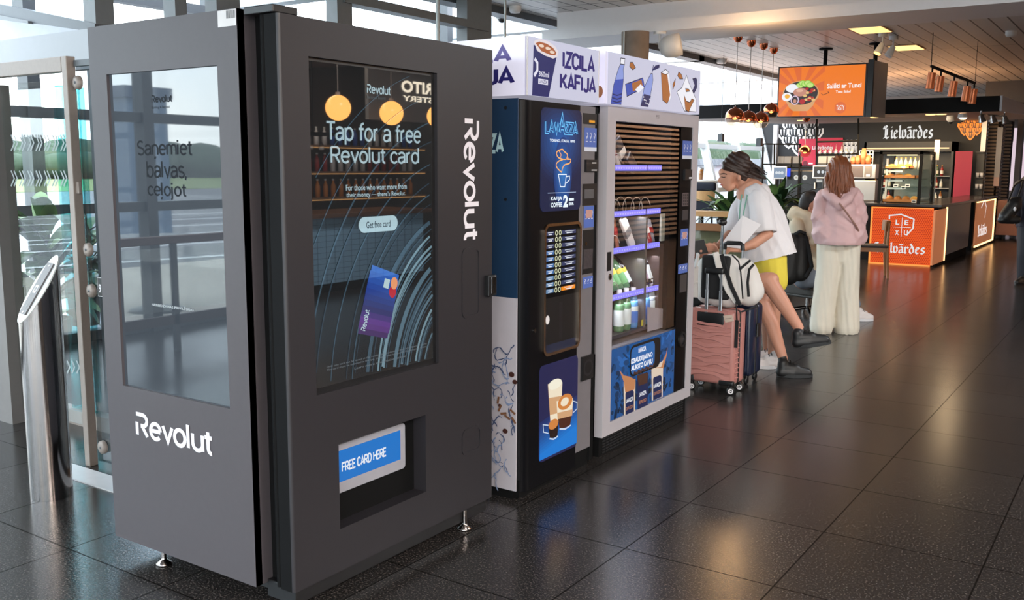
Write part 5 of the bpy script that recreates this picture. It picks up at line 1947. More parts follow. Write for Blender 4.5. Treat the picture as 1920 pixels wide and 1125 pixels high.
# front counter with the glowing hexagon panel
t = thing('kiosk_counter', 'front kiosk counter with glowing orange hexagon panel and white shield crest', 'counter', (-3.6, 17.5, 0))
mb = MB(BLK_M)
mb.box(KX0, KX1, 16.64, y_b, 0, .97)
mb.build('body', t)
mb = MB(STONE); mb.box(KX0 - .06, -2.86, 16.5, y_c + .1, .97, 1.012, .004); mb.build('worktop', t)
pb = KF.box([(1633, 389), (1749, 389), (1745, 500), (1629, 494)])
HEXO = glow('panel_orange', (240, 92, 30), 1.0); HEXD = glow('panel_orange_deep', (186, 56, 18), 1.0); HEXL = glow('panel_orange_rim', (255, 150, 70), 1.2)
mb = MB(HEXO); mb.rect(KF, *pb, .004, .03)
mb.m(HEXD)
s_ = .034
ny = int((pb[3] - pb[2]) / (s_ * .87)); nx = int((pb[1] - pb[0]) / s_)
for j in range(ny):
    for i in range(nx):
        x = pb[0] + s_ * (i + .5 + (.5 if j % 2 else 0)); y = pb[2] + s_ * .87 * (j + .6)
        if x < pb[1] - s_ * .4:
            mb.flat(KF, [(x + s_ * .40 * math.cos(a), y + s_ * .40 * math.sin(a)) for a in [PI / 6 + PI / 3 * q for q in range(6)]], .006)
mb.m(HEXL)
mb.rect(KF, pb[0], pb[0] + .03, pb[2], pb[3], .008); mb.rect(KF, pb[0], pb[1], pb[3] - .015, pb[3], .008); mb.rect(KF, pb[0], pb[1], pb[2], pb[2] + .025, .008)
mb.m(PW)
sh = KF.pxs([(1668, 411), (1668, 404), (1690, 402), (1714, 411), (1712, 428), (1700, 441)])
mb.stroke(KF, sh, .022, .012)
c = KF.px(1691, 426)
mb.stroke(KF, [(c[0], c[1] - .16), (c[0], c[1] + .16)], .008, .012); mb.stroke(KF, [(c[0] - .14, c[1]), (c[0] + .14, c[1])], .008, .012)
for ch, dx, dy in (('L', -.07, .08), ('E', .07, .08), ('X', -.07, -.09), ('U', .07, -.09)):
    mb.text(KF, ch, c[0] + dx - .03, c[0] + dx + .03, c[1] + dy - .04, c[1] + dy + .04, .013, .03)
b = KF.box([(1638, 454), (1735, 454), (1735, 476), (1638, 476)])
mb.word(KF, 'Lielvārdes', b[0], b[1], b[2], b[3], .014, .15, BLK)
mb.build('front_panel', t, 'glowing orange hexagon panel with white crest')
s1 = (KS.px(1751, 440)[0], y_a - .1)
COPGLOW = mat('copper_painted_glow', (196, 124, 84), .4, .2, emit=.28)  # copper glows by itself in place of light from the LED strips
mb = MB(COPGLOW); mb.rect(KS, s1[0], s1[1], .06, .93, .004, .03); mb.build('copper_panel', t)
LED = glow('led_strip', (255, 196, 130), 3.2)
mb = MB(LED); mb.rect(KS, y_a - .13, y_a - .06, .06, .95, .012, .02); mb.build('led_strip', t)
mb = MB(mat('grey_lacquer', (92, 92, 96), 0.25)); mb.rect(KS, y_a + .02, y_b, .14, .96, .002, .03); mb.build('grey_panel', t)
# corner counter
t = thing('kiosk_counter', 'rear stretch of kiosk counter with lit copper panel and light strip', 'counter', (-3.3, (y_c + KE) / 2, 0))
mb = MB(BLK_M); mb.box(-3.4, -2.94, y_c + .12, KE, 0, .97); mb.build('body', t)
mb = MB(STONE); mb.box(-3.5, -2.86, y_c + .12, KE + .02, .97, 1.012, .004); mb.build('worktop', t)
mb = MB(COPGLOW); mb.rect(KS, y_c + .14, KE - .1, .1, .93, .01, .03)
mb.m(PW)
cc = KS.px(1843, 400)
mb.stroke(KS, [(cc[0] - .35, cc[1] + .12), (cc[0], cc[1] + .28), (cc[0] + .3, cc[1] + .12), (cc[0] + .2, cc[1] - .1)], .03, .014)
b = KS.box([(1833, 420), (1850, 416), (1848, 440), (1831, 446)])
mb.word(KS, 'Lielvārdes', b[0], b[1], b[2], b[3], .014, .15, BLK)
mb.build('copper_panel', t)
mb = MB(LED); mb.rect(KS, KE - .2, KE, .08, .95, .016, .02); mb.rect(KS, y_c + .14, KE, .06, .09, .014, .02); mb.rect(KS, y_c + .14, KE, .93, .95, .014, .02); mb.build('led_strip', t)
t = thing('planter_box', 'copper brown box planter on castors past the end of the counter', 'planter', (-2.75, KE + 1.6, 0))
mb = MB(mat('planter_copper', (168, 112, 90), 0.5)); mb.box(-3.0, -2.25, KE + 1.2, KE + 2.2, .1, .88); mb.build('box', t)
mb = MB(mat('planter_white', (206, 196, 190), 0.5)); mb.box(-2.24, -1.75, KE + 1.3, KE + 2.2, .1, .88); mb.build('end_box', t)
mb = MB(BLK_P)
for x in (-2.9, -2.3, -1.85):
    mb.lathe((x, KE + 1.35, .05), [(0, -.02), (.05, -.02), (.05, .02), (0, .02)], 12, True, (1, 0, 0))
mb.build('castors', t)

# glass display case on the counter
t = thing('pastry_display_case', 'black-framed glass pastry case with wicker trays on the counter', 'display case', (-3.7, 17.1, 1.012))
DC = near(16.75)
b = DC.box([(1648, 283), (1729, 284), (1726, 380), (1646, 383)])
dx0, dx1, dz1 = b[0], b[1], b[3]
DS = front(dx1)
dyr = DS.px(1752, 330)[0]
mb = MB(BLK_M)
for (x, y) in ((dx0, 16.75), (dx1 - .045, 16.75), (dx1 - .045, dyr - .05), (dx0, dyr - .05)):
    mb.box(x, x + .045, y, y + .045, 1.012, dz1)
mb.box(dx0, dx1, 16.75, 16.79, dz1 - .05, dz1); mb.box(dx0, dx0 + .04, 16.75, dyr, dz1 - .05, dz1); mb.box(dx1 - .04, dx1, 16.75, dyr, dz1 - .04, dz1); mb.box(dx0, dx1, 16.75, dyr, dz1 - .01, dz1)
mb.build('case_frame', t)
mb = MB(GLASSC); mb.box(dx0 + .05, dx1 - .05, 16.765, 16.772, 1.03, dz1 - .05); mb.box(dx1 - .03, dx1 - .022, 16.8, dyr - .05, 1.03, dz1 - .05); mb.build('case_glass', t)
mb = MB(mat('case_back', (120, 124, 124), 0.3)); mb.box(dx0 + .04, dx1 - .05, dyr - .06, dyr - .05, 1.03, dz1 - .05); mb.build('back_panel', t)
mb = MB(WHITE); mb.box(dx0 + .09, dx0 + .12, 16.85, 16.88, 1.012, dz1 - .12)
shz = [DC.px(1690, y)[1] for y in (317, 335, 350)]
for z in shz:
    mb.box(dx0 + .1, dx0 + .36, 16.86, 17.0, z - .05, z - .02)
mb.build('shelf_bracket', t)
mb = MB(glass('shelf_glass', (.8, .9, .9), 1.5))
for z in shz:
    mb.box(dx0 + .1, dx1 - .08, 16.8, dyr - .08, z - .016, z - .006)
mb.build('glass_shelf', t)
mb = MB(glow('case_light', (255, 220, 170), 2.2)); mb.box(dx0 + .1, dx1 - .1, 16.82, 16.85, dz1 - .07, dz1 - .055); mb.build('case_lamp', t)
WICK = mat('wicker_brown', (176, 112, 60), 0.7, var=0.3, scale=80)
tz = [1.02, shz[1], shz[0]]
spans = [(DC.px(1646, 375)[0], DC.px(1722, 375)[0]), (DC.px(1650, 345)[0], DC.px(1714, 345)[0]), (DC.px(1656, 314)[0], DC.px(1704, 314)[0])]
nm = ['bottom shelf full of rolls', 'middle shelf behind the price cards', 'top shelf with yellow pastry']
for i in range(3):
    x0, x1 = spans[i]
    x0 = max(x0, dx0 + .06); x1 = min(x1, dx1 - .07)
    t2 = thing('wicker_tray', 'wicker tray in the pastry case, ' + nm[i], 'tray', ((x0 + x1) / 2, 16.98, tz[i]))
    mb = MB(WICK)
    mb.box(x0, x1, 16.84, 17.12, tz[i], tz[i] + .012)
    for (ya, yb) in ((16.84, 16.855), (17.105, 17.12)):
        mb.box(x0, x1, ya, yb, tz[i], tz[i] + .055)
    for xa in (x0, x1 - .015):
        mb.box(xa, xa + .015, 16.84, 17.12, tz[i], tz[i] + .055)
    mb.build('tray_basket', t2)
    n_ = int((x1 - x0) / .13)
    col_ = [mat('pastry_brown', (196, 120, 50), .6, var=.25), mat('pastry_gold', (226, 160, 70), .6, var=.25), mat('pastry_yellow', (240, 184, 40), .6, var=.2)]
    for k in range(n_):
        m_ = col_[0 if i == 0 and k < 3 else (2 if i == 2 and k == 2 else 1)]
        if i == 2 and k > 2:
            break
        o = MB(m_).ball((0, 0, 0), (.062, .045, .036 if i else .05), 14).build('pastry')
        o.location = (x0 + .09 + k * .13, 16.98, tz[i] + .012 + (.036 if i else .05))
        tag(o, 'golden baked pastry lying in the ' + ('bottom', 'middle', 'top')[i] + ' tray of the pastry case', 'pastry', 'pastries on the %s tray' % ('bottom', 'middle', 'top')[i])
for k, x in enumerate((1678, 1700, 1692, 1712)):
    o = MB(WHITE).obox((0, 0, 0), (.075, .004, .05), Matrix.Rotation(-.2, 3, 'X')).m(BLK_P).obox((0, -.0035, 0), (.05, .001, .02), Matrix.Rotation(-.2, 3, 'X')).build('price_card')
    p = DC.px(x, 348 if k < 2 else (352 if k == 2 else 376))
    o.location = (p[0], 16.815, p[1] if k < 3 else 1.05)
    tag(o, 'small white price card clipped to the wicker trays in the pastry case', 'price card', 'price cards in the pastry case')
for k in range(6):
    o = bottle_mesh(MB(BG[2]), .2, .03, mat('cap_gold', (190, 150, 70), .3, .6), mat('label_cream', (222, 214, 196), .5)).build('juice_bottle') if k == 0 else jb.copy()
    if k == 0: jb = o
    else: COL.objects.link(o)
    o.location = (dx1 - .5 + k * .075, 17.2, shz[0] - .006)
    tag(o, 'pale juice bottle on the top glass shelf of the pastry case', 'bottle', 'juice bottles in the pastry case')

# things on and behind the counter
t = thing('menu_holder', 'upright white menu card holder on the counter beside the pastry case', 'menu holder', (DS.P(DS.px(1757, 300)[0] + .3, 1.1)))
MH = near(17.9); b = MH.box([(1752, 262), (1762, 262), (1761, 300), (1752, 300)])
mb = MB(mat('menu_card', (226, 216, 208), .5)); mb.box(b[0], b[1], 17.9, 17.915, b[2], b[3]); mb.build('card', t)
mb = MB(STEELG); mb.box((b[0] + b[1]) / 2 - .01, (b[0] + b[1]) / 2 + .01, 17.915, 17.93, 1.012, b[3]); mb.build('stand', t)
t = thing('roll_banner', 'crimson banner panel standing behind the counter left of the slatted post', 'banner', (-3.7, 22.9, 0))
RB = near(22.9); b = RB.box([(1790, 283), (1822, 284), (1820, 372), (1788, 370)])
mb = MB(mat('crimson_cloth', (150, 30, 58), .6, var=.12, scale=4)); mb.box(b[0], b[1], 22.9, 22.93, .06, b[3]); mb.build('banner_cloth', t)
mb = MB(STEELG); mb.box(b[0], b[1], 22.8, 22.98, 0, .06); mb.build('foot_bar', t)
t = thing('wall_shelf', 'dark open shelf with white cups just right of the crimson banner', 'shelf', (-3.4, 23.3, 0))
b2 = RB.box([(1823, 284), (1838, 284), (1838, 372), (1823, 372)])
mb = MB(BLK_P); mb.box(b2[0], b2[1], 23.3, 23.35, 0, b2[3])
for z in (.9, 1.15, 1.4, b2[3]):
    mb.box(b2[0], b2[1], 23.15, 23.32, z - .02, z)
mb.build('shelf_frame', t)
for k in range(6):
    o = MB(WHITE).lathe((0, 0, 0), [(0, 0), (.03, 0), (.038, .1), (.034, .1), (.028, .01)], 12).build('paper_cup')
    o.location = (b2[0] + .06 + .08 * (k % 2), 23.22, (.9, 1.15, 1.4)[k // 2])
    tag(o, 'white paper cup on the dark shelf right of the crimson banner', 'cup', 'paper cups on the dark shelf')

# slatted post
t = thing('slatted_post', 'tall post clad in horizontal timber slats at the end of the kiosk', 'post', (-3.1, 24.2, 0))
SL0 = near(23.9)
b = SL0.box([(1850, 215), (1872, 215), (1866, 372), (1840, 372)])
xx0 = SL0.px(1846, 300)[0]; xx1 = SL0.px(1872, 300)[0]; xx2 = SL0.px(1892, 300)[0]
mb = MB(mat('slat_backing', (40, 30, 26), .7)); mb.box(xx0 + .03, xx1 - .03, 23.96, 24.6, 0, 2.6); mb.build('core', t)
mb = MB(WOODD)
for k in range(33):
    z = .05 + k * .079
    mb.box(xx0, xx1, 23.9, 23.96, z, z + .042)
    mb.box(xx1 - .05, xx1 + .01, 23.9, 24.65, z, z + .042)
mb.build('slats', t)
mb = MB(OFFW); mb.box(xx1 - .06, xx1 + .05, 23.86, 23.9, 1.4, 2.5)
mb.m(mat('notice_peach', (206, 170, 160), .5)).box(xx1 - .06, xx1 + .05, 23.855, 23.9, 1.2, 1.4); mb.build('notice', t, 'pale notices fixed to the slats')
t = thing('slatted_post', 'second narrower slatted post behind the passer-by in black', 'post', (-2.6, 25.6, 0))
SL1 = near(25.4); a0 = SL1.px(1876, 300)[0]; a1 = SL1.px(1893, 300)[0]
mb = MB(mat('slat_backing', (40, 30, 26), .7)); mb.box(a0 + .03, a1 - .03, 25.46, 26, 0, 2.7); mb.build('core', t)
mb = MB(WOODD)
for k in range(33):
    z = .05 + k * .079
    mb.box(a0, a1, 25.4, 25.46, z, z + .042)
mb.build('slats', t)
st('column_door', MB(mat('taupe_column', (112, 96, 88), .6)).box(a1, a1 + .12, 26.4, 26.8, 0, 2.95))

# machines on the left of the counter
BC = near(17.4)
st_b = mat('machine_black', (20, 20, 23), .25)
t = thing('back_counter', 'dark bar counter behind the potted plants, under the coffee machines', 'counter', (-5.2, 17.7, 0))
mb = MB(BLK_M); mb.box(-6.9, KX0 - .09, 17.2, 18.1, 0, .98); mb.build('body', t)
mb = MB(STONE); mb.box(-6.95, KX0 - .08, 17.15, 18.15, .98, 1.02); mb.build('worktop', t)


def slab(F, tl, br, depth):
    a = F.px(*tl); c = F.px(*br)
    return (a[0], c[0], F.o.y, F.o.y + depth, c[1], a[1])


t = thing('espresso_machine', 'wide black espresso machine with two round white dials and blue light', 'coffee machine', BC.P(*BC.px(1500, 378)))
mb = MB(st_b); q = slab(BC, (1475, 319), (1586, 396), .5); mb.box(q[0], q[1], q[2], q[3], 1.02, q[5], .02); mb.build('housing', t)
FB2 = near(17.395)
for x in (1493, 1509):
    p = FB2.px(x, 333); mb = MB(glow('dial_white', (214, 214, 208))); mb.ell(FB2, p[0], p[1], .045, .045, .002); mb.m(STEELG).ell(FB2, p[0], p[1], .018, .018, .004); mb.build('dial', t)
mb = MB(glow('blue_led', (40, 70, 255), 1.5)); mb.rect(FB2, *wquad(FB2, (1476, 316), (1482, 316), (1482, 331), (1476, 331)), .003); mb.build('blue_display', t)
mb = MB(STEELL); p = FB2.px(1529, 342); mb.cyl((p[0], 17.36, p[1]), (p[0], 17.36, p[1] - .12), .014); p = FB2.px(1540, 338); mb.box(p[0] - .06, p[0] + .06, 17.3, 17.4, p[1] - .03, p[1] + .02); mb.build('spout', t)
for (x0, y0, x1, y1, col_, lab) in ((1449, 312, 1474, 336, (126, 146, 170), 'tilted pale screen on the bar left of the espresso machine'), (1524, 310, 1562, 335, (40, 44, 50), 'dark screen with white icons on the bar left of the pink-jacket woman')):
    F3 = near(17.22)
    t = thing('order_screen', lab, 'screen', F3.P(*F3.px((x0 + x1) / 2, y1)))
    q = slab(F3, (x0, y0), (x1, y1), .03)
    mb = MB(mat('screen_bezel_silver', (190, 190, 194), .3, .4)); mb.box(*q, .01); mb.build('bezel', t)
    mb = MB(glow('order_%d' % x0, col_)); mb.rect(F3, q[0] + .025, q[1] - .015, q[4] + .025, q[5] - .02, .003)
    mb.m(glow('order_icons', (210, 218, 226)))
    for k in range(3):
        mb.ell(F3, q[0] + (q[1] - q[0]) * (.3 + .2 * k), (q[4] + q[5]) / 2, .026, .028, .005)
    mb.build('display', t)
    mb = MB(BLK_P); mb.cyl(((q[0] + q[1]) / 2, 17.27, 1.02), ((q[0] + q[1]) / 2, 17.27, q[4] + .05), .016); mb.build('stand', t)
t = thing('oven', 'stainless steel countertop oven stacked on a steel cabinet', 'oven', BC.P(*BC.px(1615, 395)))
STO = mat('stainless', (178, 174, 170), .3, .85, var=.1, scale=3)
mb = MB(STO); q = slab(BC, (1588, 308), (1641, 335), .45); mb.box(*q, .01); ov = mb.build('oven_body', t)
mb = MB(mat('oven_window', (86, 78, 78), .15)); mb.rect(FB2, *wquad(FB2, (1590, 311), (1618, 311), (1618, 332), (1590, 332)), .004); mb.build('oven_door', ov)
mb = MB(mat('oven_panel', (120, 114, 110), .3, .6)); mb.rect(FB2, *wquad(FB2, (1621, 311), (1634, 311), (1634, 332), (1621, 332)), .004); mb.m(WHITE).rect(FB2, *wquad(FB2, (1624, 327), (1631, 327), (1631, 331), (1624, 331)), .005); mb.build('control_panel', ov)
mb = MB(STO); q = slab(BC, (1590, 337), (1639, 392), .45); mb.box(q[0], q[1], q[2], q[3], 1.021, q[5] - .01, .01); mb.build('cabinet', t)
for k, x in enumerate((1594, 1603, 1613, 1622)):
    p = BC.px(x, 308)
    o = MB(COPPER).lathe((0, 0, 0), [(0, 0), (.045, 0), (.06, .09), (.05, .15), (.03, .2), (0, .2)], 14).build('copper_jug')
    o.location = (p[0], 17.6, p[1])
    o.scale = (1, 1, (.7, .8, 1.4, .8)[k])
    tag(o, ('short copper jug at the left end on top of the oven', 'short copper jug second from the left on top of the oven', 'tallest copper jug on top of the oven', 'short copper jug at the right end on top of the oven')[k], 'jug', 'copper jugs on the oven')
t = thing('wire_rack', 'white wire rack on top of the oven behind the copper jugs', 'rack', BC.P(*BC.px(1627, 308)))
mb = MB(WHITE)
q = slab(near(17.75), (1612, 283), (1636, 308), .01)
for k in range(5):
    x = q[0] + (q[1] - q[0]) * k / 4
    mb.tube([(x, 17.75, q[4]), (x, 17.75, q[5])], .008, 6)
    z = q[4] + (q[5] - q[4]) * k / 4
    mb.tube([(q[0], 17.75, z), (q[1], 17.75, z)], .008, 6)
mb.build('wires', t)
for k, (x0, x1) in enumerate(((1455, 1466), (1467, 1479), (1483, 1496), (1531, 1546), (1549, 1563))):
    q = slab(BC, (x0, 293), (x1, 313), .14)
    o = MB(mat('hopper_grey', (112, 112, 114), .3)).box(0, q[1] - q[0], 0, .14, 0, q[5] - q[4], .01).m(BLK_P).box(0, q[1] - q[0], -.001, .141, 0, (q[5] - q[4]) * .35).build('bean_hopper')
    o.location = (q[0], 17.5, q[4])
    tag(o, ('grey bean hopper furthest left along the espresso machines', 'grey bean hopper second from the left along the espresso machines', 'grey bean hopper just left of the red poster', 'grey bean hopper just right of the red poster', 'grey bean hopper nearest the long-haired woman')[k], 'hopper', 'bean hoppers')
mb = MB(BLK_M); q = slab(BC, (1452, 313), (1566, 316.5), .4); mb.box(*q); o = mb.build('machine_shelf'); tag(o, 'black shelf under the bean hoppers above the espresso machine', 'shelf')
# poster, glass rack and black tube frame
RP = near(23.57)
CRIM = mat('crimson_poster', (206, 40, 70), .5)
t = thing('red_poster', 'crimson poster hanging beneath the white hop mural behind the espresso bar', 'poster', RP.P(*RP.px(1520, 310)))
mb = MB(CRIM); mb.rect(RP, *wquad(RP, (1494, 261), (1530, 260), (1530, 310), (1500, 310)), 0, .01); mb.rect(RP, *wquad(RP, (1530, 259), (1580, 258), (1580, 286), (1530, 287)), 0.0005, .01)
mb.m(WHITE).rect(RP, *wquad(RP, (1516, 305), (1524, 305), (1524, 308), (1516, 308)), .002)
mb.text(RP, 'Lielvārdes', *wquad(RP, (1523, 274), (1562, 272), (1562, 279), (1523, 281)), .003, .02)
mb.m(mat('poster_dark', (110, 16, 40), .5)).ell(RP, *RP.px(1510, 306), .06, .06, .002); mb.ell(RP, *RP.px(1503, 298), .05, .05, .002)
mb.build('print', t)
GRK = near(18.2)
t = thing('glass_rack', 'black hanging rail over the bar holding upside-down wine glasses', 'rack', GRK.P(*GRK.px(1570, 268)))
mb = MB(BLK_M)
for (x0, y0, x1, y1) in ((1531, 266, 1609, 264), (1531, 290, 1609, 288), (1531, 231, 1531, 290), (1609, 229, 1609, 290)):
    a = GRK.P(*GRK.px(x0, y0)); a.z = SZ(18.2) - .002 if y0 < 240 else a.z; b_ = GRK.P(*GRK.px(x1, y1)); mb.tube([a, b_], .018, 8)
mb.build('rails', t)
GLS = mat('stem_glass', (216, 214, 212), .1, .0, var=.1)
wg = None
for k in range(7):
    if wg is None:
        wg = MB(glass('wine_glass', (.86, .86, .86), 1.8, mn=.22)).lathe((0, 0, 0), [(.035, 0), (.004, -.005), (.004, -.08), (.03, -.11), (.04, -.15), (.034, -.19)], 14).build('wine_glass')
        o = wg
    else:
        o = wg.copy(); COL.objects.link(o)
    p = GRK.px(1538 + k * 10, 268)
    o.location = (p[0], 18.2, p[1] - .02)
    tag(o, 'clear wine glass hanging upside down from the black rail over the bar', 'wine glass', 'wine glasses on the rail')
t = thing('tube_frame_shelf', 'black square-tube frame above the potted plants holding an orange pendant', 'frame', near(17.35).P(*near(17.35).px(1465, 310)))
TF = near(17.35)
mb = MB(BLK_M)
for (x0, y0, x1, y1) in ((1431, 270, 1502, 271), (1431, 270, 1429, 330), (1452, 271, 1452, 310), (1431, 308, 1500, 309), (1500, 271, 1499, 309)):
    a = TF.P(*TF.px(x0, y0)); b_ = TF.P(*TF.px(x1, y1)); mb.obox((a + b_) / 2, (.025, .025, (b_ - a).length), V((0, 0, 1)).rotation_difference(b_ - a).to_matrix())
a = TF.P(*TF.px(1430, 320)); mb.box(a.x - .012, a.x + .012, 17.338, 17.362, 1.02, a.z)
a = TF.P(*TF.px(1499, 309)); mb.box(a.x - .012, a.x + .012, 17.338, 17.362, 1.02, a.z)
mb.build('tubes', t)

# pendant globes: copper above, clear below
CUP = mat('pendant_copper', (186, 104, 70), .12, 1.0, var=.04)
BULB = glow('pendant_bulb', (255, 190, 90), 5.0)
GPD = glass('pendant_glass', (.95, .82, .7), 1.6, mn=.12)


def pendant(x, y, rr, cy, label, Y=13.0, top=None):
    p = at(x, y, 1, Y)
    zt = top if top else 3.4
    t = thing('pendant_lamp', label, 'lamp', (p.x, p.y, p.z), 'pendant lamps by the kiosk')
    R_ = rr
    mb = MB(CUP); mb.lathe(p, [(R_ * math.cos(a), R_ * math.sin(a)) for a in [math.radians(q) for q in (-8, 0, 12, 25, 40, 55, 70, 82)]] + [(.02, R_ * 1.08), (0, R_ * 1.1)], 24); mb.build('copper_shade', t)
    mb = MB(GPD); mb.lathe(p, [(R_ * math.cos(a), R_ * math.sin(a)) for a in [math.radians(q) for q in (-8, -20, -35, -50, -62)]], 24); mb.build('glass_bowl', t)
    mb = MB(BULB); mb.ball((p.x, p.y, p.z + .0), .035, 12); mb.build('bulb', t)
    mb = MB(mat('pendant_cord', (206, 200, 196), .5)); mb.tube([(p.x, p.y, p.z + R_), (p.x, p.y, zt)], .006, 6); mb.build('cord', t)
    mb = MB(CUP); mb.lathe((p.x, p.y, zt - .09), [(.0, 0), (.03, .005), (.06, .04), (.065, .09)], 16); mb.build('ceiling_rose', t)


pendant(1378, 220, .135, 0, 'copper and glass globe pendant furthest left near the window')
pendant(1403, 224, .125, 0, 'copper and glass globe pendant second from the left', 13.6)
pendant(1426, 226, .125, 0, 'copper and glass globe pendant third from the left', 14.0)
pendant(1446, 208, .12, 0, 'copper and glass globe pendant hanging highest, beside the orange screen', 14.6)
pendant(1509, 284, .10, 0, 'small copper pendant in front of the red poster', 16.0, SZ(16.0))

# overhead screens
t = thing('menu_screen', 'orange overhead screen showing a tuna salad bowl', 'screen', (-4.45, 15.0, 2.75))
a = at(1458, 130, 1, 15.0); c = at(1622, 219, 1, 14.9)
TV = Fr(at(1457, 220, 1, 15.0), at(1620, 218, 1, 14.86) - at(1457, 220, 1, 15.0), (0, 0, 1))
w_ = (at(1620, 218, 1, 14.86) - at(1457, 220, 1, 15.0)).length
h_ = (at(1459, 128, 1, 15.0) - at(1457, 220, 1, 15.0)).length
mb = MB(BLK_P); mb.rect(TV, -.01, w_ + .01, -.01, h_ + .02, 0, .06); mb.build('casing', t)
OR1 = glow('tv_orange', (240, 124, 40)); OR2 = glow('tv_orange_ray', (222, 106, 52))
mb = MB(OR1); mb.rect(TV, .012, w_ - .012, .012, h_, .003)
cx_, cy_ = w_ * .27, h_ * .52
mb.m(OR2)
for k in range(12):
    a0 = 2 * PI * k / 12; a1 = a0 + .26
    pts = [(cx_, cy_)]
    for an in (a0, (a0 + a1) / 2, a1):
        rr = min(w_ * .27, 9)
        x = cx_ + w_ * .30 * math.cos(an) * 1.2; y = cy_ + h_ * .75 * math.sin(an)
        pts.append((max(.014, min(w_ * .54, x)), max(.014, min(h_ - .004, y))))
    mb.flat(TV, pts, .004)


def ball2(m, x, y, rx, ry, off):
    mb.m(m).ell(TV, w_ * x, h_ * y, w_ * rx, h_ * ry, off)


BWL = glow('tv_bowl', (214, 160, 108)); DRK = glow('tv_bowl_in', (52, 42, 44)); EGG = glow('tv_egg', (240, 240, 246)); YLK = glow('tv_yolk', (240, 176, 50)); CUC = glow('tv_cucumber', (130, 200, 60)); CU2 = glow('tv_cucumber_pale', (196, 226, 130)); TUN = glow('tv_tuna', (196, 136, 116)); TOM = glow('tv_tomato', (176, 30, 34)); ONI = glow('tv_onion', (214, 190, 214)); CRT = glow('tv_crouton', (230, 190, 120))
mb.m(BWL).flat(TV, [(w_ * x, h_ * y) for x, y in ((.06, .44), (.14, .2), (.19, .12), (.36, .12), (.42, .22), (.485, .46))], .005)
ball2(BWL, .272, .47, .215, .26, .006); ball2(DRK, .272, .48, .2, .235, .007)
ball2(EGG, .17, .58, .075, .085, .009); ball2(EGG, .11, .41, .06, .085, .0095); ball2(YLK, .115, .42, .03, .045, .011)
for k in range(5):
    ball2(CUC, .26 + .03 * k, .66 - .012 * abs(k - 2) + (.03 if k % 2 else 0), .045, .055, .009 + .0004 * k); ball2(CU2, .26 + .03 * k, .66 - .012 * abs(k - 2) + (.03 if k % 2 else 0), .035, .043, .0092 + .0004 * k)
ball2(TUN, .27, .5, .085, .085, .012); ball2(glow('tv_tuna_pale', (226, 176, 150)), .26, .53, .04, .03, .0125)
rs = random.Random(4)
for k in range(16):
    ball2(TOM if k % 2 else CRT, .37 + rs.uniform(-.05, .07), .46 + rs.uniform(-.14, .12), .022, .025, .0128 + .0002 * k)
ball2(ONI, .21, .34, .05, .095, .0165); ball2(DRK, .21, .34, .036, .075, .017); ball2(TUN, .21, .32, .02, .04, .0175); ball2(TOM, .3, .31, .035, .05, .0172)
TW = glow('tv_white', (250, 244, 240)); TVN = glow('tv_navy', (70, 40, 30))
mb.m(TW).text(TV, 'Salāti ar Tunci', w_ * .575, w_ * .955, h_ * .555, h_ * .655, .006, .025)
mb.text(TV, 'Tuna Salad', w_ * .675, w_ * .84, h_ * .465, h_ * .515, .006, .02)
mb.m(TVN).stroke(TV, [(w_ * .51, h_ * .47), (w_ * .53, h_ * .43), (w_ * .60, h_ * .475)], .008, .006); mb.stroke(TV, [(w_ * .585, h_ * .495), (w_ * .60, h_ * .475), (w_ * .588, h_ * .46)], .008, .006)
mb.m(OR2).ell(TV, w_ * .735, h_ * .175, w_ * .065, h_ * .115, .005)
mb.m(TW).word(TV, 'TASTY', w_ * .69, w_ * .78, h_ * .12, h_ * .225, .006, .13, dict(GLY, Y=(.5, [[(0, .72), (.21, .36), (.42, .72)], [(.21, .36), (.21, 0)]])))
mb.build('display', t)
mb = MB(BLK_M); p = at(1547, 122, 1, 15.05); mb.cyl((p.x, 15.05, 3.4), (p.x, 15.05, p.z - .2), .03); mb.cyl((p.x, 15.05, 3.38), (p.x, 15.05, 3.4), .1); mb.build('ceiling_pole', t)
t = thing('menu_screen', 'second overhead screen seen edge-on from behind, right of the orange one', 'screen', (-3.5, 15.2, 2.75))
A0, A1 = at(1632, 222, 1, 14.6), at(1659, 222, 1, 15.2)
u_ = (A1 - A0); u_.z = 0
T2 = Fr((A0.x, A0.y, 2.34), u_, (0, 0, 1))
mb = MB(mat('screen_back_grey', (150, 142, 138), .4)); hh = .80; mb.rect(T2, 0, u_.length, 0, hh, 0, .05); mb.build('casing', t)
mb = MB(BLK_P); mb.rect(T2, -.02, .02, -.01, hh + .01, .012, .08); mb.build('edge', t)
mb = MB(BLK_M); p = at(1642, 100, 1, 14.8); mb.cyl((p.x, 14.8, 3.4), (p.x, 14.8, 2.6), .03); mb.cyl((p.x, 14.8, 3.38), (p.x, 14.8, 3.4), .1); mb.build('ceiling_pole', t)

# lights on the ceiling
PNL = glow('ceiling_panel_warm', (255, 206, 130), 1.6)
for (x0, y0, x1, y1, lab) in ((1594, 53, 1655, 49, 'warm lit ceiling panel above the orange screen, the larger of the two'), (1668, 87, 1718, 83, 'warm lit ceiling panel further back, the smaller of the two')):
    a = at(x0, y0, 2, CEILZ); c = at(x1, y1, 2, CEILZ)
    t = thing('ceiling_light', lab, 'light', ((a.x + c.x) / 2, a.y, CEILZ))
    mb = MB(mat('panel_frame', (206, 160, 110), .5)); mb.box(a.x - .02, c.x + .02, a.y - .1, a.y + .55, CEILZ - .012, CEILZ); mb.build('frame', t)
    mb = MB(PNL); mb.box(a.x, c.x, a.y - .08, a.y + .53, CEILZ - .016, CEILZ - .012); mb.build('diffuser', t)
t = thing('track_light', 'black track with five copper spotlights hanging above the canopy', 'light', (-2.6, 15.0, 3.0))
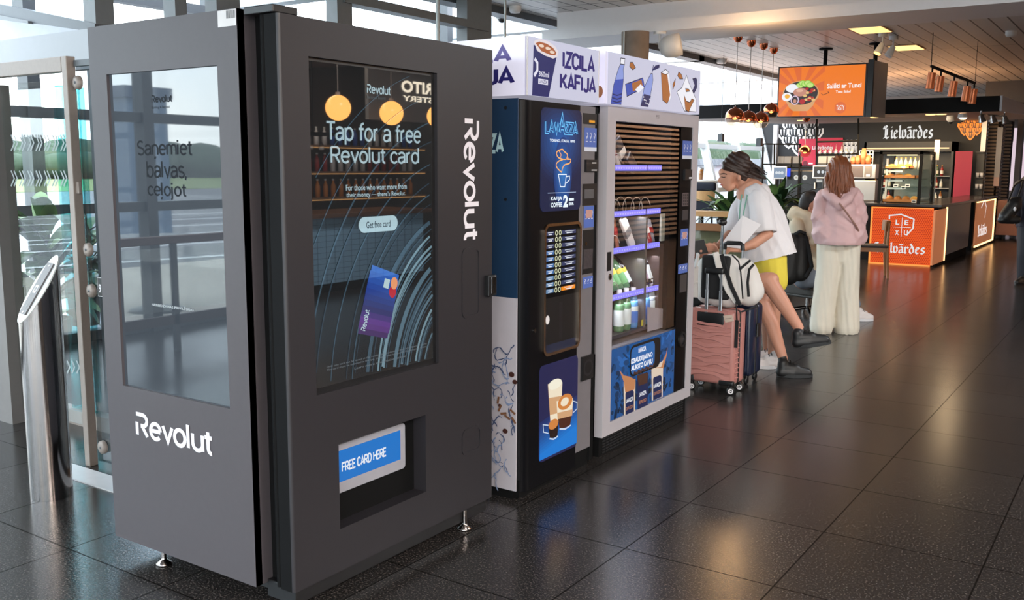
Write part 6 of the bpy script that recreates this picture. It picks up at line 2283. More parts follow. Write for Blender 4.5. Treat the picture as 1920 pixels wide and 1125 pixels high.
p0, p1 = at(1746, 124, 1, 14.0), at(1828, 156, 1, 15.15)
mb = MB(BLK_M); mb.obox((p0 + p1) / 2, (.03, (p1 - p0).length, .03), V((0, 1, 0)).rotation_difference(p1 - p0).to_matrix()); mb.build('track', t)
mb = MB(BLK_M); q = at(1750, 60, 1, 14.05); mb.tube([(q.x, 14.05, 3.4), (q.x, 14.05, p0.z)], .006, 6); mb.tube([(p1.x, p1.y, 3.4), (p1.x, p1.y, p1.z)], .004, 6); mb.build('suspension', t)
for k, f in enumerate((.03, .22, .52, .83, .99)):
    q = p0.lerp(p1, f)
    mb = MB(COPPER); mb.cyl((q.x, q.y, q.z - .08), (q.x - .02, q.y, q.z - .29), .05, .055, 18); mb.m(BLK_M).cyl((q.x, q.y, q.z), (q.x, q.y, q.z - .08), .012, n=8); mb.build('spotlight', t, 'copper cylinder spotlight')
CW = mat('device_white', (222, 222, 222), .4)


def dome(x, y, z, r, label, nm='smoke_detector', dark=False):
    p = at(x, y, 2, z)
    t = thing(nm, label, 'camera' if dark else 'detector', (p.x, p.y, z))
    mb = MB(CW); mb.lathe((p.x, p.y, z), [(r, 0), (r, -.04), (r * .8, -.07), (0, -.08)], 20); mb.build('base', t)
    if dark:
        mb = MB(BLK_P); mb.ball((p.x, p.y, z - .07), r * .6, 14); mb.build('lens_dome', t)


dome(966, 12, 3.4, .07, 'small white ceiling detector above the coffee light box')
dome(941, 24, 3.4, .08, 'white dome camera behind the coffee light box', 'dome_camera', True)
dome(1897, 4, 3.4, .11, 'white dome camera at the top right corner', 'dome_camera', True)
dome(1896, 58, 3.4, .07, 'small white ceiling sensor at the right edge below the dome camera')
dome(1353, 111, 3.4, .09, 'small white ceiling detector left of the globe pendants')
t = thing('spotlight', 'white cup-shaped spotlight under the beam beside the concrete column', 'light', tuple(at(1252, 85, 1, 9.9)))
p = at(1252, 90, 1, 9.9)
mb = MB(CW); mb.cyl((p.x - .1, 9.9, 3.08), (p.x - .1, 9.9, 3.05), .07); mb.cyl((p.x - .1, 9.9, 3.08), (p.x - .1, 9.9, p.z), .014); mb.build('bracket', t)
mb = MB(CW); mb.lathe((p.x - .08, 9.9, p.z), [(0, -.02), (.07, -.01), (.115, .05), (.13, .14), (.12, .22), (.1, .225), (.09, .18)], 24, True, (.86, .3, .18)); mb.build('head', t)
for k, (x, y) in enumerate(((1656, 72), (1676, 78))):
    p = at(x, y - 10, 2, CEILZ)
    t = thing('adjustable_spotlight', ('left', 'right')[k] + ' white spotlight of the pair between the two ceiling panels', 'light', (p.x, p.y, CEILZ))
    mb = MB(CW); mb.cyl(p, (p.x, p.y, p.z - .05), .06); mb.cyl((p.x, p.y, p.z - .05), (p.x, p.y, p.z - .16), .012, n=8); mb.build('base', t)
    mb = MB(CW); mb.cyl((p.x, p.y, p.z - .14), (p.x - .05, p.y - .05, p.z - .27), .035, .055); mb.m(BULB if k == 0 else CW).cyl((p.x - .05, p.y - .05, p.z - .27), (p.x - .052, p.y - .052, p.z - .275), .045); mb.build('head', t)
t = thing('canopy_spotlights', 'cluster of chrome adjustable spotlights under the canopy corner', 'light', tuple(at(1852, 212, 1, 15.6)))
mb = MB(CHROME); q = at(1840, 208, 2, 2.41); q = at(1840, 208, 2, SZ(q.y))
mb.tube([q, q + V((.0, 0, -.05)), q + V((.25, .4, -.06)), q + V((.25, .4, 0))], .012, 8); mb.build('bar', t)
for dx, dy in ((0, 0), (.12, .2), (.25, .4)):
    mb = MB(CHROME); mb.cyl(q + V((dx, dy, -.06)), q + V((dx + .03, dy, -.16)), .03, .05, 14); mb.build('head', t)
for k, (x, y) in enumerate(((1783, 217), (1805, 213))):
    p = at(x, y, 2, 2.41); p = at(x, y, 2, SZ(p.y)); t = thing('canopy_camera', ('left', 'right')[k] + ' small white dome camera under the canopy soffit', 'camera', (p.x, p.y, p.z))
    mb = MB(CW); mb.lathe(p, [(.06, 0), (.07, -.06), (.04, -.1), (0, -.1)], 16); mb.build('base', t); mb = MB(BLK_P); mb.ball((p.x, p.y, p.z - .1), .035, 12); mb.build('lens_dome', t)
for k, (x, y) in enumerate(((1352, 256), (1424, 265))):
    p = at(x, y, 1, 14.9); t = thing('window_sensor', ('left', 'right')[k] + ' small dark box hanging on a wire in front of the far windows', 'sensor', tuple(p))
    mb = MB(STEELD); mb.box(p.x - .04, p.x + .04, 14.85, 14.95, p.z - .08, p.z + .05); mb.build('box', t); mb = MB(STEELD); mb.tube([(p.x, 14.9, p.z + .05), (p.x, 14.9, 3.4)], .004, 5); mb.build('wire', t)
# ================================================================== bar across the hall (seen mirrored in the screens)
BX = 3.7
t = thing('bar_counter', 'long bar counter tiled in dusky blue across the hall', 'counter', (4.0, 7.5, 0))
mb = MB(mat('blue_tile', (132, 164, 186), .3, var=.06, scale=3)); mb.box(BX, BX + .7, 1.0, 10.4, .12, .95)
mb.m(mat('tile_joint', (50, 66, 78), .6))
for k in range(12):
    mb.box(BX - .002, BX, 1.0, 10.4, .16 + .07 * k, .163 + .07 * k)
for k in range(62):
    mb.box(BX - .002, BX, 1.0 + .15 * k, 1.003 + .15 * k, .12, .95)
mb.build('tiled_front', t)
mb = MB(mat('bar_top_wood', (92, 62, 46), .3, var=.2, scale=5)); mb.box(BX - .12, BX + .8, 0.9, 10.5, .95, 1.0); mb.build('worktop', t)
mb = MB(BLK_M); mb.box(BX + .08, BX + .6, 1.1, 10.3, 0, .12); mb.build('plinth', t)
t = thing('back_bar', 'dark back bar with lit shelves of bottles across the hall', 'shelf', (6.0, 8, 0))
mb = MB(mat('back_bar_wood', (44, 34, 30), .5, var=.2, scale=5)); mb.box(6.1, 6.2, 2, 13, 0, 3.0); mb.build('back_panel', t)
for z in (1.1, 1.5, 1.9):
    mb = MB(mat('bar_shelf', (110, 80, 58), .4)); mb.box(5.75, 6.1, 9.0, 13.0, z - .03, z); sh = mb.build('shelf', t)
    mb = MB(glow('bar_shelf_light', (255, 190, 120), 2.2)); mb.box(5.78, 5.8, 9.0, 13.0, z - .045, z - .032); mb.build('shelf_light', sh)
cols = [mat('bar_bottle_blue', (60, 90, 170), .2), mat('bar_bottle_white', (206, 206, 210), .2), mat('bar_bottle_amber', (196, 120, 50), .2), mat('bar_bottle_red', (150, 50, 46), .2)]
bp_ = [bottle_mesh(MB(c), .28, .04, STEELL, None).build('spirit_bottle') for c in cols]
k = 0
for z, c in ((1.9, (0, 1)), (1.5, (1, 3)), (1.1, (2, 2))):
    for j in range(22):
        i = c[j // 5 % 2]
        o = bp_[i]
        if o.get('used'):
            o = o.copy(); COL.objects.link(o)
        else:
            o['used'] = 1
        o.location = (5.93, 9.2 + j * .17, z)
        tag(o, 'spirit bottle in a row on the lit back bar across the hall', 'bottle', 'bottles on the back bar')
for o in bp_:
    if 'used' not in o:
        bpy.data.objects.remove(o)
for o in bpy.data.objects:
    if 'used' in o:
        del o['used']
t = thing('glass_hanger', 'row of stemmed glasses hanging over the bar across the hall', 'rack', (4.4, 7.3, 2.2))
mb = MB(BLK_M); mb.box(4.2, 4.6, 5.6, 9.3, 1.98, 2.02); mb.tube([(4.4, 6, 2.02), (4.4, 6, 3.4)], .012, 6); mb.tube([(4.4, 9, 2.02), (4.4, 9, 3.4)], .012, 6); mb.build('hanger', t)
for j in range(18):
    o = wg.copy(); COL.objects.link(o); o.location = (4.4, 5.75 + j * .2, 1.98)
    tag(o, 'stemmed glass hanging upside down over the bar across the hall', 'wine glass', 'glasses over the far bar')
for k, g in enumerate(GLOBES):
    t = thing('globe_lamp', 'round amber globe lamp hanging over the blue tiled bar', 'lamp', g, 'globe lamps over the bar')
    MB(glow('globe_amber', (255, 176, 92), 8.0)).ball(g, .155, 24).build('globe', t)
    mb = MB(BRUSH); mb.tube([(g[0], g[1], g[2] + .15), (g[0], g[1], 3.4)], .006, 6); mb.cyl((g[0], g[1], g[2] + .145), (g[0], g[1], g[2] + .19), .03); mb.build('cord', t)
t = thing('lit_sign', 'grey board with lit white capital letters over the bar across the hall', 'sign', (4.2, 10.2, 2.75))
SG = Fr((4.2, 0, 0), (0, -1, 0), (0, 0, 1))
mb = MB(mat('sign_grey', (120, 122, 126), .4)); mb.box(4.2, 4.26, 9.86, 13.2, 2.22, 3.1); mb.tube([(4.23, 10.2, 3.1), (4.23, 10.2, 3.4)], .01, 6); mb.tube([(4.23, 12.8, 3.1), (4.23, 12.8, 3.4)], .01, 6); mb.build('board', t)
SL = glow('sign_lit', (255, 240, 214), 5.0)
mb = MB(SL); mb.text(SG, 'BURRITO', -11.85, -10.54, 2.63, 2.80, .01, .03); mb.text(SG, 'ROASTERY', -11.75, -10.57, 2.51, 2.59, .01, .02); mb.build('lettering', t)
st('wall_bar', MB(mat('bar_panelling', (44, 40, 38), .6, var=.1, scale=4)).box(6.2, 6.3, -4.6, 16.0, 0, 3.4))
t = thing('slat_screen', 'tall screen of horizontal wooden slats beyond the bar across the hall', 'screen', (4.2, 18.8, 0))
mb = MB(BLK_M); mb.box(4.32, 4.36, 17.0, 22.5, 0, 3.3); mb.build('backing', t)
mb = MB(mat('slat_bright_wood', (204, 164, 134), .5, var=.12, scale=6))
for k in range(30):
    mb.box(4.2, 4.3, 17.0, 22.5, .08 + k * .105, .08 + k * .105 + .05)
mb.build('slats', t)
mb = MB(mat('slat_post', (196, 150, 96), .5, var=.15, scale=6)); mb.box(4.1, 4.3, 14.6, 15.4, 0, 3.3); mb.build('post', t)
# ================================================================== luggage
PINK = mat('rose_shell', (178, 122, 115), .32, var=.05, scale=10)
PINKD = mat('rose_groove', (150, 92, 86), .4, var=.05)
NAVYS = mat('navy_shell', (26, 32, 54), .28, var=.1)


def wheel(parent, c, ax=(1, 0, 0), r=.028, face=WHITE):
    mb = MB(BLK_P); mb.lathe(c, [(0, -.012), (r * .8, -.012), (r, -.006), (r, .006), (r * .8, .012), (0, .012)], 18, True, ax)
    for s_ in (-1, 1):
        q = V(c) + V(ax) * (s_ * .0125)
        mb.m(face).lathe(q, [(r * .42, 0), (r * .68, s_ * .001)], 16, False, ax)
        mb.lathe(q, [(0, s_ * .001), (r * .16, 0)], 8, False, ax)
        if face is not BLK_P:
            for k in range(3):
                a = 2 * PI * k / 3
                u = V((0, 1, 0)) if abs(V(ax).y) < .5 else V((1, 0, 0))
                w_ = V((0, 0, 1))
                p = q + (u * math.cos(a) + w_ * math.sin(a)) * r * .3
                mb.obox(p, (.002, .004, r * .4), Matrix.Rotation(-a + PI / 2, 3, 'X'))
    mb.m(BLK_P).obox(V(c) + V((0, 0, .03)), (.03, .04, .02), None, .006)
    mb.tube([V(c) + V((0, 0, .03)), V(c) + V((0, 0, .06))], .012, 8)
    mb.build('wheel', parent)


SX0, SX1, SY0, SY1, SZ0, SZ1 = -2.73, -2.375, 6.30, 6.52, .065, .60
t = thing('suitcase', 'rose pink hard-shell suitcase with wavy grooves beside the snack machine', 'suitcase', ((SX0 + SX1) / 2, 6.41, 0))
mb = MB(PINK)
mb.box(SX0, SX1, SY0, SY0 + .105, SZ0, SZ1, .03, 4)
mb.box(SX0, SX1, SY0 + .13, SY1, SZ0, SZ1, .03, 4)
SF = near(SY0)
rs = random.Random(2)
for k in range(11):
    z = SZ0 + .05 + k * .0365
    a_ = rs.uniform(.006, .016); ph = rs.uniform(0, 6)
    top = [(SX0 + .03 + (SX1 - SX0 - .06) * i / 24, z + a_ * math.sin(ph + i * .22) + .004 * math.sin(i * .5)) for i in range(25)]
    # raised wave: a shallow ridge with a sharp lower lip
    vs = []
    for (x, zz) in top:
        vs += [SF.P(x, zz, 0), SF.P(x, zz + .004, .0075), SF.P(x, zz + .030, .0005)]
    fs = []
    for i in range(24):
        fs += [[3 * i, 3 * i + 3, 3 * i + 4, 3 * i + 1], [3 * i + 1, 3 * i + 4, 3 * i + 5, 3 * i + 2]]
    mb.add(vs, fs, False)
for k in range(12):
    z = SZ0 + .05 + k * .036
    mb.tube([(SX1 - .002, SY0 + .025, z), (SX1 + .003, SY0 + .05, z + .004), (SX1 - .001, SY0 + .085, z)], .006, 6)
mb.build('shell', t)
mb = MB(BLK_P); mb.box(SX0 + .004, SX1 - .004, SY0 + .10, SY0 + .135, SZ0 + .005, SZ1 - .004, .02, 3); mb.build('zip_band', t)
hz = near(SY0 + .004)
mb = MB(BLK_P)
mb.box(-2.665, -2.455, SY0 - .003, SY0 + .02, SZ1 - .125, SZ1 - .02, .012, 3)
mb.m(PINK).frame(near(SY0 - .004), rrect(-2.69, -2.43, SZ1 - .145, SZ1 - .005, .035), rrect(-2.67, -2.45, SZ1 - .128, SZ1 - .018, .025), .002, .006)
mb.build('handle_recess', t)
MB(BLK_P).box(SX1 - .11, SX1 + .003, SY0 - .006, SY0 + .03, SZ0 - .002, SZ0 + .035, .01, 3).build('corner_guard', t)
MB(BLK_P).box(SX0 - .003, SX0 + .06, SY0 - .006, SY0 + .03, SZ0 - .002, SZ0 + .05, .01, 3).build('corner_guard', t)
ALU = mat('handle_aluminium', (170, 172, 176), .3, .8)
h1 = near(SY0 + .005); a = h1.px(1327, 505); b = h1.px(1353, 505)
zt = h1.px(1340, 505)[1] + .012
hx0, hx1 = h1.px(1325, 560)[0], h1.px(1351, 560)[0]
mb = MB(ALU)
for x in (hx0, hx1):
    mb.box(x - .012, x + .012, SY0 + .0, SY0 + .014, SZ1 - .115, zt - .16, .004)
    mb.box(x - .009, x + .009, SY0 + .002, SY0 + .012, zt - .17, zt - .03, .003)
hd = mb.build('trolley_tube', t)
mb = MB(BLK_P); mb.box(hx0 - .02, hx1 + .02, SY0 - .008, SY0 + .022, zt - .045, zt, .012, 3); mb.build('trolley_grip', t)
for (x, y) in ((SX1 - .03, SY0 + .02), (SX0 + .03, SY0 + .02), (SX1 - .03, SY1 - .03), (SX0 + .03, SY1 - .03)):
    wheel(t, (x + .01, y - .012, .028), (.35, -.94, 0))
mb = MB(mat('bag_tag', (196, 176, 160), .6)); TG = near(SY0 - .012); q = TG.pxs([(1356, 592), (1372, 590), (1376, 602), (1360, 605)]); mb.flat(TG, q, 0, .002); mb.m(BLK_P).stroke(TG, TG.pxs([(1360, 598), (1372, 596)]), .002, .001); mb.build('paper_tag', t)


def navy_case(label, loc, rz, zh):
    t = thing('suitcase', label, 'suitcase', (0, 0, 0), None)
    mb = MB(NAVYS); mb.box(-.17, .17, -.12, -.006, .06, .60, .035, 4); mb.box(-.17, .17, .006, .12, .06, .60, .035, 4)
    for k in range(6):
        for y in (-.121, .121):
            mb.tube([(-.13 + .052 * k, y, .1), (-.13 + .052 * k, y, .56)], .007, 6)
    mb.build('shell', t)
    mb = MB(BLK_P); mb.box(-.166, .166, -.012, .012, .062, .597, .008); mb.box(.168, .182, -.03, .03, .35, .45, .005); mb.build('zip_band', t)
    mb = MB(ALU)
    for x in (-.07, .07):
        mb.tube([(x, -.10, .58), (x, -.10, zh - .03)], .009, 8)
    mb.build('trolley_tube', t)
    mb = MB(BLK_P); mb.tube([(-.07, -.10, zh - .05), (-.068, -.10, zh - .012), (-.05, -.10, zh), (.05, -.10, zh), (.068, -.10, zh - .012), (.07, -.10, zh - .05)], .016, 10); mb.build('trolley_grip', t)
    for (x, y) in ((.13, -.09), (-.13, -.09), (.13, .09), (-.13, .09)):
        wheel(t, (x, y, .03), (1, 0, 0), .03, BLK_P)
    t.location = loc
    t.rotation_euler = (0, 0, rz)
    return t


pn = at(1414, 715, 2, 0)
navy_case('navy blue hard-shell suitcase standing right behind the pink suitcase', (-2.555, 6.785, 0), 0, 1.045)
pp = at(1352, 455, 1, 6.63)
t = thing('trolley_bag', 'slim dark trolley bag behind the white rucksack with one tall knobbed pole', 'trolley bag', (pp.x - .12, 6.62, 0))
mb = MB(mat('trolley_cloth', (30, 30, 34), .8)); mb.box(pp.x - .27, pp.x + .02, 6.55, 6.645, .05, .5, .03, 3); mb.build('bag', t)
tp = at(1355, 418, 1, 6.63)
mb = MB(CHROME); mb.tube([(pp.x, 6.63, .45), (pp.x, 6.63, .85)], .013, 10); mb.tube([(pp.x, 6.63, .8), (tp.x, 6.63, tp.z)], .010, 10); mb.build('pole', t)
mb = MB(BLK_P); mb.ball((tp.x, 6.63, tp.z + .005), (.032, .032, .026), 16); mb.build('knob', t)
for x in (pp.x - .23, pp.x - .02):
    wheel(t, (x, 6.62, .03), (1, 0, 0), .03, BLK_P)

# white rucksack lying on the pink suitcase
t = thing('backpack', 'white rucksack with black back panel resting on the pink suitcase', 'backpack', (-2.55, 6.45, .605))
WCL = mat('white_canvas', (214, 210, 206), .8, var=.06, scale=14, bump=.15)
BCL = mat('black_mesh', (18, 18, 21), .8, var=.2, scale=60)
BF = near(6.34)
def bp(x, y, d=0.0):
    a_ = BF.px(x, y); return V((a_[0], 6.34 - d, a_[1]))
zb = .605
b0 = BF.px(1300, 560)[0]; b1 = BF.px(1366, 560)[0]; ztp = BF.px(1340, 474)[1]
o = blob('bag_body', WCL, [((b0 + .06, 6.46, zb + .09), (b1 - .03, 6.46, zb + .09), .085, .085), ((b0 + .06, 6.45, ztp - .12), (b1 - .03, 6.45, ztp - .12), .085, .085),
     ((b0 + .06, 6.46, zb + .09), (b0 + .06, 6.45, ztp - .12), .085, .085), ((b1 - .02, 6.46, zb + .09), (b1 - .02, 6.45, ztp - .12), .09, .09),
     ((b0 + .15, 6.46, zb + .09), (b0 + .15, 6.45, ztp - .12), .1, .1), ((b0 + .22, 6.46, zb + .09), (b0 + .22, 6.45, ztp - .12), .1, .1),
     ((b1 + .07, 6.55, zb + .09), (b1 + .03, 6.53, ztp - .12), .09, .08), ((b1 + .08, 6.585, zb + .11), (b1 + .05, 6.57, ztp - .14), .09, .07), ((b0 + .1, 6.585, zb + .1), (b1, 6.585, zb + .1), .09, .09), ((b0 + .1, 6.58, ztp - .14), (b1, 6.58, ztp - .14), .09, .09), ((b0 + .1, 6.6, zb + .2), (b1, 6.6, zb + .2), .1, .1),
     ((b0 + .08, 6.43, ztp - .06), (b1 - .02, 6.43, ztp - .06), .045, .05)], .012, 5, t)
mb = MB(BCL); x0 = BF.px(1313, 520)[0]; x1 = BF.px(1366, 520)[0]; mb.box(x0, x1, 6.345, 6.39, BF.px(1340, 562)[1], ztp - .02, .02, 3); mb.build('back_panel', t, 'black mesh back panel')
for pts in ([(1345, 474), (1350, 500), (1356, 520), (1366, 545), (1382, 568)], [(1312, 476), (1306, 500), (1304, 530), (1303, 556)]):
    mb = MB(WCL)
    P3 = [bp(x, y, .03 - .01 * i) for i, (x, y) in enumerate(pts)]
    for (a_, c_) in zip(P3[:-1], P3[1:]):
        mb.obox((a_ + c_) / 2, (.044, .016, (c_ - a_).length + .012), V((0, 0, 1)).rotation_difference(c_ - a_).to_matrix(), .005)
    mb.build('shoulder_strap', t)
mb = MB(BCL)
for pts in ([(1355, 478), (1362, 505), (1372, 535), (1388, 570)],):
    P3 = [bp(x, y, .015) for x, y in pts]
    for (a_, c_) in zip(P3[:-1], P3[1:]):
        mb.obox((a_ + c_) / 2, (.03, .012, (c_ - a_).length + .012), V((0, 0, 1)).rotation_difference(c_ - a_).to_matrix(), .004)
P3 = [bp(1382, 566, .02), bp(1385, 600, .03), bp(1383, 650, .035)]
for (a_, c_) in zip(P3[:-1], P3[1:]):
    mb.obox((a_ + c_) / 2, (.024, .006, (c_ - a_).length + .006), V((0, 0, 1)).rotation_difference(c_ - a_).to_matrix())
mb.build('strap_edge', t, 'black strap webbing hanging over the suitcase')
BS = Fr((b1 + .10, 6.38, 0), (.62, .78, 0), (0, 0, 1))
mb = MB(BCL)
for pts, w_ in (([(1386, 505), (1394, 498), (1406, 488)], .016), ([(1403, 556), (1401, 530), (1404, 505), (1412, 496)], .018), ([(1390, 584), (1404, 580), (1418, 574)], .012), ([(1372, 478), (1384, 490), (1388, 510), (1392, 560)], .01)):
    q = BS.pxs(pts)
    P3 = [BS.P(a_, c_, .006) for a_, c_ in q]
    mb.tube(P3, w_ * .55, 8)
mb.build('zip_line', t)

# ================================================================== low partition, plants and tables by the windows
t = thing('glass_partition', 'low partition of glass between two pale wooden rails left of the woman in white', 'partition', (-4.9, 11.0, 0))
mb = MB(WOODL)
za = at(1340, 396, 1, 11.0).z; zb_ = at(1340, 406, 1, 11.0).z
mb.box(-6.4, -4.0, 10.9, 11.1, zb_, za, .004)
mb.build('top_rail', t)
zc_ = at(1330, 420, 1, 10.9).z; zd_ = at(1330, 434, 1, 10.9).z
mb = MB(WOODM); mb.box(-6.4, -4.0, 10.95, 11.05, zd_, zc_, .004); mb.build('lower_rail', t)
mb = MB(GLASSC); mb.box(-6.4, -4.0, 10.995, 11.005, .1, zb_); mb.build('glass_panel', t)
mb = MB(mat('olive_panel', (120, 116, 84), .6)); mb.box(-6.4, -4.0, 11.06, 11.1, .0, zd_); mb.build('kick_panel', t)
mb = MB(STEELG)
for x in (-6.38, -5.2, -4.02):
    mb.box(x - .02, x + .02, 10.97, 11.03, 0, zb_)
mb.build('uprights', t)

LEAF = [mat('leaf_green', (64, 100, 48), .45, var=.3, scale=10), mat('leaf_pale', (124, 156, 92), .45, var=.3, scale=10), mat('leaf_dark', (36, 62, 34), .45, var=.3, scale=10)]


def leaf(mb, base, d, L, w_, droop, up=V((0, 0, 1))):
    d = V(d).normalized()
    side = d.cross(up)
    side = side.normalized() if side.length > 1e-3 else V((1, 0, 0))
    P_ = []
    p = V(base); v = d.copy()
    n_ = 7
    for i in range(n_ + 1):
        P_.append(p.copy())
        p = p + v * (L / n_)
        v = (v + V((0, 0, -droop / n_))).normalized()
    vs = []
    for i, q in enumerate(P_):
        f = i / n_
        ww = w_ * math.sin(PI * (0.08 + 0.92 * f)) ** .8 * .5 + .001
        nn = side.cross(d).normalized() * (-ww * .35)
        vs += [q - side * ww, q + nn * .6, q + side * ww]
    fs = []
    for i in range(n_):
        fs += [[3 * i, 3 * i + 1, 3 * i + 4, 3 * i + 3], [3 * i + 1, 3 * i + 2, 3 * i + 5, 3 * i + 4]]
    mb.add(vs, fs, True)


def plant(label, loc, n_, L, w_, seed, pot=True, name='potted_plant', hgt=.3, spread=1.0, group=None, stem=.0):
    rs = random.Random(seed)
    t = thing(name, label, 'plant', loc)
    c = V(loc)
    if pot:
        mb = MB(mat('planter_pot', (52, 48, 46), .5)); mb.lathe(c, [(0, 0), (.13, 0), (.17, hgt), (.15, hgt), (.14, hgt - .03), (0, hgt - .03)], 20); mb.build('pot', t)
    mb = MB(LEAF[0])
    for i in range(n_):
        a_ = rs.uniform(0, 2 * PI); e = rs.uniform(.35, 1.35)
        d = V((math.cos(a_) * math.cos(e) * spread, math.sin(a_) * math.cos(e) * spread, math.sin(e)))
        b_ = c + V((rs.uniform(-.05, .05), rs.uniform(-.05, .05), hgt - .02 + rs.uniform(0, stem)))
        mb.m(rs.choice(LEAF))
        leaf(mb, b_, d, L * rs.uniform(.6, 1.15), w_ * rs.uniform(.7, 1.2), rs.uniform(.8, 2.6))
    mb.build('foliage', t)
    return t


p = at(1368, 400, 1, 12.0)
plant('leafy green plant drooping behind the partition in front of the woman in white', (p.x, 12.0, .62), 46, .62, .10, 3, hgt=.3)
MB(BLK_M).box(p.x - .22, p.x + .22, 11.79, 12.21, 0, .62).build('plant_stand')
tag(bpy.data.objects['plant_stand'], 'black box stand under the leafy plant behind the partition', 'stand')
p = at(1455, 392, 1, 13.4)
plant('tall peace lily plant behind the woman in white against the coffee machines', (p.x, 13.4, .62), 52, .62, .10, 8, hgt=.3, stem=.2)
o = bpy.data.objects['plant_stand'].copy(); COL.objects.link(o); o.location = o.location + V((p.x - at(1368, 400, 1, 12.0).x, 13.4 - 12.0, 0)); o['label'] = 'black box stand under the tall peace lily'
p = at(1345, 470, 1, 10.3)
plant('small drooping plant under the lower rail of the partition', (p.x, 10.45, .0), 18, .4, .07, 5, hgt=.35)
# plants in the lobby behind the glass door
pl = at(75, 520, 1, 4.0)
plant('dark leafy rubber plant behind the glass door at left', (pl.x, 4.05, 0), 50, .62, .15, 12, hgt=.4, stem=.75)
pl = at(158, 560, 1, 5.4)
plant('smaller leafy plant behind the glass beside the steel post', (pl.x, 5.4, 0), 36, .5, .12, 13, hgt=.4, stem=.5)

# high table with beer, high chairs
t = thing('high_table', 'high round pale table by the far windows with a beer glass on it', 'table', (-5.95, 13.8, 0))
p = at(1318, 338, 1, 13.8)
mb = MB(mat('table_top_pale', (206, 200, 190), .4)); mb.lathe((p.x, 13.8, p.z - .03), [(0, 0), (.42, 0), (.43, .015), (.42, .03), (0, .03)], 32); mb.build('top', t)
mb = MB(BLK_M); mb.cyl((p.x, 13.8, .02), (p.x, 13.8, p.z - .03), .03); mb.cyl((p.x, 13.8, 0), (p.x, 13.8, .02), .25); mb.build('pedestal', t)
WLOC[t] = V((-5.95, 13.8, 0))
q = at(1314, 336, 1, 13.6)
t = thing('beer_glass', 'tall glass of amber beer on the high table by the windows', 'glass', (q.x, 13.6, p.z))
mb = MB(glass('tumbler', (.9, .9, .9), 1.6, mn=.1)); mb.lathe((q.x, 13.6, p.z), [(0, .004), (.03, .004), (.042, .2), (.04, .2), (.029, .012), (0, .012)], 18); mb.build('glass_body', t)
mb = MB(mat('beer_amber', (224, 140, 44), .2)); mb.lathe((q.x, 13.6, p.z + .013), [(0, 0), (.028, 0), (.038, .15), (0, .15)], 18); mb.m(WHITE).lathe((q.x, 13.6, p.z + .163), [(.038, 0), (.039, .02), (0, .022)], 18); mb.build('beer', t)


def high_chair(label, x, y, rz):
    t = thing('high_chair', label, 'chair', (0, 0, 0))
    mb = MB(WOODL); n_ = 10
    vs = []
    for i in range(n_ + 1):
        a_ = -.9 + 1.8 * i / n_
        for (r, z) in ((.25, 1.12), (.25, 1.26), (.235, 1.26), (.235, 1.12)):
            vs.append((r * math.sin(a_), -r * math.cos(a_), z))
    fs = []
    for i in range(n_):
        for k in range(4):
            fs.append([4 * i + k, 4 * i + 4 + k, 4 * i + 4 + (k + 1) % 4, 4 * i + (k + 1) % 4])
    mb.add(vs, fs + [[0, 1, 2, 3], [4 * n_ + 3, 4 * n_ + 2, 4 * n_ + 1, 4 * n_]], False); mb.build('backrest', t)
    mb = MB(mat('navy_cushion', (24, 28, 44), .8)); mb.box(-.2, .2, -.2, .2, .9, .98, .03, 3); mb.box(-.2, .2, -.23, -.19, .98, 1.12, .01); mb.box(-.22, .22, -.24, -.16, 1.26, 1.38, .03, 3); mb.build('seat', t)
    for sx in (-1, 1):
        for sy in (-1, 1):
            MB(BLK_M).tube([(sx * .16, sy * .16, .9), (sx * .21, sy * .21, 0)], .014, 8).build('leg', t)
    t.location = (x, y, 0); t.rotation_euler = (0, 0, rz)
    return t


p = at(1322, 362, 1, 12.9)
high_chair('high chair with pale wooden back band and navy cushion by the beer glass', p.x, 12.95, 0)

# wooden chair by the kiosk counter
t = thing('wooden_chair', 'brown wooden chair with dark seat in front of the orange kiosk panel', 'chair', (0, 0, 0))
W2 = mat('chair_oak', (150, 100, 58), .45, var=.2, scale=7)
c0_ = Z_ = at(1640, 515, 2, 0)
mb = MB(mat('chair_seat_dark', (40, 32, 30), .6)); mb.box(-.22, .22, -.21, .21, .44, .475, .012); mb.build('seat', t)
mb = MB(W2); mb.box(-.2, .2, -.19, .19, .38, .44); mb.build('seat_rail', t)
for sx in (-1, 1):
    MB(W2).tube([(sx * .19, -.19, .44), (sx * .20, -.21, 0)], [.022, .016], 8).build('leg', t)
    MB(W2).tube([(sx * .18, .2, .80), (sx * .19, .19, .44), (sx * .2, .22, 0)], [.016, .022, .016], 8).build('leg', t)
mb = MB(W2)
n_ = 8; vs = []
for i in range(n_ + 1):
    a_ = -.75 + 1.5 * i / n_
    for (r, z) in ((.29, .68), (.30, .83), (.275, .83), (.265, .68)):
        vs.append((r * math.sin(a_), r * math.cos(a_) - .06, z))
fs = []
for i in range(n_):
    for k in range(4):
        fs.append([4 * i + k, 4 * i + (k + 1) % 4, 4 * i + 4 + (k + 1) % 4, 4 * i + 4 + k])
mb.add(vs, fs + [[3, 2, 1, 0], [4 * n_, 4 * n_ + 1, 4 * n_ + 2, 4 * n_ + 3]]); mb.build('backrest', t)
pc2 = at(1632, 518, 2, 0)
t.location = (pc2.x, pc2.y, 0); t.rotation_euler = (0, 0, -1.25)

